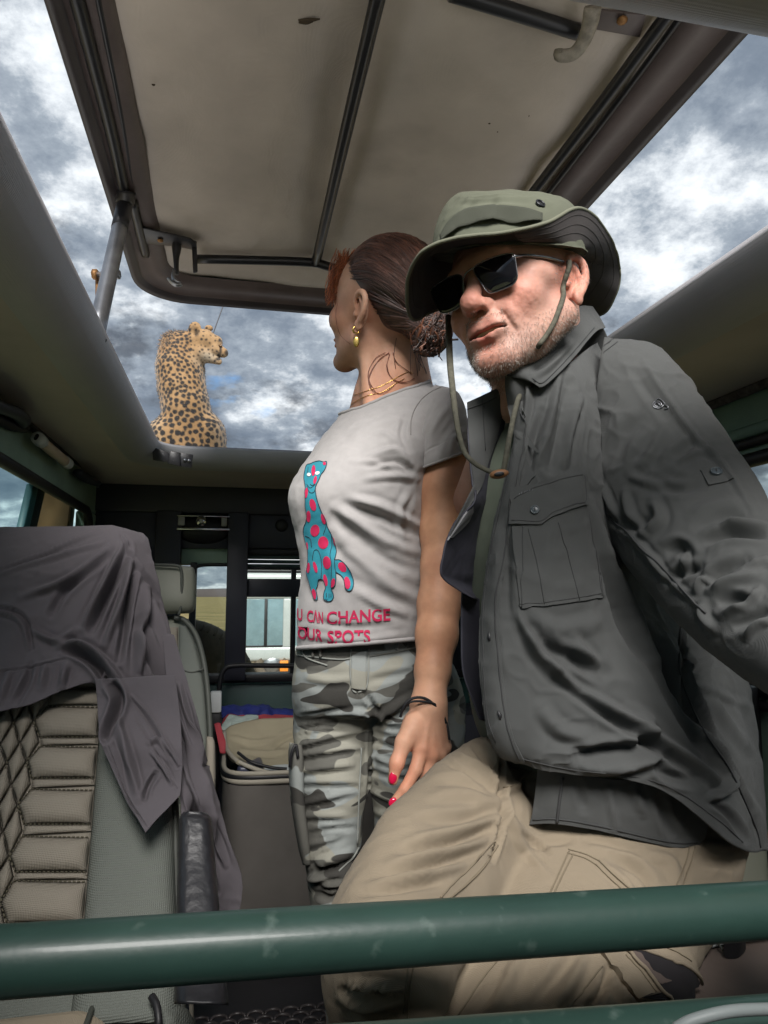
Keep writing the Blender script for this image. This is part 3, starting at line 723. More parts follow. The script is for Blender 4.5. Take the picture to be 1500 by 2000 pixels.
for xx in (x0+.75, x1-.95):
    a = np.linspace(0, 2*np.pi, 25); wl_ = obj('wheel', uvs((xx, vy+.06, zg+.36), (.2, .08, .2)), m_steel, van)
    obj('tyre', tube(np.column_stack([xx+.27*np.cos(a), np.full(25, vy+.1), zg+.36+.27*np.sin(a)]), .10, 12), m_tyre, wl_)
vb(x0-.02, x0+.16, vy-.03, vy+.05, zs-.42, zs-.24, m_orange, 'tail_lamp', .01)
vb(xw-.05, xw+.12, vy-.03, vy+.05, zs-.52, zs-.30, m_orange, 'marker_lamp', .01)
# dry tussocks between the vehicle and the van
tv_ = []; rr_ = random.Random(3)
for i in range(700):
    y = rr_.uniform(7, 34); x = rr_.uniform(-.05, .04)*y-.1+rr_.uniform(-.6, .6); h = rr_.uniform(.05, .16)
    for k in range(4):
        t = rr_.uniform(0, 6.28); dx, dy = math.cos(t)*h*.5, math.sin(t)*h*.5
        tv_.append((np.array([(x-.006, y, GZ), (x+.006, y, GZ), (x+dx, y+dy, GZ+h)]), [[0, 1, 2]]))
obj('dry_grass', join(*tv_), mat('straw', (.24, .20, .08), .9, var=.2), kind='stuff', smooth=False)
# ================================================================== seats, draped jacket, luggage
m_quilt = mat('beige_ripstop', (.27, .24, .195), .8, var=.06, vscale=4, weave=(190, .55))
m_bolst = mat('grey_green_ripstop', (.145, .158, .14), .75, var=.06, vscale=4, weave=(150, .7))
m_khaki = mat('khaki_vinyl', (.20, .205, .165), .55, var=.10, vscale=5, bump=.12, bscale=70)
m_pipe = mat('dark_piping', (.06, .065, .055), .6, var=.1)
m_cush = mat('tan_cushion', (.36, .30, .22), .75, var=.06, weave=(200, .4))
m_leather = mat('black_leather', (.018, .018, .021), .42, var=.2, bump=.55, bscale=75)
m_jack = mat('charcoal_nylon_shirt', (.118, .106, .117), .85, var=.08, vscale=3, weave=(380, .5), sheen=.05, spec=.2)
m_thread = mat('thread', (.10, .09, .06), .9)
m_brownc = mat('brown_cushion', (.135, .105, .09), .7, var=.1, weave=(200, .4))
m_strap = mat('grey_webbing', (.36, .38, .37), .7, var=.05, weave=(300, .4))

YQ = lambda py: 1.08-.22*(py-1030)/770
s1 = thing('passenger_seat', (-.28, 1.0, .1), 'quilted beige passenger seat with jacket over its top, nearest on the left', 'car seat', 'seats in the cabin')
lx = lambda Y, X: 455+X*1387/Y
bk = []
for y, xr in ((2010, 352), (1800, 346), (1600, 338), (1400, 322), (1250, 306), (1120, 284), (1050, 262)):
    Y = YQ(y)+.075; bk.append(ringp(lx(Y, -.505), y, xr-6, y, Y, .060 if y > 1100 else .05))
seatback = obj('backrest', loft(bk, 40, 60, 5), m_bolst, s1)
bo = []
for y, xl, xr in ((2000, 138, 356), (1900, 150, 352), (1815, 161, 347), (1700, 172, 343), (1540, 186, 336), (1400, 198, 325), (1300, 205, 312), (1180, 212, 296)):
    bo.append(ringp(xl, y, xr, y-4, YQ(y)+.028, .038))
obj('side_bolster', loft(bo, 40, 40, 3.2), m_bolst, s1)
e = [W(xr+3, y, YQ(y)+.02) for y, xr in ((1990, 352), (1815, 343), (1700, 341), (1560, 338))]
obj('piping', tube(e, .005, 8, 30), m_pipe, s1)
def pillow(edgeL, edgeR, name, dome=.010, nv=9, nu=13, base=.0):
    """puffed panel between two pixel edges"""
    a = spl(np.array(edgeL, float), nu) if len(edgeL) == 2 else np.array([np.array(edgeL, float)[0]*(1-t)+0 for t in [0]])
    def pl(E):
        E = np.array(E, float); s = np.r_[0, np.cumsum(np.hypot(*np.diff(E, axis=0).T))]; t = np.linspace(0, s[-1], nu)
        return np.column_stack([np.interp(t, s, E[:, 0]), np.interp(t, s, E[:, 1])])
    A, Bq = pl(edgeL), pl(edgeR); u = np.linspace(-1, 1, nu); v = np.linspace(-1, 1, nv)
    G = np.zeros((nu, nv, 3))
    for i in range(nu):
        for j in range(nv):
            q = A[i]*(1-v[j])/2+Bq[i]*(1+v[j])/2
            h = dome*((1-abs(u[i])**3.2)*(1-abs(v[j])**(6 if abs(Bq[nu//2, 0]-A[nu//2, 0]) > 60 else 3)))
            G[i, j] = W(q[0], q[1], YQ(q[1])-.004-base-h)
    Vv, Ff = sheet(G, .004); return obj(name, (Vv, Ff), m_quilt, s1)
TL = [(93, 1379), (78, 1457), (60, 1541), (42, 1633), (25, 1720)]
VX = [(66, 1408), (53, 1486), (35, 1572), (18, 1673), (0, 1763)]
BL = [(77, 1440), (61, 1520), (47, 1610), (30, 1703), (13, 1803)]
SX = lambda y: 201-38*(y-1340)/475
for i in range(5):
    t, b = TL[i][1]+1, BL[i][1]-1
    pillow([TL[i], VX[i], BL[i]], [(SX(t)-2, t+2), (SX(b)-2, b)], 'quilt_panel', .012, 17, 13)
    if i < 4: pillow([(BL[i][0]+1, BL[i][1]+1), (TL[i+1][0]+1, TL[i+1][1]-1)], [(SX(b)-2, b+2), (SX(b)-2, b+15)], 'quilt_band', .005, 13, 7)
pillow([(100, 1345), (94, 1377)], [(202, 1345), (200, 1377)], 'quilt_band', .006, 13, 7)
pillow([(14, 1806), (8, 1850), (-10, 1900)], [(163, 1800), (158, 1850), (152, 1900)], 'quilt_band', .008, 13, 9)
pillow([(102, 1270), (100, 1343)], [(204, 1270), (202, 1343)], 'quilt_panel', .012, 17, 11)
# the diamond field left of the bars
Rg = [(93, 1368)]+[(np.array(BL[i])+np.array(TL[i+1]))/2 for i in range(4)]+[(12, 1812)]
Vg = [(np.array(VX[0])*2-VX[1]).tolist()]+list(VX)+[(-14, 1856)]
for j in range(0, 12):
    off = np.array([-19.5*j, 1.5*j])
    for i in range(-1, 7):
        def PT(seq, k, o):
            k = int(k); n = len(seq)
            if k < 0: p = np.array(seq[0], float)+(np.array(seq[0], float)-np.array(seq[1], float))*(-k)
            elif k >= n: p = np.array(seq[-1], float)+(np.array(seq[-1], float)-np.array(seq[-2], float))*(k-n+1)
            else: p = np.array(seq[k], float)
            return p+o
        # even columns: right corner on R, top and bottom on V ; odd: the reverse
        if j % 2 == 0:
            rgt = PT(Rg, i, off); top = PT(Vg, i, off); bot = PT(Vg, i+1, off); lft = rgt+np.array([-39, 3])
        else:
            o2 = off+np.array([19.5, -1.5])
            rgt = PT(Vg, i, o2); top = PT(Rg, i-1, o2)+np.array([-39, 3]); bot = PT(Rg, i, o2)+np.array([-39, 3]); lft = rgt+np.array([-39, 3])
        c = (rgt+lft)/2
        if c[1] < 1330 or c[1] > 1880 or c[0] < -90: continue
        g = .5
        cen = (top+bot+lft+rgt)/4
        sh = lambda p: tuple(p+(cen-p)/np.hypot(*(cen-p))*g)
        top, bot, lft, rgt = sh(top), sh(bot), sh(lft), sh(rgt)
        A_ = np.array([top, lft]); B_ = np.array([rgt, bot]); nu = 9
        u = np.linspace(-1, 1, nu); G = np.zeros((nu, nu, 3))
        for a_ in range(nu):
            l = A_[0]*(1-u[a_])/2+A_[1]*(1+u[a_])/2; r_ = B_[0]*(1-u[a_])/2+B_[1]*(1+u[a_])/2
            for b_ in range(nu):
                q = l*(1-u[b_])/2+r_*(1+u[b_])/2; h = .011*(1-abs(u[a_])**2.6)*(1-abs(u[b_])**2.6); G[a_, b_] = W(q[0], q[1], YQ(q[1])-.004-h)
        obj('quilt_panel', sheet(G, .003), m_quilt, s1)
bkr = [[(-212, y), (-90, y), (0, y), (100, y), (SX(y)-1, y)] for y in (1260, 1400, 1540, 1680, 1820, 1910)]
Gb = spl(np.array([spl([W(x, y, YQ(y)-.0015) for x, y in r], 20) for r in bkr]), 40); obj('quilt_backing', sheet(Gb, .006), m_quilt, s1)
for t_, b_ in ((1262, 1330), (1346, 1372), (1378, 1440), (1458, 1520), (1540, 1612), (1632, 1704), (1720, 1802), (1812, 1900)): pillow([(-208, t_), (-208, b_)], [(-94, t_), (-94, b_)], 'quilt_panel', .011, 13, 9)
obj('side_bolster', loft([ringp(-350, y, -212, y, YQ(y)+.028, .038) for y in (2000, 1815, 1540, 1300, 1180)], 30, 30, 3.2), m_bolst, s1)
st_ = []
def dashes(a, b, step=8.5):
    a = np.array(a, float); b = np.array(b, float); n = max(1, int(np.hypot(*(b-a))/step))
    for k in range(n):
        p = a+(b-a)*(k+.15)/n; q = a+(b-a)*(k+.75)/n
        st_.append(tube([W(*p, YQ(p[1])-.0065), W(*q, YQ(q[1])-.0065)], .0009, 5))
for i in range(5):
    dashes(TL[i], (SX(TL[i][1])-3, TL[i][1]+2)); dashes(BL[i], (SX(BL[i][1])-3, BL[i][1]))
    dashes(TL[i], VX[i]); dashes(VX[i], BL[i])
    if i: 
        for j in range(3): dashes(np.array(VX[i-1])-[19.5*j*2, 0], np.array(VX[i])-[39*j, 0])
obj('stitching', join(*st_), m_thread, s1, kind='stuff')
# armrest, cushion
ar = []
for y, xl, xr, Y, d in ((1584, 366, 398, .80, .012), (1590, 355, 408, .798, .022), (1606, 350, 414, .79, .028), (1680, 347, 420, .765, .03), (1760, 345, 427, .735, .03), (1860, 342, 436, .70, .03), (1960, 340, 446, .66, .03)):
    ar.append(ringp(xl, y, xr, y+3, Y+d, d))
Va, Fa = loft(ar, 90, 60, 3.4); Na = vnormals(Va, Fa); Va = Va+Na*(.0004*fbm(Va*np.array([420, 160, 260]), 5, 2))[:, None]
obj('armrest', (Va, Fa), m_leather, s1)
cu = [ringp(lx(.72, -.52), 1965, 262, 1948, .845, .012), ringp(lx(.72, -.52), 1985, 263, 1964, .83, .04)]
cz = lambda y0, y1: None
V_, F_ = box(-.505, -.098, .42, .84, .44, .592, .045, 5); 
obj('seat_cushion', (V_, F_), m_cush, s1)
obj('cushion_piping', tube([(-.128, .83, .590), (-.128, .70, .592), (-.128, .45, .590)], .003, 6, 12), m_pipe, s1)
obj('seat_base', box(-.48, -.12, .45, .9, 0, .43, .02), m_navy, s1, auto=35)

# ---- jacket thrown over the seat back
jk = thing('draped_shirt', (-.25, 1.0, .9), 'dark grey safari shirt hung over the nearest seat back, sleeve dangling by the armrest', 'shirt')
def jp(rows, off, nu, nv, S, name, t=.0022, wr=.0012, sc_=(26, 26, 26), par=jk, m=m_jack, yf=None):
    G = np.array([spl([W(x, y, (yf or YQ)(y)-off(x, y)) for x, y in r], nv) for r in rows]); G = spl(G, nu)
    V = G.reshape(-1, 3); Fc = grid_faces(nu, nv); N = vnormals(V, Fc)
    if np.sum(N*(CAM-V)) < 0: Fc = Fc[:, ::-1]; N = -N
    V = strokes(V, N, S); V = V+N*(wr*fbm(V*np.array(sc_), 2, 4)+crumple(V, 26, .0022, 71))[:, None]; N = vnormals(V, Fc)
    return obj(name, shell(V, Fc, N, t, nu, nv), m, par)
J1 = [[(-260, 1075), (0, 1062), (100, 1060), (190, 1062), (250, 1070), (272, 1078)],
      [(-260, 1036), (0, 1029), (110, 1029), (205, 1026), (255, 1036), (283, 1046)],
      [(-260, 1110), (0, 1100), (110, 1098), (200, 1096), (262, 1096), (302, 1103)],
      [(-260, 1220), (0, 1200), (110, 1192), (200, 1190), (275, 1192), (324, 1196)],
      [(-260, 1330), (0, 1288), (100, 1270), (190, 1272), (280, 1285), (347, 1292)],
      [(-260, 1390), (0, 1345), (70, 1322), (140, 1312), (250, 1330), (362, 1342)],
      [(-260, 1450), (0, 1389), (60, 1375), (128, 1346), (200, 1338), (372, 1372)]]
S1 = [([(250, 1070), (215, 1150), (178, 1232)], 9, -.016), ([(262, 1110), (247, 1200), (232, 1290)], 8, -.015), ([(272, 1215), (300, 1290), (330, 1370)], 11, -.018),
      ([(236, 1080), (195, 1160), (160, 1230)], 8, .010), ([(258, 1100), (232, 1190), (205, 1260)], 8, .012), ([(285, 1150), (275, 1230), (270, 1320)], 10, .014), ([(300, 1180), (322, 1270), (350, 1350)], 8, .010),
      ([(215, 1070), (140, 1130), (40, 1165)], 8, .008), ([(210, 1085), (130, 1150), (100, 1200)], 9, -.009), ([(200, 1060), (120, 1085), (0, 1120)], 5, .005),
      ([(196, 1035), (80, 1082), (-40, 1122)], 2.5, .004), ([(200, 1042), (84, 1088), (-40, 1130)], 2.2, -.004), ([(236, 1046), (268, 1108), (312, 1172)], 2.5, -.004), ([(241, 1044), (273, 1105), (316, 1168)], 2.2, .004),
      ([(-60, 1178), (20, 1190), (52, 1212), (64, 1268)], 4, -.007), ([(-60, 1190), (12, 1200), (44, 1222), (56, 1268)], 4, .007), ([(64, 1232), (110, 1252), (150, 1230)], 8, .008),
      ([(-40, 1318), (60, 1302), (130, 1288)], 2.5, -.004), ([(132, 1268), (170, 1285), (200, 1318), (225, 1370)], 10, -.022), ([(110, 1262), (160, 1262), (205, 1292), (245, 1345)], 8, .014),
      ([(60, 1300), (52, 1330), (30, 1372)], 8, -.007), ([(90, 1300), (80, 1345)], 8, .006), ([(130, 1300), (120, 1340)], 8, .008), ([(20, 1310), (0, 1370)], 8, .006)]
def off1(x, y): return .022-(.085 if (y > 1055 and y < 1080 and False) else 0)+.006*math.sin(x*.03)
G = np.array([spl([W(x, y, YQ(max(y, 1030))-.046+(.13 if i == 0 else .035 if i == 1 else 0)+(.055 if k == 5 and i > 0 else .012 if k == 4 and i > 0 else 0)) for k, (x, y) in enumerate(r)], 170) for i, r in enumerate(J1)]); G = spl(G, 150)
V = G.reshape(-1, 3); Fc = grid_faces(150, 170); N = vnormals(V, Fc)
if np.sum(N*(CAM-V)) < 0: Fc = Fc[:, ::-1]; N = -N
V = strokes(V, N, S1); V = V+N*(.0016*fbm(V*np.array([24, 24, 24]), 2, 4)+crumple(V, 20, .0026, 72))[:, None]
obj('shirt_back', shell(V, Fc, vnormals(V, Fc), .0022, 150, 170), m_jack, jk)
J2 = [[(186, 1326), (230, 1325), (290, 1320), (342, 1318)], [(190, 1375), (240, 1385), (300, 1390), (352, 1400)], [(196, 1445), (240, 1455), (300, 1450), (355, 1455)],
      [(218, 1500), (260, 1505), (310, 1500), (356, 1495)], [(245, 1556), (275, 1550), (320, 1535), (354, 1525)], [(284, 1626), (302, 1604), (328, 1578), (352, 1552)]]
S2 = [([(215, 1330), (232, 1370), (205, 1440)], 11, -.022), ([(250, 1360), (290, 1410), (345, 1500)], 3, -.005), ([(256, 1356), (297, 1406), (350, 1494)], 3, .005), ([(225, 1400), (250, 1480), (270, 1560)], 10, .009),
      ([(305, 1510), (290, 1535), (282, 1560)], 6, -.008), ([(262, 1395), (310, 1480), (345, 1540)], 2, -.004), ([(290, 1450), (310, 1445), (330, 1470)], 6, .007), ([(208, 1452), (248, 1552), (286, 1615)], 2, -.003), ([(296, 1470), (320, 1500), (335, 1530)], 5, .006)]
jp(J2, lambda x, y: .058+.006*math.sin(y*.04), 110, 80, S2, 'shirt_front')
J3 = [[(318, 1240), (330, 1238), (340, 1240)], [(325, 1320), (345, 1325), (366, 1330)], [(338, 1400), (362, 1405), (388, 1412)], [(345, 1480), (378, 1485), (408, 1490)], [(352, 1560), (390, 1566), (428, 1568)], [(356, 1620), (405, 1640), (450, 1650)], [(352, 1700), (410, 1715), (473, 1722)], [(360, 1790), (410, 1800), (466, 1795)]]
S3 = [([(350, 1340), (375, 1430), (392, 1500)], 6, .009), ([(340, 1400), (368, 1480), (400, 1580)], 8, -.014), ([(388, 1500), (404, 1496), (412, 1480)], 2.5, -.005), ([(390, 1510), (410, 1600), (440, 1690)], 7, .010), ([(370, 1540), (390, 1640), (420, 1740)], 9, -.012)]
jp(J3, lambda x, y: .030-.045*(x > 400)*1.0, 110, 60, S3, 'shirt_sleeve', yf=lambda y: YQ(min(y, 1600)))

# ---- second seat on the left
s2 = thing('passenger_seat', (-.28, 1.95, .1), 'khaki vinyl passenger seat with headrest, farther back behind the draped seat', 'car seat', 'seats in the cabin')
Y2 = lambda y: 1.97-.16*(y-1100)/500
b2 = []
for y, xr in ((1900, 418), (1700, 416), (1600, 413), (1450, 412), (1330, 403), (1260, 388), (1215, 366), (1203, 350)):
    Y = Y2(y)+.07; b2.append(ringp(lx(Y, -.50), y, xr, y, Y, .06 if y > 1210 else .03))
obj('backrest', loft(b2, 50, 60, 4.5), m_khaki, s2)
b3 = []
for y, xl, xr in ((1700, 352, 409), (1600, 350, 408), (1450, 348, 406), (1330, 348, 397), (1260, 349, 382), (1222, 350, 364)): b3.append(ringp(xl, y, xr, y, Y2(y)+.015, .024))
obj('side_bolster', loft(b3, 40, 30, 3), m_bolst, s2)
b3 = []
for y, xl, xr in ((1700, 230, 350), (1450, 240, 346), (1330, 250, 347), (1225, 262, 348)): b3.append(ringp(xl, y, xr, y, Y2(y)+.015, .022))
obj('centre_panel', loft(b3, 30, 40, 4), m_quilt, s2)
obj('piping', tube([W(x, y, Y2(y)+.004) for x, y in ((340, 1206), (362, 1213), (386, 1248), (402, 1318), (410, 1420), (411, 1520), (411, 1640))], .007, 8, 40), m_pipe, s2)
obj('seam', tube([W(x, y, Y2(y)-.0085) for x, y in ((356, 1308), (375, 1313), (398, 1306))], .0022, 6, 14), m_pipe, s2)
hr_ = [ringp(250, 1098+2, 372, 1106, 1.99, .035), ringp(240, 1103, 379, 1112, 1.985, .055), ringp(238, 1130, 383, 1136, 1.98, .065), ringp(238, 1175, 382, 1172, 1.97, .065), ringp(250, 1196, 378, 1192, 1.97, .055), ringp(262, 1203, 370, 1198, 1.97, .03)]
hh = obj('headrest', loft(hr_, 40, 60, 4.5), m_khaki, s2)
obj('headrest_piping', tube([W(x, y, 1.913) for x, y in ((300, 1103), (345, 1105), (354, 1115), (355, 1150), (353, 1185), (349, 1201))], .004, 8, 30), m_pipe, hh)
obj('armrest', loft([ringp(404, 1438, 416, 1440, 1.86, .015), ringp(402, 1455, 420, 1458, 1.85, .03), ringp(402, 1530, 421, 1530, 1.82, .03), ringp(405, 1562, 417, 1560, 1.82, .015)], 24, 24, 3), m_quilt, s2)
obj('seat_cushion', box(-.50, -.09, 1.35, 1.84, .40, .52, .04, 4), m_khaki, s2)
obj('seat_base', box(-.46, -.12, 1.4, 1.9, 0, .40, .02), m_navy, s2, auto=35)
bw = thing('belt_reel', W(421, 1440, 2.5), 'white and black seat belt reel beside the farther seat back', 'belt reel')
a = W(411, 1352, 2.45); b = W(432, 1392, 2.45)
obj('reel_cover', box(a[0], b[0], 2.45, 2.49, b[2], a[2], .005), m_white, bw, auto=40)
a = W(410, 1392, 2.45); b = W(431, 1452, 2.45); obj('reel_body', box(a[0], b[0], 2.46, 2.50, b[2], a[2], .006), m_black, bw, auto=40)
obj('reel_strap', box(a[0]+.006, b[0]-.006, 2.47, 2.475, .3, b[2]), m_black, bw)

# ---- seat on the right, mostly behind the seated man
s3 = thing('passenger_seat', (.80, 1.1, .1), 'brown cushioned seat at lower right beside the sitting man', 'car seat', 'seats in the cabin')
obj('seat_cushion', loft([np.concatenate([W(1430, 1830, .86), [.24, 0, 0], [0, 0, .03]])]*1+[np.concatenate([np.array([.74, y, z]), [.27, 0, 0], [0, 0, h]]) for y, z, h in ((.90, .54, .05), (.75, .535, .055), (.60, .52, .05), (.55, .50, .03))], 24, 40, 4), m_brownc, s3)
sb3 = [ringp(1120, 1900, 1482, 1860, 1.20, .06), ringp(1120, 1700, 1478, 1690, 1.24, .06), ringp(1120, 1500, 1462, 1500, 1.30, .06), ringp(1130, 1330, 1440, 1320, 1.36, .06), ringp(1160, 1240, 1410, 1240, 1.40, .03)]
obj('backrest', loft(sb3, 30, 50, 4.5), m_khaki, s3)
obj('piping', tube([W(1483, 1900, 1.16), W(1481, 1780, 1.18), W(1476, 1690, 1.20), W(1470, 1600, 1.22)], .006, 8, 20), m_black, s3)
obj('seat_base', box(.52, 1.0, .7, 1.2, 0, .46, .02), m_navy, s3, auto=35)
sbt = thing('seat_belt', W(1430, 1850, .78), 'pale grey seat belt with black buckle lying across the brown cushion', 'seat belt')
G = np.array([[W(1335, 1872, .80), W(1340, 1838, .84)], [W(1375, 1862, .79), W(1378, 1828, .83)], [W(1420, 1850, .785), W(1420, 1815, .83)], [W(1465, 1840, .78), W(1460, 1806, .83)], [W(1530, 1828, .775), W(1525, 1790, .83)]]); G = spl(G, 30)
G = np.stack([spl(G[i], 6) for i in range(30)])
G[..., 2] += .006; obj('webbing', sheet(G, .002), m_strap, sbt)
obj('buckle', loft([np.concatenate([W(1426, 1858, .765), nrm(RIGHT)*.004, UPV*.006]), np.concatenate([W(1430, 1853, .765), nrm(RIGHT)*.010, UPV*.012]), np.concatenate([W(1440, 1845, .77), RIGHT*.010, UPV*.012])], 12, 20, 3), m_black, sbt)
obj('strap_seam', tube([W(1382, 1826, .80), W(1400, 1840, .785), W(1412, 1856, .775)], .0016, 6, 10), m_pipe, sbt)
cbl = obj('grey_cable', tube([W(1320, 2010, .498), W(1350, 1994, .495), W(1400, 1980, .492), W(1450, 1973, .492), W(1530, 1971, .495), W(1600, 1975, .50)], .0042, 10, 40), mat('pale_grey_cable', (.25, .28, .28), .5)); cbl['label'] = 'pale grey cable lying along the lowest green rail'; cbl['category'] = 'cable'
# dark edge panel far right
obj('belt_pillar', box(1.0, 1.05, 1.28, 1.36, .45, .82, .01), m_black, car, auto=35)

# ---- luggage behind the seats
m_bag = mat('taupe_canvas', (.115, .105, .095), .85, var=.2, vscale=4, bump=.25, bscale=14, weave=(160, .4))
m_flap = mat('khaki_flap', (.33, .29, .20), .8, var=.12, vscale=6, bump=.3, bscale=10, weave=(180, .35))
m_bpipe = mat('beige_piping', (.36, .33, .27), .7, var=.1)
bag = thing('duffel_bag', (.2, 2.35, 0), 'open taupe canvas bag with a khaki flap behind the woman', 'bag')
yb = 2.12
x0, x1 = W(433, 1600, yb)[0], W(760, 1600, yb)[0]; zt = W(500, 1527, yb)[2]
def bagring(z, g, e=0):
    c = np.array([(x0+x1)/2, 2.38, z]); return np.concatenate([c, [(x1-x0)/2+g, 0, 0], [0, .26+g, 0]])
Vb, Fb = loft([bagring(.01, -.02), bagring(.03, .0), bagring(.2, .008), bagring(.36, .004), bagring(zt-.01, 0)], 40, 80, 6, cap=False)
Vb = Vb+vnormals(Vb, Fb)*(.006*fbm(Vb*np.array([7, 7, 5]), 4, 3))[:, None]
obj('bag_body', (Vb, Fb), m_bag, bag)
t = np.linspace(0, 2*np.pi, 90); sgn = lambda v, p: np.sign(v)*np.abs(v)**p
rim = np.column_stack([(x0+x1)/2+((x1-x0)/2)*sgn(np.cos(t), 1/3), 2.38+.262*sgn(np.sin(t), 1/3), np.full(90, zt)])
obj('rim_piping', tube(rim, .009, 8), m_bpipe, bag); obj('rim_piping', tube(rim+np.array([0, 0, .022]), .007, 8), m_bpipe, bag)
obj('rim_zip', tube(rim+np.array([0, .004, .011]), .011, 8), m_black, bag)
obj('bag_lining', box(x0+.02, x1-.02, 2.16, 2.6, .3, zt-.05, .02), m_navy, bag)
fr = [[(437, 1428), (455, 1415), (500, 1405), (560, 1403), (640, 1400)], [(440, 1460), (470, 1455), (520, 1450), (580, 1448), (640, 1446)], [(452, 1478), (480, 1482), (530, 1484), (580, 1480), (640, 1478)], [(466, 1485), (500, 1500), (545, 1508), (590, 1506), (640, 1503)]]
G = np.array([spl([W(x, y, (2.50, 2.42, 2.34, 2.27)[i]-.02*math.sin(x*.02)) for x, y in r], 50) for i, r in enumerate(fr)]); G = spl(G, 40)
V = G.reshape(-1, 3); Fc = grid_faces(40, 50); N = vnormals(V, Fc)
if np.sum(N*(CAM-V)) < 0: Fc = Fc[:, ::-1]; N = -N
V = strokes(V, N, [([(530, 1460), (560, 1440), (600, 1425)], 6, -.012), ([(450, 1440), (500, 1448), (540, 1440)], 5, .008), ([(470, 1465), (520, 1470), (560, 1465)], 5, .008)])+N*(.004*fbm(V*15, 3, 3))[:, None]
fl = obj('bag_flap', shell(V, Fc, vnormals(V, Fc), .012, 40, 50), m_flap, bag)
obj('flap_piping', tube([W(x, y, Y) for x, y, Y in ((438, 1430, 2.47), (441, 1458, 2.40), (452, 1476, 2.33), (470, 1490, 2.27), (505, 1504, 2.245), (545, 1512, 2.24), (590, 1511, 2.24), (650, 1508, 2.24))], .007, 8, 50), m_bpipe, fl)
obj('zip_edge', tube([W(x, y, Y) for x, y, Y in ((465, 1470, 2.31), (490, 1488, 2.26), (530, 1499, 2.25), (560, 1502, 2.25))], .005, 8, 30), m_black, fl)
it = thing('folded_item', W(490, 1515, 2.3), 'dark blue packet with a white end lying inside the open bag', 'packet')
a = W(463, 1491, 2.30); b = W(514, 1520, 2.30); obj('packet', box(a[0], b[0], 2.26, 2.4, b[2]-.01, a[2], .012, 3), mat('navy_packet', (.035, .04, .075), .35), it)
a = W(514, 1501, 2.29); b = W(600, 1518, 2.29); obj('packet_end', box(a[0], b[0], 2.26, 2.4, b[2]-.01, a[2], .01, 3), mat('silver_white', (.5, .54, .55), .4), it)
def cloth(rows, Ys, nu, nv, name, m, label, cat, fold=.006, sc_=20, t=.006, S=()):
    G = np.array([spl([W(x, y, Ys[i]) for x, y in r], nv) for i, r in enumerate(rows)]); G = spl(G, nu)
    V = G.reshape(-1, 3); Fc = grid_faces(nu, nv); N = vnormals(V, Fc)
    if np.sum(N*(CAM-V)) < 0: Fc = Fc[:, ::-1]; N = -N
    V = strokes(V, N, S); V = V+N*(fold*fbm(V*sc_, 6, 3))[:, None]
    return obj(name, shell(V, Fc, vnormals(V, Fc), t, nu, nv), m, None, label=label, cat=cat)
obj('luggage_shelf', box(-.05, 1.0, 2.62, 2.92, 0, W(500, 1404, 2.7)[2], .01), m_navy, car, auto=35)
cloth([[(430, 1382), (455, 1377), (520, 1380), (580, 1386), (700, 1386)], [(432, 1388), (470, 1385), (520, 1388), (580, 1392), (700, 1392)], [(432, 1402), (480, 1400), (520, 1402), (580, 1402), (700, 1402)]], (2.80, 2.72, 2.68), 24, 60, 'blue_cloth', mat('royal_blue_cloth', (.015, .025, .17), .7, var=.25, vscale=20), 'royal blue cloth bundled on the shelf under the rear window', 'cloth', .012, 24)
cloth([[(438, 1400), (480, 1395), (560, 1397), (700, 1396)], [(434, 1410), (480, 1403), (560, 1402), (700, 1402)], [(434, 1425), (470, 1412), (560, 1406), (700, 1408)]], (2.66, 2.60, 2.58), 20, 50, 'red_cloth', mat('coral_cloth', (.42, .05, .065), .75, var=.15), 'coral red cloth between the blue cloth and the bag flap', 'cloth', .006, 24)
cloth([[(448, 1396), (470, 1396), (502, 1393)], [(436, 1412), (465, 1407), (501, 1402)], [(431, 1428), (448, 1424), (452, 1410)]], (2.60, 2.55, 2.52), 16, 30, 'white_cloth', mat('pale_mint_cloth', (.42, .50, .46), .75, var=.12, vscale=18), 'pale mint and white cloth corner folded over the red cloth', 'cloth', .006, 30)
sc2 = cloth([[(418, 1414), (424, 1412), (430, 1414)], [(424, 1440), (432, 1440), (440, 1442)], [(430, 1470), (435, 1472), (440, 1472)]], (2.40, 2.36, 2.34), 16, 10, 'red_strap', bpy.data.materials['coral_cloth'], 'thin red strap hanging beside the bag', 'strap', .004, 30, .004)
# small pouch by the near seat
pz = thing('fabric_pouch', (-.07, .78, .5), 'grey fabric pouch with black cord on the floor side of the near cushion', 'pouch')
V, Fc = loft([ringp(300, 1945, 318, 1942, .86, .02), ringp(288, 1960, 340, 1955, .85, .04), ringp(280, 2000, 372, 1990, .84, .05), ringp(276, 2060, 390, 2050, .83, .05)], 30, 40, 2.4)
V = V+vnormals(V, Fc)*(.004*fbm(V*30, 8, 3))[:, None]
obj('pouch_body', (V, Fc), m_bolst, pz)
obj('pouch_cord', tube([W(296, 1946, .80), W(306, 1965, .79), W(310, 2000, .78), W(306, 2040, .78)], .004, 8, 20), m_black, pz)
obj('pouch_cord', tube([W(362, 1905, .84), W(372, 1950, .83), W(374, 1985, .83), W(368, 2040, .83)], .0025, 8, 20), m_bpipe, pz)
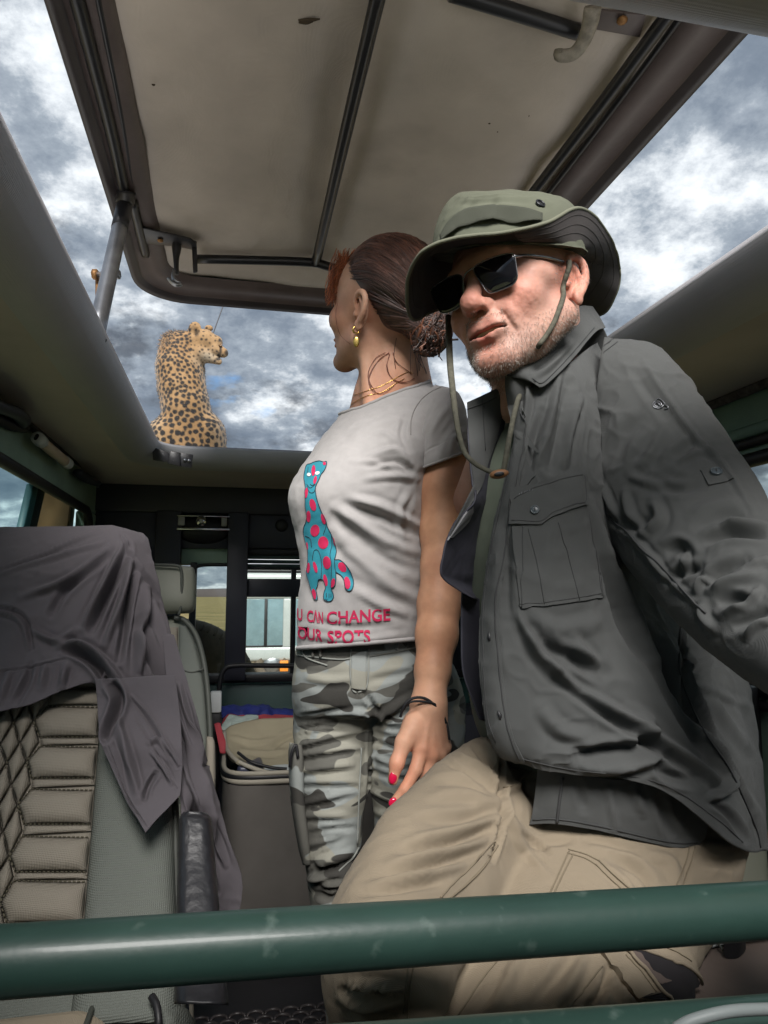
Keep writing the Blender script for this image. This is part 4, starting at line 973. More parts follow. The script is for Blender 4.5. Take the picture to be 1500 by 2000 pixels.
# ================================================================== the standing woman
from mathutils.geometry import delaunay_2d_cdt
def rod(w):
    t = np.linalg.norm(w); k = np.array(w)/t; K = np.array([[0, -k[2], k[1]], [k[2], 0, -k[0]], [-k[1], k[0], 0]])
    return np.eye(3)+np.sin(t)*K+(1-np.cos(t))*K@K
CB = np.stack([RIGHT, FWD, UPV], 1)                 # columns: camera axes in the world
def pose(wv, tv, s=1.0, yaw=0, piv=(.07, .006, -.012)):
    R0 = CB@rod(wv); Rw = R0@eul(0, 0, yaw); T = CAM+CB@np.array(tv)*s+(R0-Rw)@np.array(piv)*s
    return Rw, T, (lambda p: (np.asarray(p)-T)@Rw/s), (lambda p: np.asarray(p)@Rw.T*s+T)
def ear(S, sx, tilt=.25, kk=.003, sc=1.0):
    """outer ear: helix, antihelix, tragus, lobe around a hollow"""
    c = np.array([.070*sx, .006, -.012])
    def E(y, z, o=0.0): return c+np.array([sx*(o+.010+.35*(y+.004)), y*sc, z*sc])
    S.put(S.ell(c+np.array([sx*.004, .006, -.002]), (.006, .016*sc, .026*sc), eul(0, 0, -18*sx)), .006)
    H = [E(-.006, -.002, -.004), E(-.009, .012), E(-.001, .026), E(.012, .028), E(.021, .018), E(.021, .002), E(.015, -.012), E(.008, -.022)]
    H = spl(np.array(H), 16); S.chain(H, [.0034]*4+[.0046]*9+[.0040]*3, kk)
    S.put(S.ell(E(.004, -.027, -.002), (.0055, .0085, .0105)), .004)
    A = spl(np.array([E(.004, .018, -.003), E(.012, .008, -.003), E(.011, -.008, -.003), E(.004, -.016, -.002)]), 8); S.chain(A, [.0034]*8, .003)
    S.put(S.ell(E(-.008, -.008, -.003), (.004, .0045, .006)), .003)
    S.cut(S.ell(E(.002, -.004, .0015), (.0052, .0075, .0095)), .003)

def skin_mat(name, col, red, var=.14, bump=.12, rough=.52):
    m = mat(name, col, rough, var=var, vscale=16, col2=red, bump=bump, bscale=240, sub=.12, attrib='tone', spec=.28); return m
def tone(o, base, spots):
    """complexion: spots = (world point, radius, rgb factor)"""
    n = len(o.data.vertices); P = np.empty(n*3); o.data.vertices.foreach_get('co', P); P = P.reshape(-1, 3)+ORG[o.name]
    T = np.ones((n, 3))*np.array(base)
    for c, r, f in spots:
        r = np.asarray(r, float); d = np.linalg.norm((P-np.asarray(c))/r, axis=1); k = np.exp(-d*d)[:, None]; T *= (1-k)+k*np.array(f)
    mo = fbm(P*70, 91, 3)[:, None]; m2 = fbm(P*22, 95, 2)[:, None]; T = T*(1+.055*mo*np.array([.7, 1, 1])+.06*m2*np.array([.4, 1, 1.1]))
    attr(o, 'tone', T)

wo = thing('person', (W(740, 1200, 1.3)[0], 1.3, 0), 'woman standing in grey printed t-shirt and camouflage trousers, looking away with hair tied back', 'woman', 'people in the vehicle')
Rw, Tw, w2l, l2w = pose([.0402, .264, -2.1027], [-.0071, 1.2967, .3746], 1.055, -4)
S = SDF((-.125, -.135, -.31), (.20, .16, .135), .0022)
S.put(S.ell((0, .014, .035), (.073, .092, .083)))
S.put(S.ell((0, -.020, .01), (.066, .070, .080)), .02)
S.put(S.ell((0, -.040, -.050), (.053, .052, .060)), .025)
S.put(S.cone((.050, -.010, -.062), (.010, -.078, -.104), .018, .014), .02); S.put(S.cone((-.050, -.010, -.062), (-.010, -.078, -.104), .018, .014), .02)
S.put(S.ell((0, -.082, -.104), (.018, .014, .015)), .014)
S.put(S.ell((.040, -.062, -.028), (.022, .022, .020)), .02); S.put(S.ell((-.040, -.062, -.028), (.022, .022, .020)), .02)
S.put(S.cone((0, -.086, .012), (0, -.111, -.034), .007, .0095), .010); S.put(S.ell((.010, -.098, -.038), (.007, .008, .006)), .006); S.put(S.ell((-.010, -.098, -.038), (.007, .008, .006)), .006)
S.put(S.ell((0, -.086, .022), (.046, .012, .010)), .012)
for sx in (-1, 1): S.cut(S.ell((sx*.030, -.098, .002), (.016, .014, .010)), .012); S.put(S.ell((sx*.030, -.074, .001), (.013, .013, .010)), .003)
S.put(S.ell((0, -.090, -.064), (.022, .010, .006)), .006); S.put(S.ell((0, -.089, -.075), (.019, .010, .006)), .006)
for sx in (-1, 1): ear(S, sx)
# neck and the top of the shoulders
L_ = lambda px, py, Y: w2l(W(px, py, Y))
S.put(S.cone(L_(765, 650, 1.305), L_(752, 775, 1.315), .047, .050), .03)
S.put(S.cone(L_(712, 650, 1.285), L_(722, 790, 1.275), .012, .011), .018)            # neck muscle from ear to collar bone
S.put(S.cone(L_(790, 690, 1.33), L_(836, 812, 1.30), .038, .022), .04); S.put(S.cone(L_(735, 780, 1.33), L_(690, 845, 1.38), .036, .026), .035)
S.put(S.ell(L_(758, 845, 1.33), (.075, .055, .055)), .03)
S.put(S.cone(L_(725, 800, 1.262), L_(835, 782, 1.225), .008, .009), .012)
Vh, Fh = S.mesh(); Vh = l2w(Vh)
# arm and hand
A = SDF(np.min([W(740, 1600, 1.05), W(740, 760, 1.25), W(960, 1600, 1.05)], 0)-.03, np.max([W(920, 760, 1.28), W(960, 1300, 1.2), W(900, 760, 1.25)], 0)+.02, .0024)
ap = [(868, 842, 1.225), (868, 885, 1.215), (868, 960, 1.20), (865, 1040, 1.185), (864, 1105, 1.17), (858, 1180, 1.155), (853, 1240, 1.14), (845, 1310, 1.12), (839, 1360, 1.108), (836, 1385, 1.102)]
ar_ = [.036, .042, .0425, .0385, .0355, .0355, .0335, .0275, .0240, .0235]
A.chain([W(*p) for p in ap], ar_, .012)
A.put(A.ell(W(884, 1080, 1.185), (.018, .02, .035)), .025)
wr = W(836, 1378, 1.103)
MC = [(824, 1462, 1.088), (842, 1473, 1.090), (856, 1472, 1.098), (866, 1458, 1.108)]
for i, m_ in enumerate(MC): A.put(A.cone(wr+RIGHT*(-.010+.007*i), W(*m_), .0185, .0135-.001*i), .010)
A.put(A.ell(W(806, 1432, 1.095), (.016, .018, .026)), .012)
FG = [[(824, 1462, 1.088), (812, 1503, 1.078), (791, 1541, 1.075), (769, 1567, 1.078)], [(842, 1473, 1.090), (836, 1512, 1.088), (818, 1545, 1.092), (800, 1562, 1.10)],
      [(856, 1472, 1.098), (856, 1508, 1.104), (842, 1538, 1.112), (828, 1552, 1.12)], [(866, 1458, 1.108), (869, 1488, 1.118), (860, 1512, 1.126), (850, 1526, 1.13)]]
FR = [[.0118, .0098, .0085, .0066], [.0115, .0095, .0082, .0065], [.0110, .0090, .0078, .0062], [.0095, .0080, .0070, .0056]]
for f, r in zip(FG, FR): A.chain([W(*p) for p in f], r, .0035)
for m_ in MC: A.put(A.ell(W(*m_), (.0125,)*3), .006)
A.chain([W(*p) for p in ((808, 1412, 1.095), (789, 1450, 1.082), (775, 1490, 1.074), (767, 1524, 1.072))], [.0165, .0125, .0102, .0074], .008)
for k in range(3):                                           # tendons and veins on the back of the hand
    A.put(A.cone(W(838+5*k, 1400, 1.084+.002*k), W(829+15*k, 1462, 1.076+.007*k), .0022, .0026), .006)
Va, Fa = A.mesh()
# what the clothes hide: trunk, other arm, legs
hid = []
hid.append(loft([ringp(600, 1300, 830, 1290, 1.31, .08), ringp(605, 1150, 815, 1140, 1.31, .08), ringp(615, 1000, 820, 990, 1.31, .085), ringp(660, 880, 845, 860, 1.31, .07), ringp(700, 830, 830, 800, 1.31, .05)], 20, 24))
hid.append(loft([ringp(668, 860, 720, 850, 1.42, .035), ringp(660, 960, 715, 955, 1.46, .035), ringp(690, 1080, 740, 1080, 1.48, .03), ringp(760, 1180, 800, 1170, 1.42, .025)], 16, 16))
for a_, b_, Y in (((600, 700), (612, 690), 1.33), ((745, 880), (752, 830), 1.28)):
    hid.append(loft([ringp(a_[0], 1380, a_[1], 1380, Y, .06), ringp(b_[0]+8, 1680, b_[1]-8, 1680, Y, .045), ringp(650 if Y > 1.3 else 760, 2215, 690 if Y > 1.3 else 800, 2215, Y, .035)], 20, 20))
body = obj('body', join((Vh, Fh), (Va, Fa), *hid), skin_mat('tanned_skin', (.56, .305, .20), (.60, .345, .235)), wo)
tone(body, (1, 1, 1), [(W(708, 605, 1.25), .02, (1.05, .82, .76)), (l2w((.045, -.06, -.03)), .03, (1.08, .92, .88)), (W(868, 1000, 1.2), (.2, .2, .14), (.92, .84, .72)), (W(850, 1250, 1.13), (.2, .2, .1), (1.0, .92, .82)),
     (W(800, 1530, 1.08), .03, (1.08, .88, .82)), (W(835, 1465, 1.085), .022, (1.06, .86, .80)), (W(775, 1500, 1.07), .02, (1.06, .86, .82)), (W(760, 790, 1.27), .05, (1.06, .9, .84)), (l2w((.02, -.09, -.07)), .016, (1.0, .72, .7))])
m_nail = mat('red_nail_polish', (.62, .01, .06), .12, var=.02, coat=.6)
for c, d_, r_ in ((W(767.5, 1519, 1.0665), W(766, 1530, 1.069)-W(772, 1500, 1.070), (.0062, .0026, .0092)), (W(768, 1567, 1.0725), W(767, 1570, 1.074)-W(791, 1541, 1.072), (.0066, .0030, .0075))):
    z = nrm(d_); y = nrm(FWD-z*(FWD@z)); x = np.cross(y, z); obj('fingernail', uvs(c, r_, 10, 12, np.stack([x, y, z], 1)), m_nail, wo)

# ---- t-shirt
m_tee = mat('heather_grey_jersey', (.345, .33, .325), .88, var=.05, vscale=60, bump=.15, bscale=60, weave=(420, .25), sheen=.2)
TR = [ringp(581, 1266, 838, 1246, 1.31, .100, -.05), ringp(580, 1215, 838, 1198, 1.31, .104, -.05), ringp(588, 1120, 838, 1105, 1.31, .108, -.05), ringp(577, 1040, 838, 1025, 1.31, .118, -.05),
      ringp(564, 970, 838, 950, 1.31, .128, -.06), ringp(588, 914, 850, 890, 1.31, .118, -.07), ringp(626, 864, 864, 832, 1.32, .103, -.08), ringp(647, 836, 866, 792, 1.325, .088, -.08), ringp(660, 816, 852, 760, 1.33, .068, -.07), ringp(664, 809, 840, 744, 1.33, .060, -.06)]
V, Fc = loft(TR, 150, 200, 2.15, cap=False); N = vnormals(V, Fc)
if np.sum(N*(CAM-V)*(np.sum((CAM-V)*(V-TR[4][:3]), 1) > -99)[:, None]) < 0 and False: Fc = Fc[:, ::-1]
cen = np.array([r[:3] for r in TR]).mean(0)
if np.mean(np.sum(N*(V-cen), 1)) < 0: Fc = Fc[:, ::-1]; N = -N
ST = [([(800, 905), (770, 880), (715, 895)], 8, .006), ([(805, 920), (770, 900), (720, 912)], 6, -.006), ([(812, 935), (770, 930), (715, 935)], 8, .005), ([(800, 880), (785, 850), (790, 815)], 7, -.006), ([(775, 870), (760, 850), (740, 845)], 7, .004),
      ([(655, 990), (700, 1020), (760, 1060), (825, 1085)], 11, .007), ([(650, 1010), (700, 1050), (760, 1095), (825, 1120)], 11, -.006), ([(680, 985), (740, 1010), (820, 1045)], 11, -.006), ([(650, 1040), (700, 1090), (760, 1140), (822, 1175)], 13, .006),
      ([(690, 975), (750, 990), (820, 1030)], 10, .006), ([(660, 1110), (720, 1150), (810, 1190)], 13, -.005), ([(640, 1070), (660, 1130), (665, 1190)], 14, .003), ([(700, 1150), (740, 1180), (800, 1200)], 10, .005),
      ([(680, 900), (740, 905), (790, 930)], 6, .003), ([(690, 850), (730, 830), (780, 815)], 9, .003), ([(600, 1210), (680, 1225), (760, 1222)], 9, -.003), ([(600, 1240), (690, 1250), (800, 1238)], 8, .003), ([(800, 960), (780, 1000), (790, 1060)], 8, .004)]
V = strokes(V, N, ST); V = V+N*(.0022*fbm(V*np.array([14, 14, 20]), 12, 3)+.0006*fbm(V*60, 13, 2)+crumple(V, 16, .0014, 81))[:, None]
tee = obj('t_shirt', (V, Fc), m_tee, wo); TB = BVHTree.FromPolygons([Vector(p) for p in V], Fc.tolist())
k = 200
obj('rolled_hem', tube(np.concatenate([V[:k], V[:1]]), .0042, 8), m_tee, tee); obj('neck_binding', tube(np.concatenate([V[-k:], V[-k:-k+1]]), .0034, 8), m_tee, tee)
SL = [ringp(772, 812, 850, 752, 1.275, .045, -.03), ringp(786, 850, 892, 768, 1.245, .060, -.02), ringp(798, 886, 910, 822, 1.225, .062), ringp(806, 906, 916, 856, 1.215, .060), ringp(811, 919, 920, 878, 1.212, .057)]
V2, F2 = loft(SL, 70, 90, 2.1, cap=False); N2 = vnormals(V2, F2)
if np.mean(np.sum(N2*(V2-SL[2][:3]), 1)) < 0: F2 = F2[:, ::-1]; N2 = -N2
V2 = strokes(V2, N2, [([(845, 775), (820, 830), (812, 900)], 6, -.004), ([(880, 790), (850, 830), (830, 880)], 9, .005), ([(895, 810), (860, 860), (850, 890)], 8, -.004), ([(905, 840), (885, 860), (880, 885)], 6, .004), ([(850, 800), (830, 840), (815, 880)], 6, .004), ([(815, 895), (865, 862), (918, 862)], 2, -.0015)])
V2 = V2+N2*(.0018*fbm(V2*22, 15, 3))[:, None]
slv = obj('sleeve', (V2, F2), m_tee, tee); obj('sleeve_hem', tube(np.concatenate([V2[-90:], V2[-90:-89]]), .0024, 8), m_tee, tee)
SLB = [None]
SLB = BVHTree.FromPolygons([Vector(p) for p in np.concatenate([V, V2])], np.concatenate([Fc, F2+len(V)]).tolist())
# far sleeve, just the shoulder cap beyond the chest
V3, F3 = loft([ringp(668, 840, 730, 815, 1.40, .05), ringp(655, 880, 725, 870, 1.43, .055), ringp(652, 930, 722, 930, 1.45, .05)], 30, 40, 2.1, cap=False); obj('sleeve', (V3, F3), m_tee, tee)

SEAMS_ = [(868, 754), (845, 764), (826, 778), (812, 796), (803, 820), (802, 850)]
# ---- print on the shirt: flat ink that follows the cloth
def onshirt(p2, off=.0012):
    o = []
    for x, y in p2:
        d = Vector(ray(x, y)).normalized(); hit = TB.ray_cast(Vector(CAM), d)
        if hit[0] is None: hit = TB.find_nearest(Vector(W(x, y, 1.22)))
        nn = hit[1]; nn = nn if nn.dot(d) < 0 else -nn
        o.append(np.array(hit[0])+np.array(nn)*off)
    return np.array(o)
def fill(poly, stepx=4.0):
    poly = np.array(poly, float); lo, hi = poly.min(0), poly.max(0)
    gx, gy = np.meshgrid(np.arange(lo[0], hi[0], stepx), np.arange(lo[1], hi[1], stepx)); Q = np.stack([gx.ravel(), gy.ravel()], 1)
    x, y = Q[:, 0], Q[:, 1]; ins = np.zeros(len(Q), bool); n = len(poly)
    for i in range(n):
        a, b = poly[i], poly[i-1]; c = (a[1] > y) != (b[1] > y); t = (b[0]-a[0])*(y-a[1])/np.where(b[1] == a[1], 1e-9, b[1]-a[1])+a[0]; ins ^= c & (x < t)
    pts = [Vector(p) for p in poly]+[Vector(p) for p in Q[ins]]
    r = delaunay_2d_cdt(pts, [], [list(range(n))], 1, 1e-4)
    return np.array([v[:] for v in r[0]]), [list(f) for f in r[2]]
c4 = lambda P: [(x/3.571+540, y/3.571+850) for x, y in P]
def closed(P, m=160): P = np.array(P+P[:3], float); q = spl(P, m); n = len(P); s = int(m/(n-1)); return q[s:int(m*(n-2)/(n-1))+1]
def ink(poly, m, name, off, par, step=4.0):
    P2, Fq = fill(poly, step); return obj(name, (onshirt(P2, off), Fq), m, par)
m_ti = mat('teal_ink', (.02, .22, .29), .8, var=.05); m_ri = mat('crimson_ink', (.50, .012, .075), .8, var=.06, vscale=60); m_wi = mat('white_ink', (.7, .72, .72), .8, var=.02); m_di = mat('dark_ink', (.02, .04, .06), .8, var=.05)
SIL = [(200, 330), (195, 290), (203, 240), (216, 208), (240, 202), (265, 190), (300, 182), (330, 190), (352, 187), (350, 215), (335, 250), (315, 275), (300, 310), (280, 350), (275, 380), (282, 430), (300, 490), (320, 540), (345, 590), (360, 640), (385, 690), (408, 750), (418, 800), (410, 850), (406, 868), (440, 870), (480, 900), (515, 945), (535, 1000), (537, 1050), (525, 1080), (500, 1085), (480, 1065), (468, 1010), (450, 980), (420, 957), (413, 952), (418, 1000), (410, 1050), (387, 1068), (398, 1100), (402, 1130), (385, 1155), (355, 1158), (332, 1140), (335, 1095), (345, 1060), (330, 1010), (298, 1005), (290, 1050), (280, 1075), (290, 1130), (285, 1150), (265, 1140), (245, 1075), (230, 1020), (213, 960), (222, 900), (222, 800), (205, 740), (192, 680), (195, 640), (210, 600), (215, 550), (205, 500), (205, 450), (203, 400), (205, 360)]
prt = ink(c4(SIL), m_ti, 'cat_print', .0012, tee)
def ellp(cx, cy, rx, ry, rot=0, n=22):
    t = np.linspace(0, 2*np.pi, n, endpoint=False); a = R(rot); x, y = rx*np.cos(t), ry*np.sin(t); return [(cx+x_*math.cos(a)-y_*math.sin(a), cy+x_*math.sin(a)+y_*math.cos(a)) for x_, y_ in zip(x, y)]
for e in ((262, 250, 13, 38, 5), (274, 315, 11, 28, 12), (338, 202, 11, 12, 0), (214, 402, 10, 36, 6), (258, 485, 21, 42, -15), (228, 565, 15, 40, 0), (330, 582, 13, 38, -15), (273, 663, 31, 42, 8), (330, 748, 36, 44, 0), (220, 772, 6, 28, -5), (405, 740, 5, 28, -10), (355, 888, 26, 44, -6), (228, 925, 11, 36, 4), (275, 920, 12, 40, -15), (460, 920, 25, 38, -35), (492, 1030, 22, 43, -10), (345, 1010, 14, 42, -10), (398, 1030, 13, 34, 12), (267, 1107, 14, 38, -10)):
    obj('print_spot', (lambda P: (onshirt(P[0], .0019), P[1]))(fill(c4(ellp(*e)), 4)), m_ri, prt)
for e in ((232, 278, 13, 12, 0), (290, 268, 17, 12, -18)): obj('print_eye', (lambda P: (onshirt(P[0], .0023), P[1]))(fill(c4(ellp(*e)), 3)), m_wi, prt)
ln = []
def inkline(P, wd=.0007, closed_=False):
    P = np.array(c4(P)); P = np.concatenate([P, P[:1]]) if closed_ else P; q = spl(P, max(8, 4*len(P))); ln.append(tube(onshirt(q, .0016), wd, 5))
inkline(SIL, .0007, True)
for P in ([(215, 345), (240, 370), (275, 345)], [(232, 282), (236, 276)], [(288, 272), (294, 264)], [(255, 870), (265, 810), (290, 800), (310, 840), (318, 900), (315, 1000)], [(385, 690), (390, 760), (375, 830), (385, 900), (385, 1060)], [(205, 700), (240, 720), (250, 780)], [(405, 868), (408, 920), (415, 955)], [(350, 1100), (352, 1130)], [(370, 1105), (370, 1135)], [(385, 1105), (384, 1130)], [(216, 360), (235, 398), (262, 400), (278, 370)], [(225, 225), (222, 262)], [(270, 345), (252, 352), (240, 345)], [(345, 590), (348, 640), (330, 690)]): inkline(P, .0006)
obj('print_outline', join(*ln), m_di, prt, kind='stuff')
def word(txt, x0, x1, yb0, yb1, h, name='lettering', shear=0.0):
    cu = bpy.data.curves.new('t', 'FONT'); cu.body = txt; cu.offset = .022; cu.resolution_u = 4; to = bpy.data.objects.new('t', cu); C.objects.link(to)
    dg = bpy.context.evaluated_depsgraph_get(); dg.update(); me = to.evaluated_get(dg).to_mesh()
    P = np.array([v.co[:2] for v in me.vertices]); Fq = [list(p.vertices) for p in me.polygons]; to.evaluated_get(dg).to_mesh_clear(); bpy.data.objects.remove(to); bpy.data.curves.remove(cu)
    lo, hi = P.min(0), P.max(0); u = (P[:, 0]-lo[0])/(hi[0]-lo[0]); v = (P[:, 1]-0)/(.7)
    x = x0+(x1-x0)*u+shear*v; y = yb0+(yb1-yb0)*u-h*v
    return obj(name, (onshirt(np.stack([x, y], 1), .0016), Fq), m_ri, tee)
word('U', 582, 592, 1210, 1212, 22); word('C', 601, 613, 1214, 1215, 22); word('\u039bN', 613, 632, 1215, 1218, 22); word('CHANGE', 639, 762, 1218, 1211, 23)
word('Y', 576, 583, 1244, 1245, 21); word('OUR', 583, 631, 1246, 1252, 22); word('SPOTS', 640, 723, 1256, 1255, 24)

# ---- camouflage trousers
m_camo = bpy.data.materials.new('grey_camouflage'); m_camo.use_nodes = True; t_ = m_camo.node_tree; N_ = t_.nodes; K_ = t_.links
pb = N_['Principled BSDF']; pb.inputs['Roughness'].default_value = .85
tcn = N_.new('ShaderNodeTexCoord'); col_prev = None
def cam_layer(scale, seed, thr, col, prev, soft=.012):
    mp = N_.new('ShaderNodeMapping'); mp.inputs['Scale'].default_value = scale; mp.inputs['Location'].default_value = seed; K_.new(tcn.outputs['Object'], mp.inputs[0])
    nn = N_.new('ShaderNodeTexNoise'); nn.inputs['Scale'].default_value = 1; nn.inputs['Detail'].default_value = 1.2; nn.inputs['Distortion'].default_value = .6; K_.new(mp.outputs[0], nn.inputs['Vector'])
    rp = N_.new('ShaderNodeValToRGB'); rp.color_ramp.elements[0].position = thr; rp.color_ramp.elements[1].position = thr+soft; K_.new(nn.outputs['Fac'], rp.inputs[0])
    mm = N_.new('ShaderNodeMix'); mm.data_type = 'RGBA'; K_.new(rp.outputs[0], mm.inputs[0]); mm.inputs[7].default_value = (*col, 1)
    if isinstance(prev, tuple): mm.inputs[6].default_value = (*prev, 1)
    else: K_.new(prev, mm.inputs[6])
    return mm.outputs[2]
c_ = cam_layer((9, 9, 17), (1, 2, 3), .50, (.285, .28, .235), (.26, .28, .27))
c_ = cam_layer((8, 8, 19), (5.3, 1.1, 7.7), .535, (.105, .103, .09), c_)
c_ = cam_layer((10, 10, 24), (9.1, 4.2, 2.7), .60, (.042, .04, .035), c_)
K_.new(c_, pb.inputs['Base Color'])
nb = N_.new('ShaderNodeTexNoise'); nb.inputs['Scale'].default_value = 300; K_.new(tcn.outputs['Object'], nb.inputs['Vector']); bb = N_.new('ShaderNodeBump'); bb.inputs['Strength'].default_value = .2; bb.inputs['Distance'].default_value = .001; K_.new(nb.outputs['Fac'], bb.inputs['Height']); K_.new(bb.outputs[0], pb.inputs['Normal'])
pel = loft([ringp(586, 1246, 838, 1232, 1.31, .093), ringp(578, 1275, 855, 1265, 1.31, .102), ringp(572, 1320, 885, 1310, 1.31, .112), ringp(572, 1372, 902, 1366, 1.31, .114), ringp(580, 1405, 900, 1400, 1.31, .10)], 30, 60, 2.3)
la = loft([ringp(573, 1385, 726, 1385, 1.335, .088), ringp(574, 1450, 722, 1450, 1.33, .085), ringp(580, 1540, 714, 1540, 1.32, .078), ringp(591, 1650, 703, 1650, 1.31, .066), ringp(603, 1730, 694, 1735, 1.31, .060), ringp(622, 1850, 706, 1850, 1.31, .058), ringp(640, 2010, 722, 2010, 1.31, .055), ringp(652, 2225, 722, 2225, 1.31, .05)], 80, 50, 2.2)
lb = loft([ringp(724, 1390, 904, 1385, 1.285, .088), ringp(722, 1470, 898, 1470, 1.28, .084), ringp(733, 1600, 872, 1600, 1.27, .075), ringp(738, 1700, 855, 1700, 1.26, .065), ringp(748, 1900, 850, 1900, 1.26, .058), ringp(755, 2225, 835, 2225, 1.26, .05)], 70, 50, 2.2)
V, Fc = remesh(join(pel, la, lb), .0045, 6); N = vnormals(V, Fc)
SP = []
rg = random.Random(11)
for y in (1395, 1418, 1442, 1468, 1500, 1528, 1560, 1595, 1625, 1655, 1685, 1712):
    s = rg.uniform(-8, 8); x0 = 574+max(0, (y-1500)*.11); x1 = 722-max(0, (y-1450)*.11)
    SP.append(([(x0+rg.uniform(-4, 20), y+s+6), ((x0+x1)/2, y-4), (x1-rg.uniform(0, 30), y-s-8)], rg.uniform(5, 8), rg.choice((1, 1, -1))*rg.uniform(.004, .0065)))
    SP.append(([(x0+2, y+s+16), ((x0+x1)/2, y+8), (x1-rg.uniform(10, 50), y-s+4)], rg.uniform(4, 7), -rg.uniform(.003, .005)))
for y in (1400, 1422, 1450, 1480, 1512, 1550, 1590, 1630, 1675): SP.append(([(724, y-6), (775, y+rg.uniform(6, 16)), (840, y+rg.uniform(-2, 12))], rg.uniform(5, 8), rg.choice((1, -1, 1))*rg.uniform(.004, .006)))
SP += [([(735, 1398), (690, 1390), (640, 1396)], 7, .006), ([(735, 1405), (780, 1375), (830, 1350)], 8, .006), ([(732, 1412), (780, 1395), (830, 1385)], 7, -.006), ([(727, 1385), (724, 1470), (718, 1600)], 5, -.012), ([(590, 1320), (640, 1330), (690, 1325)], 9, .004), ([(720, 1330), (770, 1320), (820, 1310)], 9, -.004), ([(710, 1350), (735, 1390), (728, 1420)], 6, -.008),
       ([(610, 1690), (640, 1700), (690, 1680)], 8, -.009), ([(605, 1710), (650, 1725), (690, 1705)], 9, .010), ([(615, 1745), (650, 1755), (685, 1735)], 8, -.009), ([(620, 1680), (650, 1672), (690, 1660)], 7, .007)]
V = strokes(V, N, SP); V = V+N*(.0015*fbm(V*np.array([18, 18, 40]), 22, 3))[:, None]
trs = obj('camouflage_trousers', (V, Fc), m_camo, wo); PB = BVHTree.FromPolygons([Vector(p) for p in V], Fc.tolist())
def onb(BV, P, off, m=None):
    q = spl(np.array(P, float), m or 5*len(P)); o = []
    for x, y in q:
        d = Vector(ray(x, y)).normalized(); h = BV.ray_cast(Vector(CAM), d)
        if h[0] is None: continue
        nn = h[1] if h[1].dot(d) < 0 else -h[1]; o.append(np.array(h[0])+np.array(nn)*off)
    return np.array(o)
q = onb(SLB, SEAMS_, .0006)
if len(q) > 3: obj('shoulder_seam', tube(q, .0009, 6), mat('grey_thread', (.22, .21, .2), .9), tee)
m_seam = mat('grey_seam', (.24, .25, .23), .85)
for P in ([(686, 1268), (684, 1310), (688, 1345), (696, 1353)], [(720, 1268), (719, 1320), (714, 1345), (700, 1352)], [(583, 1280), (660, 1288), (685, 1286)], [(720, 1282), (780, 1272), (820, 1262)], [(583, 1470), (588, 1560), (597, 1650)], [(700, 1655), (688, 1675), (662, 1702)], [(705, 1460), (700, 1560), (697, 1650)], [(590, 1268), (600, 1285), (640, 1300)]):
    q = onb(PB, P, .0012)
    if len(q) > 3: obj('trouser_seam', tube(q, .0016, 6), m_seam, trs)
q = onb(PB, [(688, 1275), (686, 1310), (690, 1340), (700, 1348), (712, 1338), (716, 1310), (717, 1275)], .004)
G = np.stack([spl(np.array([onb(PB, [(686, y), (703, y+2), (720, y)], .004)[i] for i in (0, 4, 8, 12)]), 10) for y in (1272, 1290, 1310, 1330, 1345)]); obj('fly_flap', sheet(spl(G, 24), .003), m_camo, trs)
for P in ([(614, 1268), (614, 1284)], [(628, 1268), (628, 1284)], [(775, 1258), (774, 1270)], [(794, 1254), (794, 1266)]):
    q = onb(PB, P, .004, 5)
    if len(q) > 2: obj('belt_loop', tube(q, .0028, 6), m_camo, trs)
obj('cargo_pocket', loft([ringp(566, 1450, 590, 1455, 1.30, .02), ringp(564, 1480, 592, 1485, 1.29, .03), ringp(568, 1560, 594, 1560, 1.29, .03), ringp(582, 1650, 604, 1650, 1.29, .025), ringp(592, 1690, 606, 1690, 1.29, .012)], 30, 24, 2.6), m_camo, trs)
obj('pocket_strap', tube([W(566, 1498, 1.262), W(570, 1470, 1.258), W(578, 1455, 1.26), W(582, 1480, 1.258)], .0028, 6, 16), m_black, trs)

# ---- bracelet, earring, necklaces
m_cord = mat('black_cord', (.008, .008, .01), .7)
def wristring(P, r): return tube(spl(np.array([W(*p) for p in P]), 40), r, 7)
obj('bracelet', join(wristring([(782, 1400, 1.085), (790, 1378, 1.078), (806, 1364, 1.076), (830, 1364, 1.077), (852, 1380, 1.080), (866, 1398, 1.094)], .0022), wristring([(784, 1392, 1.086), (800, 1372, 1.077), (826, 1370, 1.0755), (850, 1376, 1.079), (868, 1400, 1.096), (874, 1420, 1.09), (878, 1445, 1.09)], .0018), wristring([(862, 1386, 1.086), (866, 1400, 1.088), (870, 1412, 1.09)], .0032)), m_cord, wo)
m_gold = mat('gold', (.75, .50, .14), .25, metal=1.0, var=.05)
el = l2w((.081, .006, -.043)); a = np.linspace(0, 2*np.pi, 30)
hp = obj('earring', tube(np.array([el+RIGHT*(.0058*math.cos(t))+UPV*(.0062*math.sin(t)-.005)+FWD*(.002*math.cos(t)-.002) for t in a]), .0017, 8), m_gold, wo)
obj('pendant', uvs(el+UPV*-.0265, (.0056, .0012, .0098), 12, 16, CB), m_gold, hp)
hb_ = BVHTree.FromPolygons([Vector(p) for p in Vh], Fh.tolist())
c2p = lambda P: [(x/4.054+560, y/4.054+440) for x, y in P]
for P in ([(520, 1350), (640, 1310), (760, 1268), (880, 1200), (960, 1162), (1000, 1175)], [(420, 1490), (520, 1412), (640, 1350), (760, 1320), (860, 1255), (930, 1215)]):
    q = onb(hb_, c2p(P), .001, 40)
    if len(q) > 3: obj('necklace', tube(q, .0005, 5), m_gold, wo)

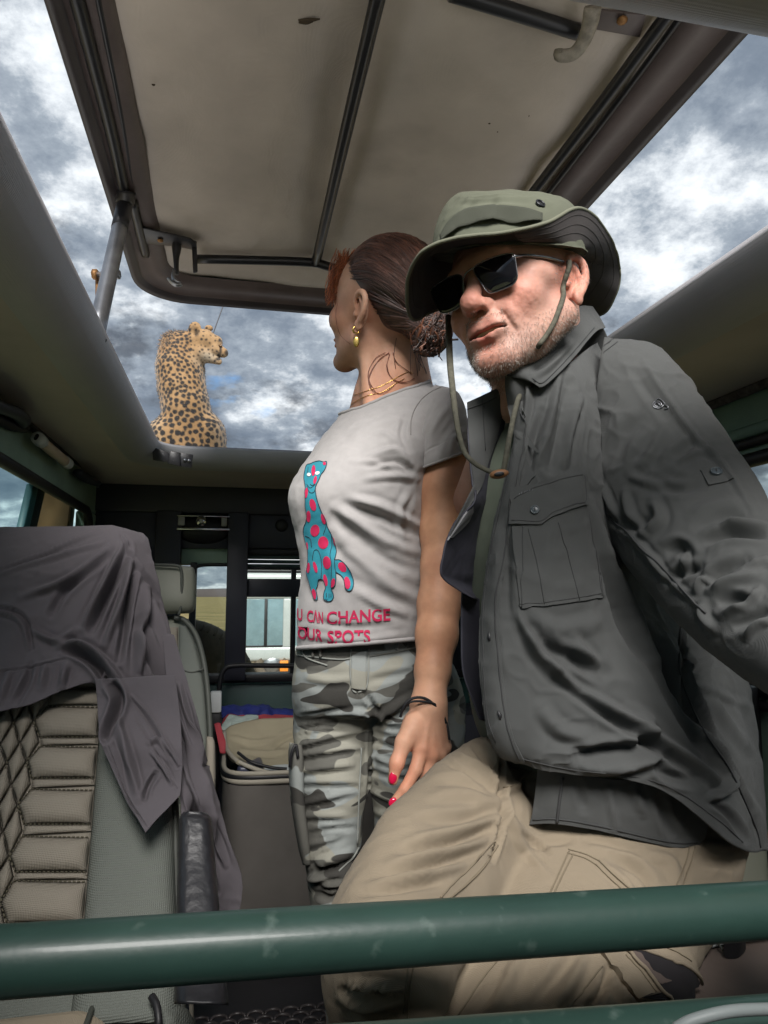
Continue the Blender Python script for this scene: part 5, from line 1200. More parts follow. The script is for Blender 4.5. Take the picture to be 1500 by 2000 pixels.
# ---- hair: a combed mass gathered low at the back, with loose strands
m_hair = mat('brown_hair', (.062, .034, .027), .42, var=.35, vscale=30, attrib='tone', spec=.6)
m_hair.node_tree.nodes['Principled BSDF'].inputs['Anisotropic'].default_value = .5
Hs = SDF((-.10, -.125, -.12), (.10, .20, .145), .003)
tieY = min(np.linspace(1.1, 1.4, 61), key=lambda Y: abs(w2l(W(846, 636, Y))[0]-.004)); tie = w2l(W(846, 636, tieY))
Hs.put(Hs.ell((0, .018, .040), (.0755, .094, .081)))
Hs.put(Hs.cone((0, .07, .0), tie, .055, .030), .03)
Hs.cut(Hs.ell((0, -.085, -.045), (.072, .086, .100)), .008)                        # face
Hs.cut(Hs.ell((.075, -.02, -.045), (.045, .040, .046)), .006); Hs.cut(Hs.ell((-.075, -.02, -.045), (.045, .040, .046)), .006)
Hs.cut(Hs.ell((.082, .012, -.022), (.028, .020, .034)), .004); Hs.cut(Hs.ell((-.082, .012, -.022), (.028, .020, .034)), .004)
Hs.cut(Hs.ell((0, .02, -.11), (.075, .06, .075)), .012)
Hs.put(Hs.ell(w2l(W(838, 654, tieY)), (.026, .030, .036)), .02)
V, Fc = Hs.mesh(); V = l2w(V)
HB = BVHTree.FromPolygons([Vector(p) for p in V], Fc.tolist())
def ride(P, off):
    o = []
    for p, f in zip(P, off):
        h = HB.find_nearest(Vector(p)); n_ = np.array(h[1]); b = np.array(h[0]); o.append(b+n_*f)
    return np.array(o)
hair = obj('hair', (V, Fc), m_hair, wo); attr(hair, 'tone', np.ones(len(V)))
rg = np.random.default_rng(5); strands = []; cols = []
ec = np.array([0, .018, .042]); er = np.array([.0785, .097, .084])
def strand(P, r, c, k=4):
    v, f = tube(P, r, k); strands.append((v, f)); cols.append(np.tile(c, (len(v), 1)))
for i in range(1250):
    lock = i < 420
    th = rg.uniform(-1.25, 1.25)                                            # place on the hairline, ear to ear over the brow
    fz = .068*math.cos(th*1.12)+.012; st0 = np.array([.077*math.sin(th), -.080*math.cos(th)+.006, .012+fz*.9])
    d1 = nrm((tie-ec)/er+rg.normal(0, .10, 3)); tt = np.linspace(rg.uniform(0, .25), 1, 16)
    ph = th*1.28+rg.normal(0, .05); y0 = (st0[1]-ec[1])/er[1]; yy = y0+(.80-y0)*tt; rho = np.sqrt(np.clip(1-yy*yy, .02, 1))
    A_ = np.stack([np.sin(ph)*rho, yy, np.cos(ph)*rho], 1); e_ = smoothstep(.30, 1.0, tt)[:, None]; D = nrm(A_*(1-e_)+d1*e_); d0 = D[0]
    P = ec+D*er; P[-1] = P[-1]*.5+tie*.5
    sway = np.cross(D, d1-d0); P = P+nrm(sway)*(.005*np.sin(tt*rg.uniform(2, 6)+rg.uniform(0, 6)))[:, None]
    cpr = np.clip(1-(st0[1]+.09)/.07, 0, 1)*(1-tt)**.6*rg.random()
    c = np.ones(3)*(rg.choice([.35, .7, 1.1, 1.8]) if lock else rg.choice([.6, 1.4, 2.6]))
    cc = c[None]+cpr[:, None]*np.array([7.0, 4.0, 2.0])[None]
    Pw = ride(l2w(P), (.0006+.0030*rg.random()*np.sin(np.linspace(.15, 2.9, 16))) if lock else (.0025+.0045*rg.random()*np.sin(np.linspace(.1, 2.9, 16))))
    rad = rg.uniform(.0018, .0036) if lock else rg.uniform(.0004, .0008)
    v, f = tube(Pw, [rad*.5, rad, rad, rad*.8], 6 if lock else 4, flat=.6); strands.append((v, f)); k_ = 6 if lock else 4
    cols.append(np.concatenate([np.repeat(cc, k_, 0), cc[:1], cc[-1:]]))
for i in range(420):                                                        # from behind the ear and the nape up to the tie
    for sx in ((1, -1) if i % 4 == 0 else (1,)):
        a = rg.random(); st0 = np.array([sx*(.074-.030*a**2), .020+.040*a, .012-.062*a])+rg.normal(0, .004, 3); md = (st0*.5+tie*.5)+np.array([sx*.020, .01, .0]); tt = np.linspace(0, 1, 14)
        P = spl(np.array([st0, md, tie+rg.normal(0, .010, 3)]), 14); lock = rg.random() < .4; Pw = ride(l2w(P), .0006+rg.uniform(.001, .0035)*np.sin(np.linspace(.15, 2.9, 14)))
        rad = rg.uniform(.0016, .0030) if lock else rg.uniform(.0004, .0008); strand(Pw, [rad*.4, rad, rad, rad*.8], np.ones(3)*rg.choice([.35, .7, 1.2, 2.0]), 5)
for i in range(700):                                                        # knotted tail below the tie
    s_ = tie+rg.normal(0, .020, 3); e_ = w2l(W(rg.uniform(806, 858), rg.uniform(668, 690), tieY+rg.uniform(-.03, .03))); m1 = (s_+e_)/2
    m1 = w2l(W(rg.uniform(828, 866), rg.uniform(640, 672), tieY+rg.uniform(-.035, .035)))
    q = spl(np.array([s_, m1, e_]), 10); c = np.ones(3)*rg.choice([.35, .7, 1.2, 2.0])+(rg.random() < .2)*np.array([2.6, 1.6, .8])
    qw = l2w(q); qw = np.where((rg.random() < .75), ride(qw, rg.uniform(.0004, .005)*np.sin(np.linspace(.3, 2.9, len(qw)))), qw); strand(qw, rg.uniform(.0008, .0022), c)
for i in range(9):                                                         # wisps hanging to the nape
    x = rg.uniform(765, 825); q = onb(hb_, [(x, 650+rg.uniform(-5, 10)), (x+rg.uniform(-6, 8), 690), (x+rg.uniform(-8, 14), 722+rg.uniform(-10, 14))], .002, 8)
    if len(q) > 4: strand(q, .0005, np.array([1.0, .9, .8])*rg.uniform(.6, 1.8))
for i in range(190):                                                         # blown fringe at the temple
    a0 = (rg.uniform(654, 712), rg.uniform(484, 520)); a1 = (rg.uniform(642, 676), rg.uniform(525, 558)); a2 = (rg.uniform(634, 668), rg.uniform(560, 600))
    q = spl(np.array([W(*a0, 1.285), W(*a1, 1.30+rg.uniform(-.02, .02)), W(*a2, 1.31+rg.uniform(-.02, .03))]), 10); strand(q, rg.uniform(.0003, .0006), np.array([9.5, 5.2, 2.3])*rg.uniform(.4, 1.2))
for P, r in (([(810, 1010), (740, 1060), (685, 1130), (650, 1220), (672, 1300), (720, 1332), (780, 1325), (850, 1265)], .0005), ([(815, 1020), (795, 1120), (835, 1215), (930, 1245), (1010, 1212)], .0005), ([(410, 620), (396, 700), (402, 790), (440, 880), (510, 940)], .00022), ([(780, 1010), (700, 1060), (650, 1150), (655, 1240), (700, 1320)], .0004), ([(840, 1010), (870, 1090), (960, 1160), (990, 1185)], .0004)):
    for o in range(3): strand(spl(onb(hb_, c2p([(px+rg.uniform(-5, 5)*(o > 0), py+rg.uniform(-5, 5)*(o > 0)) for px, py in P]), .0022, 30), 40), r*(1 if o == 0 else .6), np.array([3.2, 2.0, 1.4]))
hs_ = obj('hair_strands', join(*strands), m_hair, hair, kind='stuff'); attr(hs_, 'tone', np.concatenate(cols))
# ================================================================== the sitting man
ma = thing('person', (W(1100, 1500, .95)[0], .95, 0), 'older man in olive bush hat, sunglasses and dark grey shirt, half sitting in beige trousers', 'man', 'people in the vehicle')
Rw, Tw, w2l, l2w = pose([-.0446, -.1967, -.7613], [.1863, .9912, .3061])
L_ = lambda px, py, Y: w2l(W(px, py, Y))
S = SDF((-.115, -.15, -.25), (.15, .14, .135), .0019)
S.put(S.ell((0, .012, .035), (.078, .100, .090)))
S.put(S.ell((0, -.022, .010), (.072, .074, .080)), .02)
S.put(S.ell((0, -.040, -.055), (.062, .056, .066)), .025)
for sx in (-1, 1):
    S.put(S.cone((sx*.060, -.008, -.060), (sx*.016, -.080, -.108), .022, .018), .022)
    S.put(S.ell((sx*.042, -.066, -.036), (.026, .024, .024)), .018)                      # cheeks
    S.put(S.ell((sx*.020, -.089, -.066), (.018, .013, .018)), .02)                      # beside the mouth
    S.put(S.ell((sx*.058, -.044, -.010), (.016, .024, .014)), .015)
S.put(S.ell((0, -.086, -.110), (.024, .018, .018)), .014)                                # chin
S.put(S.ell((0, -.092, -.066), (.030, .014, .014)), .012)
S.put(S.ell((0, -.088, .022), (.052, .014, .012)), .012)                                 # brow
for sx in (-1, 1): S.cut(S.ell((sx*.032, -.102, .001), (.018, .015, .011)), .012); S.put(S.ell((sx*.032, -.078, .000), (.014, .013, .011)), .003)
S.put(S.cone((0, -.092, .010), (0, -.117, -.034), .0085, .0118), .009)                   # nose
S.put(S.ell((0, -.119, -.0385), (.0145, .0125, .0125)), .007)
for sx in (-1, 1):
    S.put(S.ell((sx*.0145, -.106, -.042), (.0085, .0115, .0085)), .005)
    S.cut(S.ell((sx*.0075, -.113, -.0525), (.0040, .0055, .0035)), .003)
    NL = spl(np.array([(sx*.020, -.103, -.040), (sx*.028, -.098, -.054), (sx*.034, -.090, -.072), (sx*.034, -.084, -.088)]), 7)
    for a, b in zip(NL[:-1], NL[1:]): S.cut(S.cone(a+np.array([sx*.001, -.006, 0]), b+np.array([sx*.001, -.006, 0]), .0032, .0028), .009)
S.chain([(-.029, -.090, -.0735), (-.010, -.1015, -.0695), (0, -.1030, -.0705), (.010, -.1015, -.0695), (.031, -.089, -.0705)], [.0015, .0026, .0027, .0026, .0015], .007)
S.chain([(-.022, -.0935, -.0770), (-.009, -.0990, -.0830), (.009, -.0990, -.0830), (.024, -.0920, -.0750)], [.0018, .0038, .0038, .0018], .007)
for x_, y_, z_, rx_, rz_ in ((-.016, -.094, -.0752, .011, .0018), (0, -.100, -.0762, .015, .0030), (.017, -.094, -.0742, .013, .0021)): S.cut(S.ell((x_, y_, z_), (rx_, .018, rz_)), .002)
S.cut(S.ell((0, -.107, -.095), (.018, .009, .0045)), .010)
ear(S, 1, sc=1.02); ear(S, -1, sc=1.02)
S.put(S.cone(L_(1055, 640, .93), L_(1035, 800, .955), .056, .060), .03)                  # neck
S.put(S.cone(L_(1000, 700, .87), L_(1000, 790, .90), .022, .026), .03)
Vh, Fh = S.mesh()
wgt = ((np.abs(Vh[:, 0]) < .064) & (Vh[:, 1] < .0)).astype(float)*smoothstep(.020, .030, np.hypot(Vh[:, 0], Vh[:, 2]+.044)+.02*(np.abs(Vh[:, 0]) > .024))*(1-np.exp(-(np.hypot(Vh[:, 0]/.026, (Vh[:, 2]+.076)/.014))**4))
Vh = lap(Vh, Fh, 14, wgt); Nh = vnormals(Vh, Fh)
fz = np.clip((-.05-Vh[:, 1])/.03, 0, 1)
Vh = Vh+Nh*(.0004*fbm(Vh*160, 3, 3)*fz)[:, None]
lines = [((.021, -.104, -.046), (.030, -.096, -.060)), ((.030, -.096, -.060), (.037, -.086, -.084)), ((-.021, -.104, -.046), (-.030, -.096, -.060)), ((.060, -.060, .004), (.070, -.036, .002)), ((.052, -.070, -.020), (.060, -.056, -.036)), ((.055, -.062, -.004), (.068, -.040, -.012)), ((.050, -.070, -.014), (.064, -.050, -.026)), ((.03, -.09, .040), (-.03, -.09, .040)), ((.034, -.088, .052), (-.034, -.088, .052)), ((.046, -.066, -.050), (.050, -.056, -.085)), ((.052, -.058, -.044), (.057, -.045, -.078))]
for a, b in lines:
    a, b = np.array(a), np.array(b); t = np.clip(((Vh-a)@(b-a))/((b-a)@(b-a)), 0, 1); d = np.linalg.norm(Vh-a-t[:, None]*(b-a), axis=1); Vh = Vh-Nh*(.0017*np.exp(-(d/.0026)**2))[:, None]
Vl = Vh.copy(); Vh = l2w(Vh)
hid = [loft([ringp(990, 860, 1120, 840, .96, .06), ringp(955, 920, 1190, 900, .96, .075), ringp(955, 1080, 1230, 1080, .96, .08), ringp(960, 1250, 1290, 1250, .97, .08), ringp(1020, 1420, 1350, 1430, .97, .08), ringp(1080, 1560, 1340, 1600, .97, .07)], 24, 28),
       loft([ringp(1170, 820, 1230, 720, .92, .035), ringp(1235, 1020, 1320, 900, .84, .038), ringp(1360, 1200, 1430, 1090, .72, .035), ringp(1490, 1300, 1550, 1230, .605, .028), ringp(1590, 1370, 1640, 1300, .565, .027), ringp(1630, 1400, 1690, 1330, .548, .026)], 20, 18),
       loft([ringp(935, 840, 985, 830, 1.02, .035), ringp(890, 960, 940, 980, 1.14, .035), ringp(840, 1080, 880, 1100, 1.30, .03), ringp(800, 1130, 830, 1160, 1.42, .025)], 20, 18),
       loft([ringp(960, 1520, 1060, 1640, .95, .055), ringp(800, 1620, 900, 1760, .80, .055), ringp(690, 1820, 790, 1930, .68, .045), ringp(690, 2100, 770, 2110, .72, .04), ringp(720, 2400, 780, 2410, .80, .035)], 24, 18),
       loft([ringp(1100, 1580, 1350, 1660, .93, .07), ringp(1000, 1780, 1250, 1880, .80, .065), ringp(900, 2000, 1080, 2080, .68, .05), ringp(900, 2350, 1020, 2380, .72, .04)], 24, 18)]
Hn = SDF((.38, .44, .70), (.62, .64, .99), .003); wr0 = W(1672, 1372, .545); rz = .776; rx0 = wr0[0]
Hn.put(Hn.cone(wr0+(W(1560, 1275, .60)-wr0)*.45, wr0, .027, .025)); kn = [np.array([rx0-.036+.024*i, .520, rz+.040-.003*abs(i-1.3)]) for i in range(4)]
for i, k_ in enumerate(kn):
    Hn.put(Hn.cone(wr0+np.array([-.012+.008*i, 0, -.005]), k_, .021, .014), .012)
    Hn.chain([k_, k_+np.array([0, -.012, -.036]), k_+np.array([0, .012, -.066]), k_+np.array([0, .042, -.070])], [.0115, .0100, .0090, .0075] if i < 3 else [.0098, .0086, .0076, .0064], .003)
Hn.chain([wr0+np.array([-.018, .012, -.02]), np.array([rx0-.058, .545, rz+.030]), np.array([rx0-.050, .585, rz+.006]), np.array([rx0-.036, .592, rz-.020])], [.017, .0135, .0105, .0082], .008)
Vn, Fn = Hn.mesh()
m_skin2 = skin_mat('ruddy_skin', (.47, .262, .205), (.52, .30, .23), var=.10, bump=.26, rough=.52)
body = obj('body', join((Vh, Fh), (Vn, Fn), *hid), m_skin2, ma)
E_ = lambda *p: l2w(p)
tone(body, (1, 1, 1), [(E_(0, -.12, -.042), .020, (1.10, .78, .74)), (E_(.045, -.085, -.04), .030, (1.10, .83, .79)), (E_(-.045, -.085, -.04), .030, (1.10, .83, .79)), (E_(0, -.09, .06), .045, (1.04, .86, .82)), (E_(.08, .008, -.01), .035, (1.08, .80, .74)), (E_(0, -.098, -.112), .020, (1.04, .86, .82)),
     (E_(0, -.102, -.083), (.012,)*3, (1.0, .62, .62)), (E_(.012, -.10, -.069), (.010,)*3, (.95, .62, .62)), (E_(-.012, -.10, -.069), (.010,)*3, (.95, .62, .62)), (E_(.035, -.075, -.098), .030, (.86, .92, .96)), (E_(-.035, -.075, -.098), .030, (.86, .92, .96)), (E_(.058, -.02, -.07), .028, (.90, .95, .98))])
obj('teeth', uvs(l2w((.001, -.0930, -.0740)), (.0185, .0065, .0042), 12, 20, Rw), mat('ivory_teeth', (.42, .36, .25), .35, var=.1), ma)
# stubble
rg = np.random.default_rng(9); fb = []; fcol = []
cand = np.where((Vl[:, 2] < -.050) & (Vl[:, 2] > -.145) & (Vl[:, 1] < .01) & (Vl[:, 1] > -.125))[0]
hb2 = BVHTree.FromPolygons([Vector(p) for p in Vh], Fh.tolist())
Nw = vnormals(Vh, Fh)
for i in rg.permutation(cand):
    x, y, z = Vl[i]
    if len(fb) >= 4600: break
    lip = abs(x) < .026 and -.090 < z < -.063 and y < -.085
    cheek = z > -.066 and y < -.06 and abs(x) > .030
    clear = abs(x) < .016 and -.117 < z < -.094 and y < -.095 and rg.random() < .7
    fade = np.clip((-.045-.55*max(0, -y-.03)-z)/.02, 0, 1) if abs(x) > .03 else 1
    if lip or cheek or clear or rg.random() > fade*.9: continue
    p = Vh[i]; n_ = nrm(Nw[i]*.75+UPV*-.55+RIGHT*rg.normal(0, .25)+FWD*rg.normal(0, .25)); l = rg.uniform(.0018, .0042)
    fb.append(tube(np.array([p, p+n_*l*.55, p+n_*l+UPV*-.0004]), [.00019, .00017, .0001], 3)); g = rg.choice([.12, .3, .6, .95]); fcol.append(np.tile([g, g*.95, g*.88], (len(fb[-1][0]), 1)))
bd = obj('stubble', join(*fb), mat('grey_stubble', (.62, .60, .57), .6, attrib='tone'), ma, kind='stuff'); attr(bd, 'tone', np.concatenate(fcol))
# brow hair above the glasses and cropped hair at the temple
tb = []
for i in np.where((Vl[:, 0] > .060) & (Vl[:, 1] > -.03) & (Vl[:, 1] < .03) & (Vl[:, 2] > -.02) & (Vl[:, 2] < .05))[0][::6]:
    p = Vh[i]; n_ = nrm(Nw[i]*.5+UPV*-.8+RIGHT*rg.normal(0, .2)); tb.append(tube(np.array([p, p+n_*.004]), [.0002, .0001], 3))
if tb: obj('temple_hair', join(*tb), mat('grey_hair', (.30, .28, .26), .6), ma, kind='stuff')

# ---- sunglasses
def rayplane(px, py, c, n):
    d = ray(px, py); return CAM+d*(((c-CAM)@n)/(d@n))
LR = [(925, 528), (929, 519), (944, 510), (961, 503), (986, 496), (1000, 495), (1005, 500), (1008, 518), (1010.5, 538), (1008, 548), (1000, 557), (980, 566), (961, 572.5), (952, 570), (944, 560), (934, 544)]
LLp = [(841, 568), (846, 560), (858, 551), (872, 543.5), (889, 537), (899, 537.5), (904, 545), (906, 562), (906.5, 579), (903, 592), (894, 602), (882, 608), (871, 611.5), (862, 610.5), (856, 604), (848, 588)]
gl = None; m_lens = mat('dark_lens', (.006, .006, .009), .04, var=.0, spec=.9, coat=.4); m_frame = mat('gunmetal_frame', (.28, .28, .28), .25, metal=.9, var=.1)
fr_pts = {}
for nm, Lp, cl, nl in (('R', LR, (.034, -.104, -.003), (.20, -1, -.06)), ('L', LLp, (-.034, -.104, -.003), (-.20, -1, -.06))):
    c = l2w(cl); n_ = Rw@nrm(np.array(nl)); P = np.array([rayplane(x, y, c, n_) for x, y in closed(Lp, 72)]); fr_pts[nm] = P
    m_ = P.mean(0); rings = [m_+(P-m_)*s+n_*(.0022*(1-s*s)) for s in (.02, .3, .6, .85, 1.0)]
    k = len(P); Vq = np.concatenate([np.concatenate(rings), np.concatenate([r-n_*.0016 for r in rings[::-1]])]); Fq = grid_faces(10, k, True)
    if gl is None: gl = obj('sunglasses', tube(np.concatenate([P, P[:2]]), .0008, 8), m_frame, ma)
    else: obj('rim', tube(np.concatenate([P, P[:2]]), .0008, 8), m_frame, gl)
    obj('lens', (Vq, Fq), m_lens, gl)
P = lambda nm, px, py: fr_pts[nm][np.argmin(np.hypot(*(PX(fr_pts[nm])-np.array([px, py])).T))]
b0, b1 = P('L', 904, 545), P('R', 926, 524); obj('bridge', tube(np.array([b0, (b0+b1)/2+Rw@np.array([0, -.003, .001]), b1]), .0013, 8, 12), m_frame, gl)
h = P('R', 1004, 500); hz = l2w((.070, -.078, .010)); e0 = l2w((.0775, -.004, .010)); 
tq_ = onb(hb2, [(1020, 501), (1045, 504), (1075, 508), (1104, 515)], .0035, 24); obj('temple_arm', tube(spl(np.concatenate([[h], tq_[2::4]]), 40), .0017, 8, flat=1.2), m_frame, gl)
obj('hinge', tube(np.array([h, W(1018, 498, .815)]), .0022, 8, 4), m_frame, gl)
h = P('L', 843, 566); obj('temple_arm', tube(np.array([h, l2w((-.070, -.07, .006)), l2w((-.078, .0, .008))]), .0014, 8, 12), m_frame, gl)

# ---- bush hat
m_hat = mat('olive_hat_cotton', (.105, .112, .078), .9, var=.10, vscale=9, bump=.3, bscale=26, weave=(330, .5))
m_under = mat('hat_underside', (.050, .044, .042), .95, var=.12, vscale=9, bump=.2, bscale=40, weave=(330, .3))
cr = [ringp(850, 495, 1122, 503, .890, .112), ringp(850, 493, 1121, 499, .890, .112), ringp(862, 452, 1102, 424, .890, .108), ringp(874, 421, 1088, 398, .890, .101), ringp(886, 398, 1073, 385, .890, .093), ringp(897, 383, 1056, 378, .890, .080), ringp(915, 375, 1040, 374.5, .890, .062), ringp(945, 373, 1010, 373, .890, .03)]
for q_ in cr[:2]: q_[6:9] -= UPV*.016
V, Fc = loft(cr, 70, 110, 2.25); N = vnormals(V, Fc)
if np.mean(np.sum(N*(V-cr[3][:3]), 1)) < 0: Fc = Fc[:, ::-1]; N = -N
V = strokes(V, N, [([(900, 400), (960, 392), (1040, 396)], 6, -.002), ([(880, 430), (900, 410), (920, 380)], 6, .002), ([(1050, 385), (1070, 410), (1080, 430)], 5, -.002), ([(905, 385), (980, 381), (1050, 381)], 2.0, .0012), ([(960, 385), (970, 410), (960, 440)], 8, -.0015)])
V = V+N*(.0018*fbm(V*36, 31, 3))[:, None]
hatm = obj('bush_hat', (V, Fc), m_hat, ma); CBV = BVHTree.FromPolygons([Vector(p) for p in V], Fc.tolist())
c0 = cr[1]; tt = np.array([0, -30, -55, -80, -105, -130, -155, -180, -200, -220, -240, -270, -300, -330, -347, -360])
ou = [(1210, 525, .975), (1188, 458, .885), (1134, 407, .80), (1066, 436, .765), (985, 453, .757), (892, 465, .765), (826, 491, .79), (797, 543, .835), (797, 602, .875), (812, 625, .925), (852, 606, .985), (985, 560, 1.075), (1100, 600, 1.085), (1172, 616, 1.04), (1202, 575, 1.005), (1210, 525, .975)]
ts = np.linspace(0, -360, 145); O = np.array([W(*q) for q in ou]); So = spl(np.concatenate([O[-3:-1], O, O[1:3]]), 400)
tq = np.concatenate([tt[-3:-1]+360, tt, tt[1:3]-360]); tf = np.interp(np.linspace(0, len(tq)-1, 400), np.arange(len(tq)), tq)
Oi = np.stack([np.interp(-ts, -tf, So[:, k]) for k in range(3)], 1)
In = np.array([c0[:3]+math.cos(R(t))*c0[3:6]*1.0+math.sin(R(t))*c0[6:9]*1.0 for t in ts])
G = []
for s in np.linspace(0, 1, 14):
    mid_ = In*(1-s)+Oi*s; G.append(mid_)
G = np.array(G); n_r = G.shape[1]
# the brim leaves the crown flat, then sweeps up or down to its edge
down = -UPV
arch = np.sin(np.linspace(0, np.pi, 14))[:, None, None]*(.010*UPV)[None, None]*np.where((ts < -100) & (ts > -260), .6, -.3)[None, :, None]
G = G+arch
V = G.reshape(-1, 3); Fb = grid_faces(14, n_r); N = vnormals(V, Fb)
if np.mean(N@UPV) < 0: Fb = Fb[:, ::-1]; N = -N
V = V+N*(.0012*fbm(V*30, 33, 2))[:, None]
k = len(V); up_, lo_ = V+N*.0012, V-N*.0012
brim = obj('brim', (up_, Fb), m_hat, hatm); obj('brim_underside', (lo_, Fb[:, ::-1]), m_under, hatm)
m_bind = mat('hat_edge_binding', (.15, .155, .11), .9, var=.08, weave=(300, .4))
ed = V.reshape(14, n_r, 3)[-1]; obj('brim_binding', tube(ed, .0024, 8), m_bind, hatm)
for r_ in (5, 8, 11): obj('brim_stitching', tube(V.reshape(14, n_r, 3)[r_]-N.reshape(14, n_r, 3)[r_]*.0014, .0003, 5), m_under, hatm)
m_web = mat('olive_webbing', (.082, .088, .064), .9, var=.08, weave=(420, .9))
up1 = [(862, 462), (875, 440), (893, 421), (915, 410), (945, 405), (975, 403), (1005, 406), (1030, 411), (1058, 420)]; dn1 = [(866, 474), (882, 462), (900, 448), (925, 441), (950, 437), (972, 434), (1000, 440), (1025, 438), (1056, 436)]
a = onb(CBV, up1, .0035, 50); b = onb(CBV, dn1, .0050, 50); kk = min(len(a), len(b)); wv_ = (.0022*np.sin(np.linspace(0, 15, kk))+.001)[:, None]*-FWD[None]
G = np.stack([a[:kk]+wv_*.3, (a[:kk]+b[:kk])/2+wv_, b[:kk]+wv_*1.6], 1); obj('hat_band', sheet(np.stack([spl(G[i], 7) for i in range(kk)]), .0012), m_web, hatm)
q = onb(CBV, [(1055, 398)], .001, 1) if False else None
h_ = CBV.ray_cast(Vector(CAM), Vector(ray(1055, 398)).normalized())
if h_[0]:
    c = np.array(h_[0]); n_ = np.array(h_[1]); n_ = n_ if n_@(CAM-c) > 0 else -n_; u = nrm(np.cross(n_, UPV)); v = np.cross(n_, u); a = np.linspace(0, 2*np.pi, 26)
    ey = obj('eyelet', tube(c+n_*.001+.0058*(np.cos(a)[:, None]*u+np.sin(a)[:, None]*v), .0013, 8), m_rod, hatm); obj('eyelet_hole', uvs(c, (.0046, .0046, .0012), 8, 16, np.stack([u, v, n_], 1)), m_black, ey)
m_cordh = mat('olive_cord', (.075, .072, .052), .85, var=.3, vscale=160, bump=.6, bscale=260)
cd_ = obj('chin_cord', tube([W(x, y, Y) for x, y, Y in ((876, 618, .96), (877, 660, .92), (879, 710, .875), (884, 760, .84), (890, 810, .822), (897, 850, .815), (908, 884, .81), (926, 904, .80), (948, 917, .795), (966, 924, .79))], [.0046, .0046, .0044, .0040, .0036, .0033, .0032, .0032, .0032, .0032], 10, 70, flat=.7), m_cordh, hatm)
q = onb(hb2, [(1109, 512), (1107, 535), (1102, 565), (1092, 600), (1076, 636), (1057, 664), (1042, 682)], .0035, 40); q = spl(np.concatenate([q[::4], [W(1044, 690, .865), W(1034, 712, .89)]]), 44); obj('chin_cord', tube(q, .0034, 10), m_cordh, hatm)
obj('chin_cord', tube([W(x, y, Y) for x, y, Y in ((1026, 748, .868), (1012, 780, .836), (1003, 815, .815), (996, 850, .80), (989, 888, .792), (983, 922, .79))], .0034, 10, 30), m_cordh, hatm)
tg = obj('cord_toggle', uvs(W(975, 926, .786), (.0118, .0055, .0056), 14, 20, CB@eul(0, -10, 0)), mat('wooden_toggle', (.24, .115, .05), .45, var=.2, vscale=90), hatm)
obj('toggle_hole', uvs(W(975, 926, .7805), (.0062, .0012, .0028), 8, 14, CB@eul(0, -10, 0)), m_black, tg)

# ---- olive t-shirt under the shirt
m_otee = mat('olive_jersey', (.105, .125, .095), .9, var=.05, vscale=50, bump=.12, bscale=90, weave=(400, .2))
V, Fc = loft([ringp(992, 800, 1110, 780, .935, .065), ringp(965, 830, 1150, 810, .945, .085), ringp(938, 900, 1190, 880, .95, .095), ringp(928, 1000, 1230, 990, .95, .102), ringp(912, 1120, 1270, 1120, .955, .105), ringp(918, 1250, 1320, 1250, .955, .105), ringp(935, 1400, 1370, 1400, .955, .105), ringp(985, 1500, 1390, 1540, .955, .10)], 80, 90, 2.3)
N = vnormals(V, Fc); V = V+N*(.003*fbm(V*12, 41, 3))[:, None]
obj('t_shirt', (V, Fc), m_otee, ma)

# ---- charcoal field shirt
m_sh = mat('charcoal_field_shirt', (.076, .079, .078), .82, var=.10, vscale=4, weave=(420, .5), sheen=.06, spec=.22)
m_shs = mat('shirt_seam', (.034, .035, .036), .8, var=.2); m_line = mat('dark_shirt_lining', (.040, .040, .055), .75, var=.1)
FR_ = [[(992, 792, .862), (1014, 772, .846), (1060, 742, .838), (1108, 712, .858), (1150, 680, .90), (1168, 668, 1.0)],
       [(1003, 850, .842), (1036, 842, .822), (1082, 828, .814), (1130, 808, .828), (1178, 786, .88), (1212, 776, 1.0)],
       [(985, 932, .832), (1015, 930, .812), (1072, 925, .798), (1140, 915, .808), (1205, 900, .87), (1245, 890, 1.0)],
       [(958, 1050, .826), (990, 1054, .803), (1062, 1050, .788), (1150, 1040, .798), (1252, 1030, .87), (1295, 1020, 1.02)],
       [(939, 1180, .826), (972, 1184, .80), (1052, 1180, .784), (1170, 1180, .794), (1300, 1180, .87), (1352, 1170, 1.02)],
       [(938, 1300, .824), (975, 1308, .80), (1070, 1316, .784), (1215, 1305, .79), (1370, 1310, .84), (1448, 1296, .98)],
       [(945, 1395, .824), (986, 1412, .80), (1092, 1424, .782), (1250, 1432, .782), (1408, 1440, .82), (1478, 1420, .96)],
       [(962, 1452, .826), (1008, 1470, .802), (1102, 1480, .784), (1268, 1500, .780), (1430, 1560, .80), (1496, 1545, .94)],
       [(984, 1484, .83), (1030, 1497, .806), (1110, 1513, .79), (1285, 1540, .782), (1440, 1655, .79), (1502, 1662, .92)]]
G = patch(FR_, 190, 200); V = G.reshape(-1, 3); Ff = grid_faces(190, 200); N = vnormals(V, Ff)
if np.sum(N*(CAM-V)) < 0: Ff = Ff[:, ::-1]; N = -N
t2 = lambda P: [(850+x/2.308, 1200+y/2.308) for x, y in P]; t1 = lambda P: [(850+x/2.308, 700+y/2.308) for x, y in P]
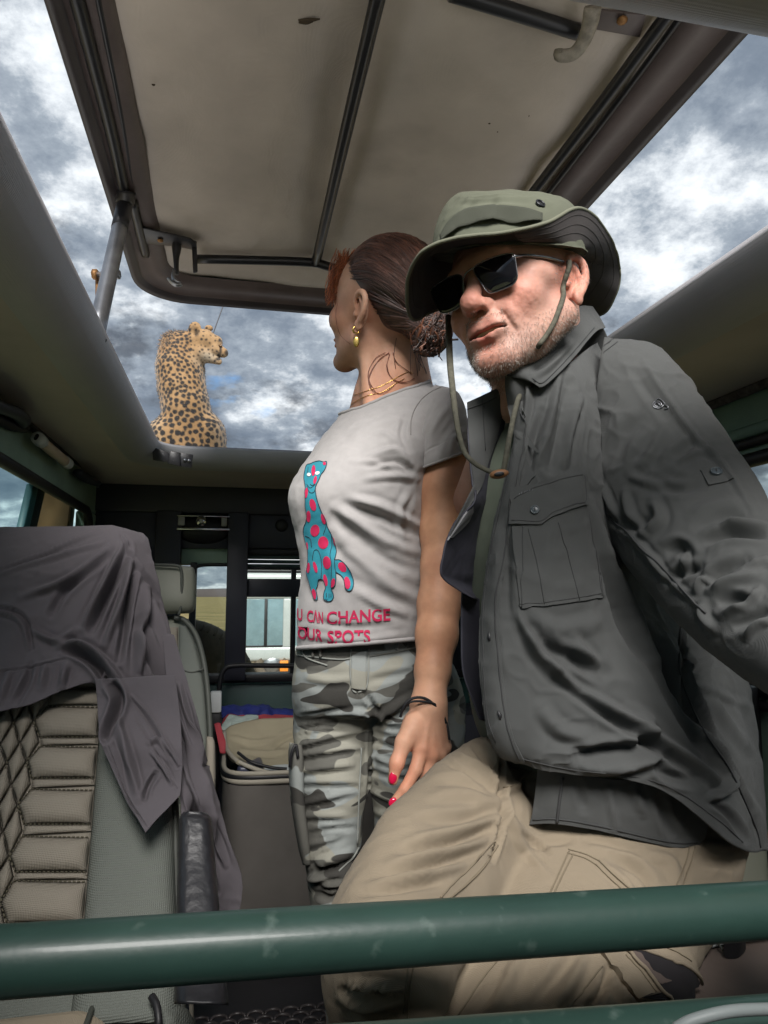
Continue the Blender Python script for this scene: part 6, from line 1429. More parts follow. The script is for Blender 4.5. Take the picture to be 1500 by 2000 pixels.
SF = [(t2([(480, 135), (620, 205), (760, 270)]), 17, -.013), (t2([(620, 110), (700, 210), (730, 260)]), 14, .010), (t2([(380, 20), (480, 200), (620, 330)]), 14, .010),
      (t2([(430, 90), (600, 300), (860, 470), (1120, 640), (1310, 780)]), 13, .016), (t2([(560, 270), (760, 430), (960, 560), (1180, 720)]), 16, -.015), (t2([(850, 0), (960, 180), (1100, 420), (1260, 620), (1330, 760)]), 12, .017), (t2([(960, 90), (1060, 330), (1200, 560)]), 22, -.018),
      (t2([(640, 640), (780, 620), (1000, 590)]), 17, -.018), (t2([(690, 700), (860, 690), (1030, 640)]), 14, .010), (t2([(900, 550), (960, 500), (890, 440)]), 18, .010), (t2([(480, 420), (560, 520), (700, 560)]), 18, .008), (t2([(1000, 640), (1040, 720), (1180, 760)]), 14, -.010),
      (t2([(1240, 830), (1300, 800), (1330, 720)]), 10, .012), (t2([(1250, 850), (1320, 900), (1400, 1020)]), 9, -.010), (t2([(1110, 0), (1100, 200), (1120, 320), (1210, 520), (1330, 700), (1440, 950), (1470, 1060)]), 5, -.010), (t2([(1125, 60), (1115, 220), (1145, 330), (1230, 500), (1350, 700), (1460, 940)]), 6, .008),
      (t2([(1160, 330), (1260, 350), (1420, 420)]), 10, .007), (t2([(1250, 380), (1330, 500), (1420, 620)]), 12, .009), (t2([(1340, 330), (1400, 470), (1470, 640)]), 10, -.009), (t2([(1180, 120), (1230, 180), (1220, 240)]), 13, .014), (t2([(1120, 200), (1160, 240), (1200, 240)]), 10, -.012), (t2([(1400, 800), (1460, 900), (1480, 1000)]), 9, .008),
      (t1([(560, 60), (520, 260), (470, 470)]), 9, .008), (t1([(480, 240), (440, 380), (420, 520)]), 10, -.009), (t1([(600, 120), (560, 330), (520, 500)]), 12, -.009), (t1([(650, 180), (610, 330), (590, 480)]), 9, .007), (t1([(700, 640), (780, 900), (900, 1180), (1000, 1380)]), 12, .012), (t1([(770, 930), (830, 1130), (930, 1330)]), 18, -.014), (t1([(380, 1160), (420, 1250), (470, 1360)]), 9, .007), (t1([(310, 700), (320, 900), (330, 1180)]), 14, -.007), (t1([(400, 1150), (560, 1220), (760, 1180)]), 20, .005), (t1([(390, 60), (420, 160), (400, 320)]), 8, .008)]
V = strokes(V, N, [(p_, w_*.9, a_*.85) for p_, w_, a_ in SF]); V = V+N*(.0016*fbm(V*np.array([17, 17, 17]), 43, 3)+crumple(V, 15, .0024, 83)+crumple(V, 45, .0007, 84))[:, None]; N = vnormals(V, Ff)
shirt = obj('field_shirt', shell(V, Ff, N, .0022, 190, 200), m_sh, ma); FB = BVHTree.FromPolygons([Vector(p) for p in V], Ff.tolist())
def decal(poly, BV, off, m, name, par, step=7.0, rim=True):
    P2, Fq = fill(poly, step); o = []; ok_ = []
    for x, y in P2:
        d = Vector(ray(x, y)).normalized(); h = BV.ray_cast(Vector(CAM), d)
        if h[0] is None: h = BV.find_nearest(Vector(CAM)+d*.8)
        nn = h[1] if h[1].dot(d) < 0 else -h[1]; o.append((np.array(h[0]), np.array(nn)))
    Bq = np.array([a for a, b in o]); Nn = np.array([b for a, b in o]); Vt = Bq+Nn*off; n = len(poly)
    Vv = np.concatenate([Vt, Bq[:n]-Nn[:n]*.0008]); k = len(Vt); Fq = [list(f) for f in Fq]
    Fq += [[i, (i+1) % n, k+(i+1) % n, k+i] for i in range(n)] if rim else []
    return obj(name, (Vv, Fq), m, par, auto=50)
def seam(BV, P, par, r=.0006, off=.0008, m=None, name='seam_stitching', mm=None):
    q = onb(BV, P, off, mm)
    if len(q) > 3: return obj(name, tube(q, r, 5), m or m_shs, par)
dens = lambda P, m=60: [tuple(x) for x in np.array([np.interp(np.linspace(0, len(P)-1, m), np.arange(len(P)), np.array(P)[:, k]) for k in (0, 1)]).T]
# pocket with pleats and buttoned flap
pk = decal(dens(t1([(350, 760), (360, 900), (375, 1060), (382, 1125), (500, 1115), (640, 1095), (762, 1076), (740, 960), (715, 820), (690, 690), (682, 640), (560, 700), (480, 750)])), FB, .0028, m_sh, 'chest_pocket', shirt)
PKB = FB
for P in ([(395, 760), (385, 1120)], [(378, 1108), (500, 1098), (745, 1060)], [(690, 700), (745, 1070)], [(418, 770), (455, 920), (490, 1105)], [(550, 740), (590, 880), (645, 1090)], [(720, 850), (752, 1072)]): seam(FB, t1(P), pk, .0005, .0031, name='pocket_stitching')
fpk = decal(dens(t1([(345, 640), (350, 590), (440, 575), (530, 540), (650, 515), (675, 530), (682, 655), (600, 680), (530, 715), (475, 752), (345, 752)])), FB, .0056, m_sh, 'pocket_flap', shirt)
for P in ([(352, 738), (470, 736), (530, 700), (600, 665), (668, 642)], [(660, 530), (664, 640)], [(360, 640), (450, 590), (530, 560), (650, 530)]): seam(FB, t1(P), fpk, .0005, .0058, name='flap_stitching')
m_but = mat('grey_button', (.06, .075, .085), .35, var=.1)
def button(BV, px, py, off, r, par, name='button'):
    h = BV.ray_cast(Vector(CAM), Vector(ray(px, py)).normalized()); c = np.array(h[0]); n_ = np.array(h[1]); n_ = n_ if n_@(CAM-c) > 0 else -n_
    u = nrm(np.cross(n_, UPV)); v = np.cross(n_, u); a = np.linspace(0, 2*np.pi, 22); c = c+n_*off; Rm = np.stack([u, v, n_], 1)
    b = obj(name, uvs(c, (r, r, r*.28), 10, 20, Rm), m_but, par); obj('button_rim', tube(c+n_*r*.2+r*.82*(np.cos(a)[:, None]*u+np.sin(a)[:, None]*v), r*.16, 6), m_but, b)
    obj('button_thread', tube(np.array([c+n_*r*.34-v*r*.3, c+n_*r*.38, c+n_*r*.34+v*r*.3]), r*.11, 5), m_shs, b); return b
button(FB, 1044.5, 998, .0062, .0056, shirt)
h0 = t1([(386, 622), (394, 618), (405, 614), (416, 610), (428, 606), (440, 603), (450, 600)])
for i in range(6): seam(FB, [h0[i], (h0[i][0]+1.6, h0[i][1]-3)], fpk, .0003, .0060, m_steel, 'pocket_tag_stitching', 4)
# button placket
pkt = decal(dens([(993, 794), (1012, 776), (1022, 800), (1034, 845), (1018, 930), (994, 1053), (974, 1180), (980, 1300), (992, 1400), (1006, 1450), (1027, 1490), (984, 1480), (964, 1450), (948, 1395), (941, 1300), (942, 1180), (961, 1050), (988, 932), (1005, 852)], 110), FB, .0018, m_sh, 'button_placket', shirt)
seam(FB, [(1017, 800), (1028, 845), (1012, 930), (988, 1053), (969, 1180), (975, 1300), (987, 1400), (1001, 1450), (1016, 1484)], pkt, .0009, .0022); seam(FB, [(1008, 850), (992, 932), (966, 1050), (947, 1180), (947, 1300), (954, 1395), (970, 1448)], pkt, .0007, .0022)
for x, y in ((958, 1243), (976, 1396)):
    q = onb(FB, [(x-1, y-9), (x, y), (x+1, y+9)], .0020, 8); hl = obj('buttonhole', tube(q, [.0008, .0020, .0022, .0008], 6), m_black, pkt); 
seam(FB, [(1000, 1476), (1049, 1489), (1110, 1502), (1285, 1528), (1400, 1600), (1450, 1645)], shirt, .0006, .0006, name='hem_stitching')
# side seam and armhole
seam(FB, t2([(1110, 0), (1100, 200), (1120, 320), (1210, 520), (1330, 700), (1440, 950), (1465, 1050)]), shirt, .0012, .0006, name='side_seam')
# sleeve
SLV = [ringp(1150, 860, 1180, 665, .915, .055), ringp(1140, 905, 1275, 690, .895, .074), ringp(1165, 985, 1345, 775, .85, .078), ringp(1215, 1080, 1408, 865, .795, .076), ringp(1290, 1172, 1466, 955, .735, .070), ringp(1385, 1262, 1530, 1055, .67, .064), ringp(1495, 1345, 1605, 1165, .61, .056), ringp(1620, 1430, 1700, 1290, .55, .05)]
V, Fc = loft(SLV, 250, 230, 2.2); N = vnormals(V, Fc)
if np.mean(np.sum(N*(V-SLV[3][:3]), 1)) < 0: Fc = Fc[:, ::-1]; N = -N
SS = [(t1([(940, 20), (1040, 170), (1160, 340), (1300, 480), (1430, 680)]), 9, .008), (t1([(900, 60), (980, 180), (1090, 330)]), 14, -.006), (t1([(960, 260), (860, 340), (800, 440)]), 22, -.010), (t1([(1040, 290), (960, 440), (900, 490)]), 14, .007), (t1([(1060, 450), (1130, 400), (1180, 370)]), 14, -.009), (t1([(1100, 460), (1200, 420), (1290, 440)]), 8, .006), (t1([(870, 520), (960, 560), (1140, 560)]), 12, .006), (t1([(1000, 550), (1080, 590), (1200, 575)]), 12, -.006),
      (t1([(1310, 742), (1400, 755), (1510, 762)]), 13, .013), (t1([(1200, 830), (1320, 785), (1500, 790)]), 15, -.020), (t1([(1030, 880), (1090, 850), (1140, 870)]), 17, -.017), (t1([(1120, 860), (1130, 920), (1100, 980)]), 9, .013), (t1([(1060, 1000), (1120, 960), (1190, 940)]), 14, -.016), (t1([(1170, 1060), (1200, 1000), (1230, 1000)]), 8, .014), (t1([(1230, 1010), (1280, 960), (1400, 910)]), 16, -.016), (t1([(1240, 1040), (1340, 1000), (1460, 960)]), 14, .014), (t1([(1260, 1110), (1340, 1080), (1420, 1090)]), 16, -.017), (t1([(1300, 1160), (1420, 1090), (1460, 1040)]), 11, .014), (t1([(1330, 1220), (1420, 1170), (1500, 1120)]), 16, -.016), (t1([(1200, 1100), (1210, 1160), (1260, 1230)]), 12, .012), (t1([(880, 800), (960, 880), (1040, 980), (1170, 1100)]), 10, .009), (t1([(800, 720), (900, 760), (960, 700)]), 16, -.010), (t1([(950, 780), (1010, 720), (980, 640)]), 16, .010), (t1([(850, 600), (880, 700), (940, 800)]), 12, .008), (t1([(720, 480), (780, 640), (850, 780)]), 9, .007), (t1([(1150, 700), (1250, 660), (1380, 640)]), 16, .006), (t1([(1180, 760), (1290, 720), (1400, 700)]), 14, -.007), (t1([(1330, 960), (1420, 930), (1500, 900)]), 10, .010), (t1([(1400, 1260), (1460, 1200), (1510, 1180)]), 10, .012)]
V = strokes(V, N, [(p_, w_*.8, a_*.52) for p_, w_, a_ in SS]); V = V+N*(.0016*fbm(V*np.array([16, 16, 16]), 47, 3)+crumple(V, 14, .0020, 85)+crumple(V, 40, .0007, 86))[:, None]
sleeve = obj('sleeve', (V, Fc), m_sh, shirt); SB = BVHTree.FromPolygons([Vector(p) for p in V], Fc.tolist())
seam(SB, [(1198, 662), (1150, 702), (1129, 755), (1124, 820), (1130, 880), (1146, 935)], sleeve, .0010, .001, name='armhole_seam'); seam(SB, [(1206, 668), (1158, 708), (1136, 758), (1131, 820), (1137, 880), (1152, 930)], sleeve, .0006, .0008, name='armhole_seam')
seam(SB, t1([(700, 610), (790, 720), (860, 780), (940, 870), (1010, 930), (1130, 1060), (1220, 1150)]), sleeve, .0012, .001, name='underarm_seam')
tabp = decal(dens(t1([(1195, 505), (1290, 490), (1350, 540), (1310, 560), (1235, 575)]), 30), SB, .0022, m_sh, 'sleeve_tab', sleeve); button(SB, 1398, 925, .003, .0068, sleeve)
a = np.linspace(0, 4.1*np.pi, 40); q = onb(SB, [(1284+(12-.62*t)*math.cos(t)*1.0, 791+(8.5-.45*t)*math.sin(t)) for t in a], .0012, 40); obj('sleeve_cuff', tube(np.concatenate([V[-232:-2], V[-232:-231]]), .004, 8), m_sh, sleeve); obj('sleeve_emblem', tube(q, .0008, 5), m_steel, sleeve)
for P in ([(1296, 791), (1304, 793), (1306, 797), (1298, 800)], [(1280, 784), (1286, 779), (1294, 783), (1300, 790)]): seam(SB, P, sleeve, .0007, .0012, m_steel, 'emblem_stitching', 12)
# back yoke closing the shoulder behind the collar
BK = [[(985, 758, .89), (1050, 700, .93), (1110, 640, .985), (1165, 628, 1.0)], [(1010, 790, 1.02), (1080, 740, 1.05), (1140, 690, 1.06), (1190, 668, 1.03)], [(960, 1000, 1.07), (1080, 1000, 1.09), (1180, 980, 1.08), (1260, 900, 1.0)], [(960, 1300, 1.07), (1120, 1300, 1.09), (1300, 1300, 1.08), (1405, 1290, 1.02)], [(1000, 1600, 1.07), (1180, 1640, 1.09), (1380, 1640, 1.06), (1485, 1640, .97)]]
obj('shirt_back', sheet(patch(BK, 60, 60), .002), m_sh, shirt)
# collar
CL = [[(1158, 598, .975), (1128, 600, .915), (1092, 638, .872), (1050, 681, .846), (1016, 711, .838), (988, 726, .842)], [(1170, 618, .975), (1145, 632, .905), (1104, 672, .858), (1060, 712, .832), (1028, 728, .826), (1000, 736, .836)], [(1182, 640, .975), (1162, 650, .905), (1118, 702, .852), (1078, 742, .824), (1056, 756, .818), (1036, 743, .826)]]
G = patch(CL, 40, 90); Vc = G.reshape(-1, 3); Fc = grid_faces(40, 90); N = vnormals(Vc, Fc)
if np.sum(N*(CAM-Vc)) < 0: Fc = Fc[:, ::-1]; N = -N
Vc = strokes(Vc, N, [([(1045, 735), (1075, 715), (1120, 665)], 7, .003), ([(1040, 722), (1060, 712), (1090, 690)], 6, -.003)])+N*(.0012*fbm(Vc*40, 51, 2))[:, None]
col_ = obj('collar', shell(Vc, Fc, vnormals(Vc, Fc), .003, 40, 90), m_sh, shirt); CB2 = BVHTree.FromPolygons([Vector(p) for p in Vc], Fc.tolist())
seam(CB2, [(1160, 640), (1114, 694), (1076, 734), (1056, 749), (1040, 739)], col_, .0006, .0006); 
ST_ = [[(988, 724, .845), (1000, 724, .838), (1018, 726, .836), (1038, 742, .834)], [(986, 752, .85), (1000, 756, .84), (1016, 760, .838), (1036, 764, .838)], [(992, 796, .862), (1006, 796, .85), (1020, 792, .845), (1044, 772, .842)]]
obj('collar_stand', sheet(patch(ST_, 24, 30), .003), m_sh, shirt)
# right front, hanging open
RP = [[(912, 786, .905), (930, 778, .895), (955, 766, .885), (985, 752, .88)], [(913, 815, .90), (935, 812, .893), (960, 806, .89), (990, 800, .895)], [(915, 873, .89), (938, 872, .893), (955, 880, .905), (972, 890, .93)], [(924, 943, .885), (940, 945, .90), (952, 950, .92), (962, 955, .94)], [(926, 978, .880), (940, 985, .905), (950, 990, .925), (960, 995, .945)], [(886, 1029, .86), (905, 1040, .89), (928, 1045, .92), (948, 1050, .945)], [(861, 1107, .848), (885, 1112, .885), (915, 1118, .92), (938, 1120, .95)], [(872, 1134, .855), (890, 1140, .89), (912, 1145, .925), (932, 1150, .95)], [(926, 1166, .88), (930, 1168, .90), (934, 1169, .92), (938, 1170, .95)]]
G = patch(RP, 110, 50); V = G.reshape(-1, 3); Fc = grid_faces(110, 50); N = vnormals(V, Fc)
if np.sum(N*(CAM-V)) < 0: Fc = Fc[:, ::-1]; N = -N
V = V+N*(.0015*fbm(V*26, 53, 3))[:, None]
rf = obj('right_front', shell(V, Fc, N, .002, 110, 50), m_line, shirt); RB = BVHTree.FromPolygons([Vector(p) for p in V], Fc.tolist())
decal(dens([(914, 786), (934, 778), (962, 765), (984, 755), (985, 790), (968, 860), (952, 905), (940, 950), (927, 972), (924, 943), (916, 873), (914, 815)], 60), RB, .0016, m_sh, 'placket_facing', shirt, 6); seam(RB, [(943, 778), (944, 830), (946, 880)], rf, .0007, .002); seam(RB, [(914, 800), (945, 788), (968, 776)], rf, .0009, .002)
decal(dens([(924, 982), (887, 1030), (880, 1052), (900, 1034), (915, 1018), (923, 1000)], 30), RB, .0016, mat('pale_facing', (.24, .24, .25), .7), 'turned_edge', shirt, 6)
LO = [[(903, 1158, .90), (920, 1165, .91), (948, 1172, .93)], [(902, 1230, .905), (922, 1240, .92), (950, 1250, .93)], [(905, 1310, .905), (925, 1320, .92), (955, 1330, .93)], [(925, 1370, .905), (940, 1375, .915), (960, 1380, .93)], [(938, 1405, .905), (948, 1408, .912), (962, 1410, .925)]]
G = patch(LO, 60, 24); Gs = sheet(G, .002); lo2 = obj('right_front', Gs, m_line, shirt)
# tail of the under layer showing below the hem
TLp = [[(1051, 1490, .835), (1090, 1500, .822), (1180, 1520, .815), (1290, 1530, .815), (1380, 1580, .82)], [(1046, 1540, .838), (1085, 1545, .825), (1170, 1560, .815), (1290, 1580, .815), (1384, 1610, .82)], [(1040, 1585, .84), (1084, 1585, .826), (1165, 1596, .818), (1300, 1622, .818), (1378, 1635, .822)], [(1034, 1611, .842), (1084, 1610, .828), (1162, 1621, .82), (1305, 1654, .82), (1364, 1653, .824)]]
G = patch(TLp, 60, 100); V = G.reshape(-1, 3); Fc = grid_faces(60, 100); N = vnormals(V, Fc)
if np.sum(N*(CAM-V)) < 0: Fc = Fc[:, ::-1]; N = -N
V = strokes(V, N, [([(1190, 1540), (1195, 1580), (1200, 1620)], 8, .004), ([(1240, 1540), (1255, 1590)], 10, .004), ([(1290, 1560), (1300, 1600), (1320, 1640)], 12, -.005), ([(1130, 1530), (1140, 1580)], 10, -.003)])+N*(.0014*fbm(V*26, 57, 3))[:, None]
tl_ = obj('shirt_tail', shell(V, Fc, N, .002, 60, 100), m_sh, shirt); TB2 = BVHTree.FromPolygons([Vector(p) for p in V], Fc.tolist())
seam(TB2, t2([(575, 735), (560, 840), (548, 940)]), tl_, .0018, .001); seam(TB2, t2([(440, 925), (545, 922), (720, 950), (1050, 1025), (1180, 1028)]), tl_, .0008, .0008, name='hem_stitching')

# ---- beige cargo trousers
m_tr = mat('beige_trousers', (.27, .222, .160), .8, var=.05, vscale=6, bump=.1, bscale=120, weave=(420, .5), sheen=.05, spec=.2)
LA = [ringp(960, 1440, 1080, 1640, .95, .095), ringp(905, 1470, 1030, 1665, .915, .092), ringp(850, 1508, 990, 1700, .88, .086), ringp(766, 1590, 935, 1790, .80, .082), ringp(702, 1690, 885, 1868, .735, .078), ringp(652, 1790, 850, 1950, .69, .076), ringp(638, 1895, 830, 2000, .69, .074), ringp(652, 2010, 815, 2060, .71, .070), ringp(690, 2230, 800, 2240, .76, .06), ringp(710, 2440, 790, 2445, .80, .055)]
LB = [ringp(1010, 1500, 1400, 1540, .975, .10), ringp(985, 1570, 1436, 1640, .935, .10), ringp(960, 1650, 1405, 1740, .885, .10), ringp(925, 1750, 1352, 1845, .82, .095), ringp(868, 1880, 1275, 1985, .745, .09), ringp(800, 2005, 1180, 2120, .70, .082), ringp(780, 2160, 1090, 2250, .69, .075), ringp(800, 2400, 1010, 2440, .74, .065)]
PE = [ringp(985, 1380, 1390, 1400, .985, .095), ringp(978, 1450, 1410, 1480, .985, .10), ringp(985, 1530, 1430, 1580, .98, .105), ringp(1010, 1610, 1432, 1670, .975, .10)]
V, Fc = remesh(join(loft(LA, 90, 60, 2.2), loft(LB, 90, 70, 2.3), loft(PE, 40, 70, 2.4)), .0040, 8); N = vnormals(V, Fc)
t3 = lambda P: [(600+x/1.667, 1400+y/1.667) for x, y in P]
STR = [(t3([(440, 140), (540, 190), (632, 250)]), 7, -.006), (t3([(490, 120), (570, 170), (630, 235)]), 7, .007), (t3([(540, 95), (590, 150), (630, 220)]), 7, -.007), (t3([(580, 80), (610, 130), (632, 200)]), 6, .007), (t3([(632, 120), (628, 200), (640, 280)]), 7, -.010), (t3([(640, 240), (690, 220), (740, 170)]), 9, .006), (t3([(640, 290), (632, 350), (600, 470)]), 6, -.012), (t3([(650, 260), (660, 330), (720, 400)]), 11, .006), (t3([(700, 380), (740, 410), (790, 440)]), 7, -.006), (t3([(660, 350), (700, 420), (790, 520)]), 9, .004), (t3([(730, 420), (790, 410), (860, 400)]), 9, -.004),
       (t3([(620, 300), (500, 330), (360, 340)]), 12, -.005), (t3([(610, 330), (500, 370), (330, 400)]), 11, .006), (t3([(600, 360), (480, 410), (300, 440)]), 11, -.005), (t3([(590, 400), (450, 440), (270, 470)]), 11, .005), (t3([(560, 440), (420, 480), (230, 510)]), 10, -.005), (t3([(500, 490), (370, 520), (200, 550)]), 10, .005), (t3([(450, 540), (330, 555), (160, 570)]), 10, -.004), (t3([(400, 260), (500, 250), (610, 280)]), 12, .004), (t3([(420, 210), (520, 215), (620, 255)]), 10, -.004),
       (t3([(110, 890), (200, 895), (300, 912)]), 7, -.008), (t3([(140, 870), (220, 875), (310, 885)]), 8, .007), (t3([(100, 920), (200, 940), (300, 930)]), 9, .005), (t3([(130, 960), (220, 975), (300, 970)]), 9, -.005), (t3([(620, 860), (560, 920), (500, 980)]), 8, .003), (t3([(900, 800), (850, 880), (790, 970)]), 12, .007), (t3([(870, 770), (800, 860), (730, 950)]), 13, -.006), (t3([(930, 850), (880, 920), (820, 985)]), 12, -.006), (t3([(700, 780), (650, 870), (600, 960)]), 14, .005), (t3([(980, 820), (960, 900), (900, 970)]), 10, -.009), (t3([(990, 860), (1040, 920), (1060, 960)]), 9, .007),
       (t3([(900, 400), (980, 410), (1080, 440)]), 9, -.004), (t3([(1000, 460), (1080, 500), (1130, 560)]), 12, -.008), (t3([(960, 480), (1030, 540), (1060, 580)]), 10, .006), (t3([(1100, 440), (1180, 470), (1210, 540)]), 12, .005), (t3([(1240, 440), (1300, 420), (1390, 430)]), 10, .004), (t3([(1260, 480), (1330, 470), (1390, 490)]), 12, -.004)]
V = strokes(V, N, STR); V = V+N*(.0016*fbm(V*np.array([16, 16, 16]), 61, 3)+crumple(V, 18, .0022, 87)+crumple(V, 44, .0008, 88))[:, None]
tr2 = obj('beige_trousers', (V, Fc), m_tr, ma); QB = BVHTree.FromPolygons([Vector(p) for p in V], Fc.tolist())
m_ts = mat('beige_seam', (.19, .155, .105), .85)
decal(dens(t3([(610, 402), (622, 420), (560, 500), (500, 560), (450, 600), (432, 585), (480, 540), (550, 470)]), 40), QB, .0016, m_tr, 'seam_band', tr2, 6)
for P in ([(612, 402), (548, 470), (478, 540), (430, 590)], [(624, 422), (562, 502), (500, 562), (450, 602)]): seam(QB, t3(P), tr2, .0009, .0018, m_ts)
for P in ([(330, 790), (322, 870), (315, 960)], [(348, 790), (335, 880), (325, 990)], [(632, 780), (560, 870), (490, 980)], [(852, 440), (820, 510), (788, 580)], [(866, 448), (832, 515), (800, 585)], [(850, 432), (905, 448), (950, 470)], [(846, 444), (900, 460), (940, 482)], [(950, 470), (1000, 515), (1052, 560)], [(940, 482), (985, 525), (1030, 565)], [(1245, 425), (1230, 480), (1200, 552)], [(1262, 425), (1250, 470), (1222, 550)], [(960, 815), (900, 890), (830, 965), (815, 995)], [(640, 232), (690, 215), (735, 172)]): seam(QB, t3(P), tr2, .0009, .0010, m_ts)
# open cargo pocket hanging from the thigh
cp = decal(dens(t3([(935, 745), (1010, 735), (1120, 740), (1200, 735), (1240, 790), (1270, 860), (1282, 915), (1250, 930), (1190, 935), (1130, 948), (1090, 945), (1040, 885), (985, 810)]), 70), QB, .0075, m_tr, 'cargo_pocket', tr2)
decal(dens(t3([(1012, 760), (1080, 775), (1160, 800), (1235, 832), (1268, 875), (1276, 905), (1240, 920), (1190, 928), (1140, 900), (1095, 845), (1050, 795)]), 50), QB, .0092, mat('pocket_shade', (.012, .010, .012), .95), 'pocket_shade_patch', cp)  # dark patch paints the shade inside the pocket mouth
decal(dens(t3([(1030, 768), (1075, 790), (1110, 845), (1165, 870), (1130, 880), (1085, 830), (1045, 790)]), 30), QB, .0100, mat('brown_lining', (.10, .075, .065), .9), 'pocket_lining', cp)
for P in ([(1012, 760), (1050, 797), (1095, 848), (1140, 903), (1190, 931)], [(1190, 931), (1240, 922), (1278, 906)], [(1012, 758), (1080, 773), (1160, 798), (1237, 830), (1270, 874), (1279, 908)]): 
    q = onb(QB, t3(P), .0098); obj('pocket_edge', tube(q, .0020, 6), m_tr, cp)
seam(QB, t3([(1025, 790), (1075, 845), (1120, 905), (1165, 945)]), cp, .0008, .0082, m_ts); seam(QB, t3([(1000, 745), (1100, 752), (1180, 770), (1230, 800)]), cp, .0008, .0082, m_ts)
# ================================================================== the cheetah on the roof
ch = thing('cheetah', (W(365, 870, 2.75)[0], 2.75, 1.5), 'spotted cheetah sitting on the vehicle roof with its back turned, head to the right', 'cheetah')
S = SDF(np.min([W(262, 880, 2.6), W(470, 880, 2.6)], 0)*[1, 1, 0]+np.array([-.02, -.0, 1.48]), np.max([W(460, 620, 2.98), W(270, 880, 2.98)], 0)+.02, .0034)
w_ = lambda x, y, Y=2.72: W(x, y, Y)
S.chain([w_(372, 880, 2.74), w_(370, 835, 2.73), w_(363, 795), w_(355, 755), w_(350, 720), w_(350, 692), w_(351, 672)], [.100, .088, .085, .085, .082, .066, .048], .02)
S.put(S.ell(w_(330, 858, 2.76), (.086, .12, .085)), .03); S.put(S.ell(w_(410, 856, 2.75), (.060, .12, .086)), .03)
S.put(S.ell(w_(330, 880, 2.76), (.078, .11, .07)), .02); S.put(S.ell(w_(410, 880, 2.75), (.056, .11, .07)), .02)
S.put(S.ell(w_(322, 700, 2.74), (.022, .04, .05)), .03); S.put(S.ell(w_(385, 715, 2.73), (.022, .04, .06)), .03)    # shoulder blades
S.put(S.ell(w_(331, 668, 2.73), (.030, .035, .028)), .02)                                                            # nape ruff
S.put(S.cone(w_(350, 674), w_(384, 668, 2.70), .050, .044), .015)
S.put(S.ell(w_(399, 666, 2.69), (.046, .050, .044)), .012)
S.put(S.ell(w_(417, 672, 2.68), (.032, .034, .030)), .015)
S.put(S.cone(w_(422, 683, 2.67), w_(436, 689, 2.665), .027, .0185), .008)
S.put(S.ell(w_(438, 689, 2.665), (.013, .016, .012)), .006); S.put(S.cone(w_(408, 696, 2.68), w_(427, 706, 2.67), .026, .0125), .008)
S.put(S.ell(w_(392, 690, 2.69), (.036, .04, .034)), .02); S.put(S.ell(w_(425, 665, 2.674), (.012, .018, .009)), .02)
S.cut(S.cone(w_(425, 699, 2.64), w_(442, 700, 2.66), .0025, .0035), .003)
S.cut(S.ell(w_(431, 676, 2.650), (.008, .012, .006)), .006)
ex = nrm(w_(380, 640)-w_(378, 652)); S.put(S.ell(w_(380, 644, 2.668), (.025, .011, .030), CB@eul(8, 18, 0)), .004); S.cut(S.ell(w_(384, 648, 2.655), (.014, .008, .019), CB@eul(8, 18, 0)), .003)
S.put(S.ell(w_(408, 641, 2.72), (.016, .010, .012)), .006)
for x in (338, 366): S.chain([w_(x, 730, 2.80), w_(x-2, 800, 2.86), w_(x-4, 880, 2.90), np.array([w_(x-4, 880, 2.90)[0], 2.90, 1.51])], [.045, .034, .027, .028], .02)
V, Fc = S.mesh(); N = vnormals(V, Fc); P = PX(V)
if np.mean(np.sum(N*(V-V.mean(0)), 1)) < 0: Fc = Fc[:, ::-1]; N = -N
# coat: scattered spots, pale belly and cheek, tear line
rg = np.random.default_rng(4); idx = rg.permutation(len(V)); pts = []; prad = []
cell = {}
for i in idx:
    p = V[i]; x, y = P[i]
    head = x > 372 and y < 712; nape = y < 690 and not head
    gap = .0125 if head else .0130 if nape else .0140+.006*smoothstep(740, 850, y)
    if head and (y < 672 or x > 412) and rg.random() < .9: continue
    key = tuple((p/.032).astype(int)); okk = True
    for dx in (-1, 0, 1):
        for dy in (-1, 0, 1):
            for dz in (-1, 0, 1):
                for q in cell.get((key[0]+dx, key[1]+dy, key[2]+dz), ()):
                    if np.sum((q-p)**2) < gap*gap: okk = False
    if okk:
        cell.setdefault(key, []).append(p); pts.append(p); prad.append(gap*(.52 if not head else .26)*rg.uniform(.75, 1.15))
pts = np.array(pts); prad = np.array(prad)
from mathutils.kdtree import KDTree
kd = KDTree(len(pts))
for i, p in enumerate(pts): kd.insert(p, i)
kd.balance()
wob = .0028*vnoise(V*120, 3); sp = np.zeros(len(V))
for i, p in enumerate(V):
    b = 9
    for co, j, d in kd.find_n(p, 2): b = min(b, d-prad[j])
    sp[i] = b
m = 1-smoothstep(-.0022, .0022, sp+wob)
tan = np.array([.36, .205, .080]); pale = np.array([.45, .33, .20]); deep = np.array([.27, .14, .05])
base = np.tile(tan, (len(V), 1)); k = np.clip(vnoise(V*24, 8)*.5+.5, 0, 1)[:, None]; base = base*(1-.35*k)+pale*.35*k
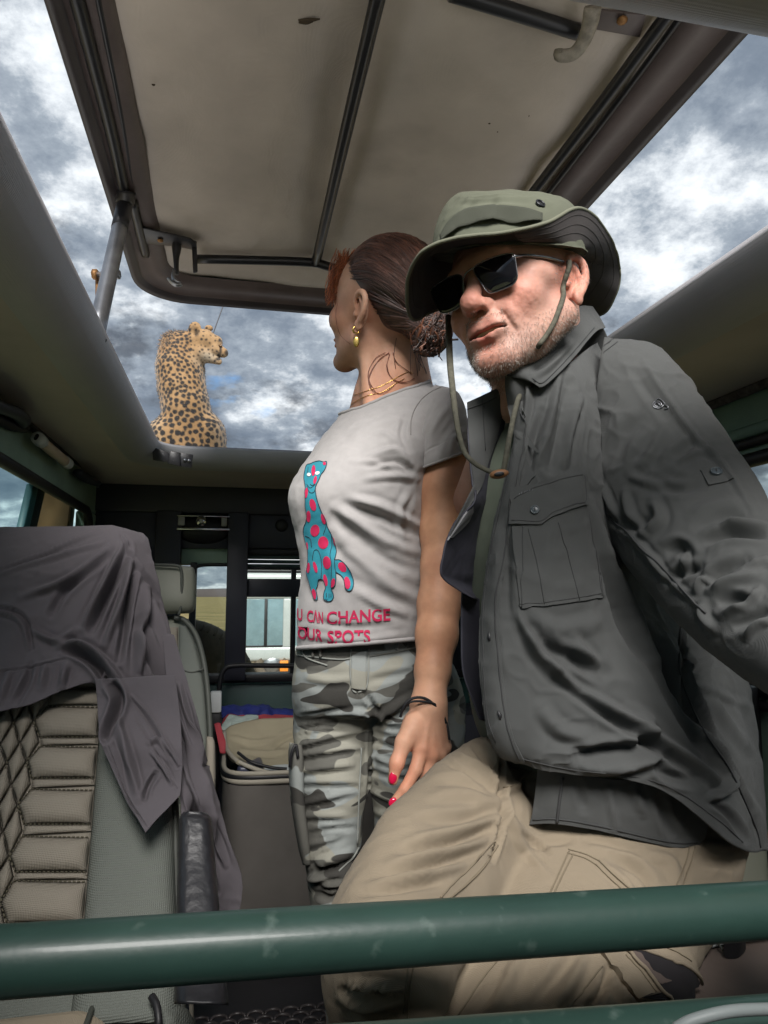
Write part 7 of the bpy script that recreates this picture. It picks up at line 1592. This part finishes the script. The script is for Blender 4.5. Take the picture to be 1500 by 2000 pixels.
side = smoothstep(35, 60, np.abs(P[:, 0]-np.interp(P[:, 1], [640, 720, 800, 870], [350, 349, 360, 368])))[:, None]*((P[:, 1] > 690)[:, None]); base = base*(1-.5*side)+pale*.5*side
chk = np.exp(-(np.hypot((P[:, 0]-403)/18, (P[:, 1]-700)/16)**2))[:, None]; base = base*(1-.85*chk)+np.array([.45, .39, .30])*.85*chk
np_ = ((P[:, 1] < 690) & (P[:, 0] < 372))[:, None]*.45; base = base*(1-np_)+deep*np_
col = base*(1-m[:, None])+np.array([.012, .010, .010])*m[:, None]
def dk(x, y, rx, ry, c=(.012, .010, .010), a=.95):
    global col
    kx = np.exp(-(np.hypot((P[:, 0]-x)/rx, (P[:, 1]-y)/ry)**4))[:, None]*a; col = col*(1-kx)+np.array(c)*kx
dk(444, 688, 6, 5.5); dk(431, 684, 2.6, 8); dk(428, 694, 3, 7); dk(426, 701, 6, 3.5); dk(430, 666, 6, 2.2, a=.7); dk(384, 650, 5, 7, (.03, .02, .012), .85); dk(377, 640, 5, 5, (.16, .10, .05), .6)
o = obj('body', (V, Fc), mat('cheetah_coat', (.75, .75, .75), .85, var=.10, vscale=60, bump=.5, bscale=220, attrib='coat', sheen=.25), ch); attr(o, 'coat', col)
o['label'] = 'tan coat covered in dark spots'
fv = []; fc_ = []
for i in rg.permutation(len(V))[:9000]:
    n_ = N[i]; l = rg.uniform(.003, .006)*(.45 if P[i, 0] > 372 and P[i, 1] < 715 else 1)
    ruff = P[i, 1] < 680 and P[i, 0] < 345
    if ruff: l *= 2.6
    d = nrm(n_*.75+np.array([0, 0, -.55 if not ruff else .35])+rg.normal(0, .25, 3)+(-.5*RIGHT if ruff else 0))
    fv.append(tube(np.array([V[i]-n_*.001, V[i]+d*l*.6, V[i]+d*l]), [.0008, .0006, .0002], 3)); fc_.append(np.tile(col[i]*rg.uniform(.8, 1.2), (len(fv[-1][0]), 1)))
f_ = obj('fur', join(*fv), bpy.data.materials['cheetah_coat'], ch, kind='stuff'); attr(f_, 'coat', np.concatenate(fc_))
obj('eye', uvs(w_(431, 676, 2.655), (.006, .006, .005), 8, 10), mat('amber_eye', (.10, .05, .015), .1, coat=.5), ch)
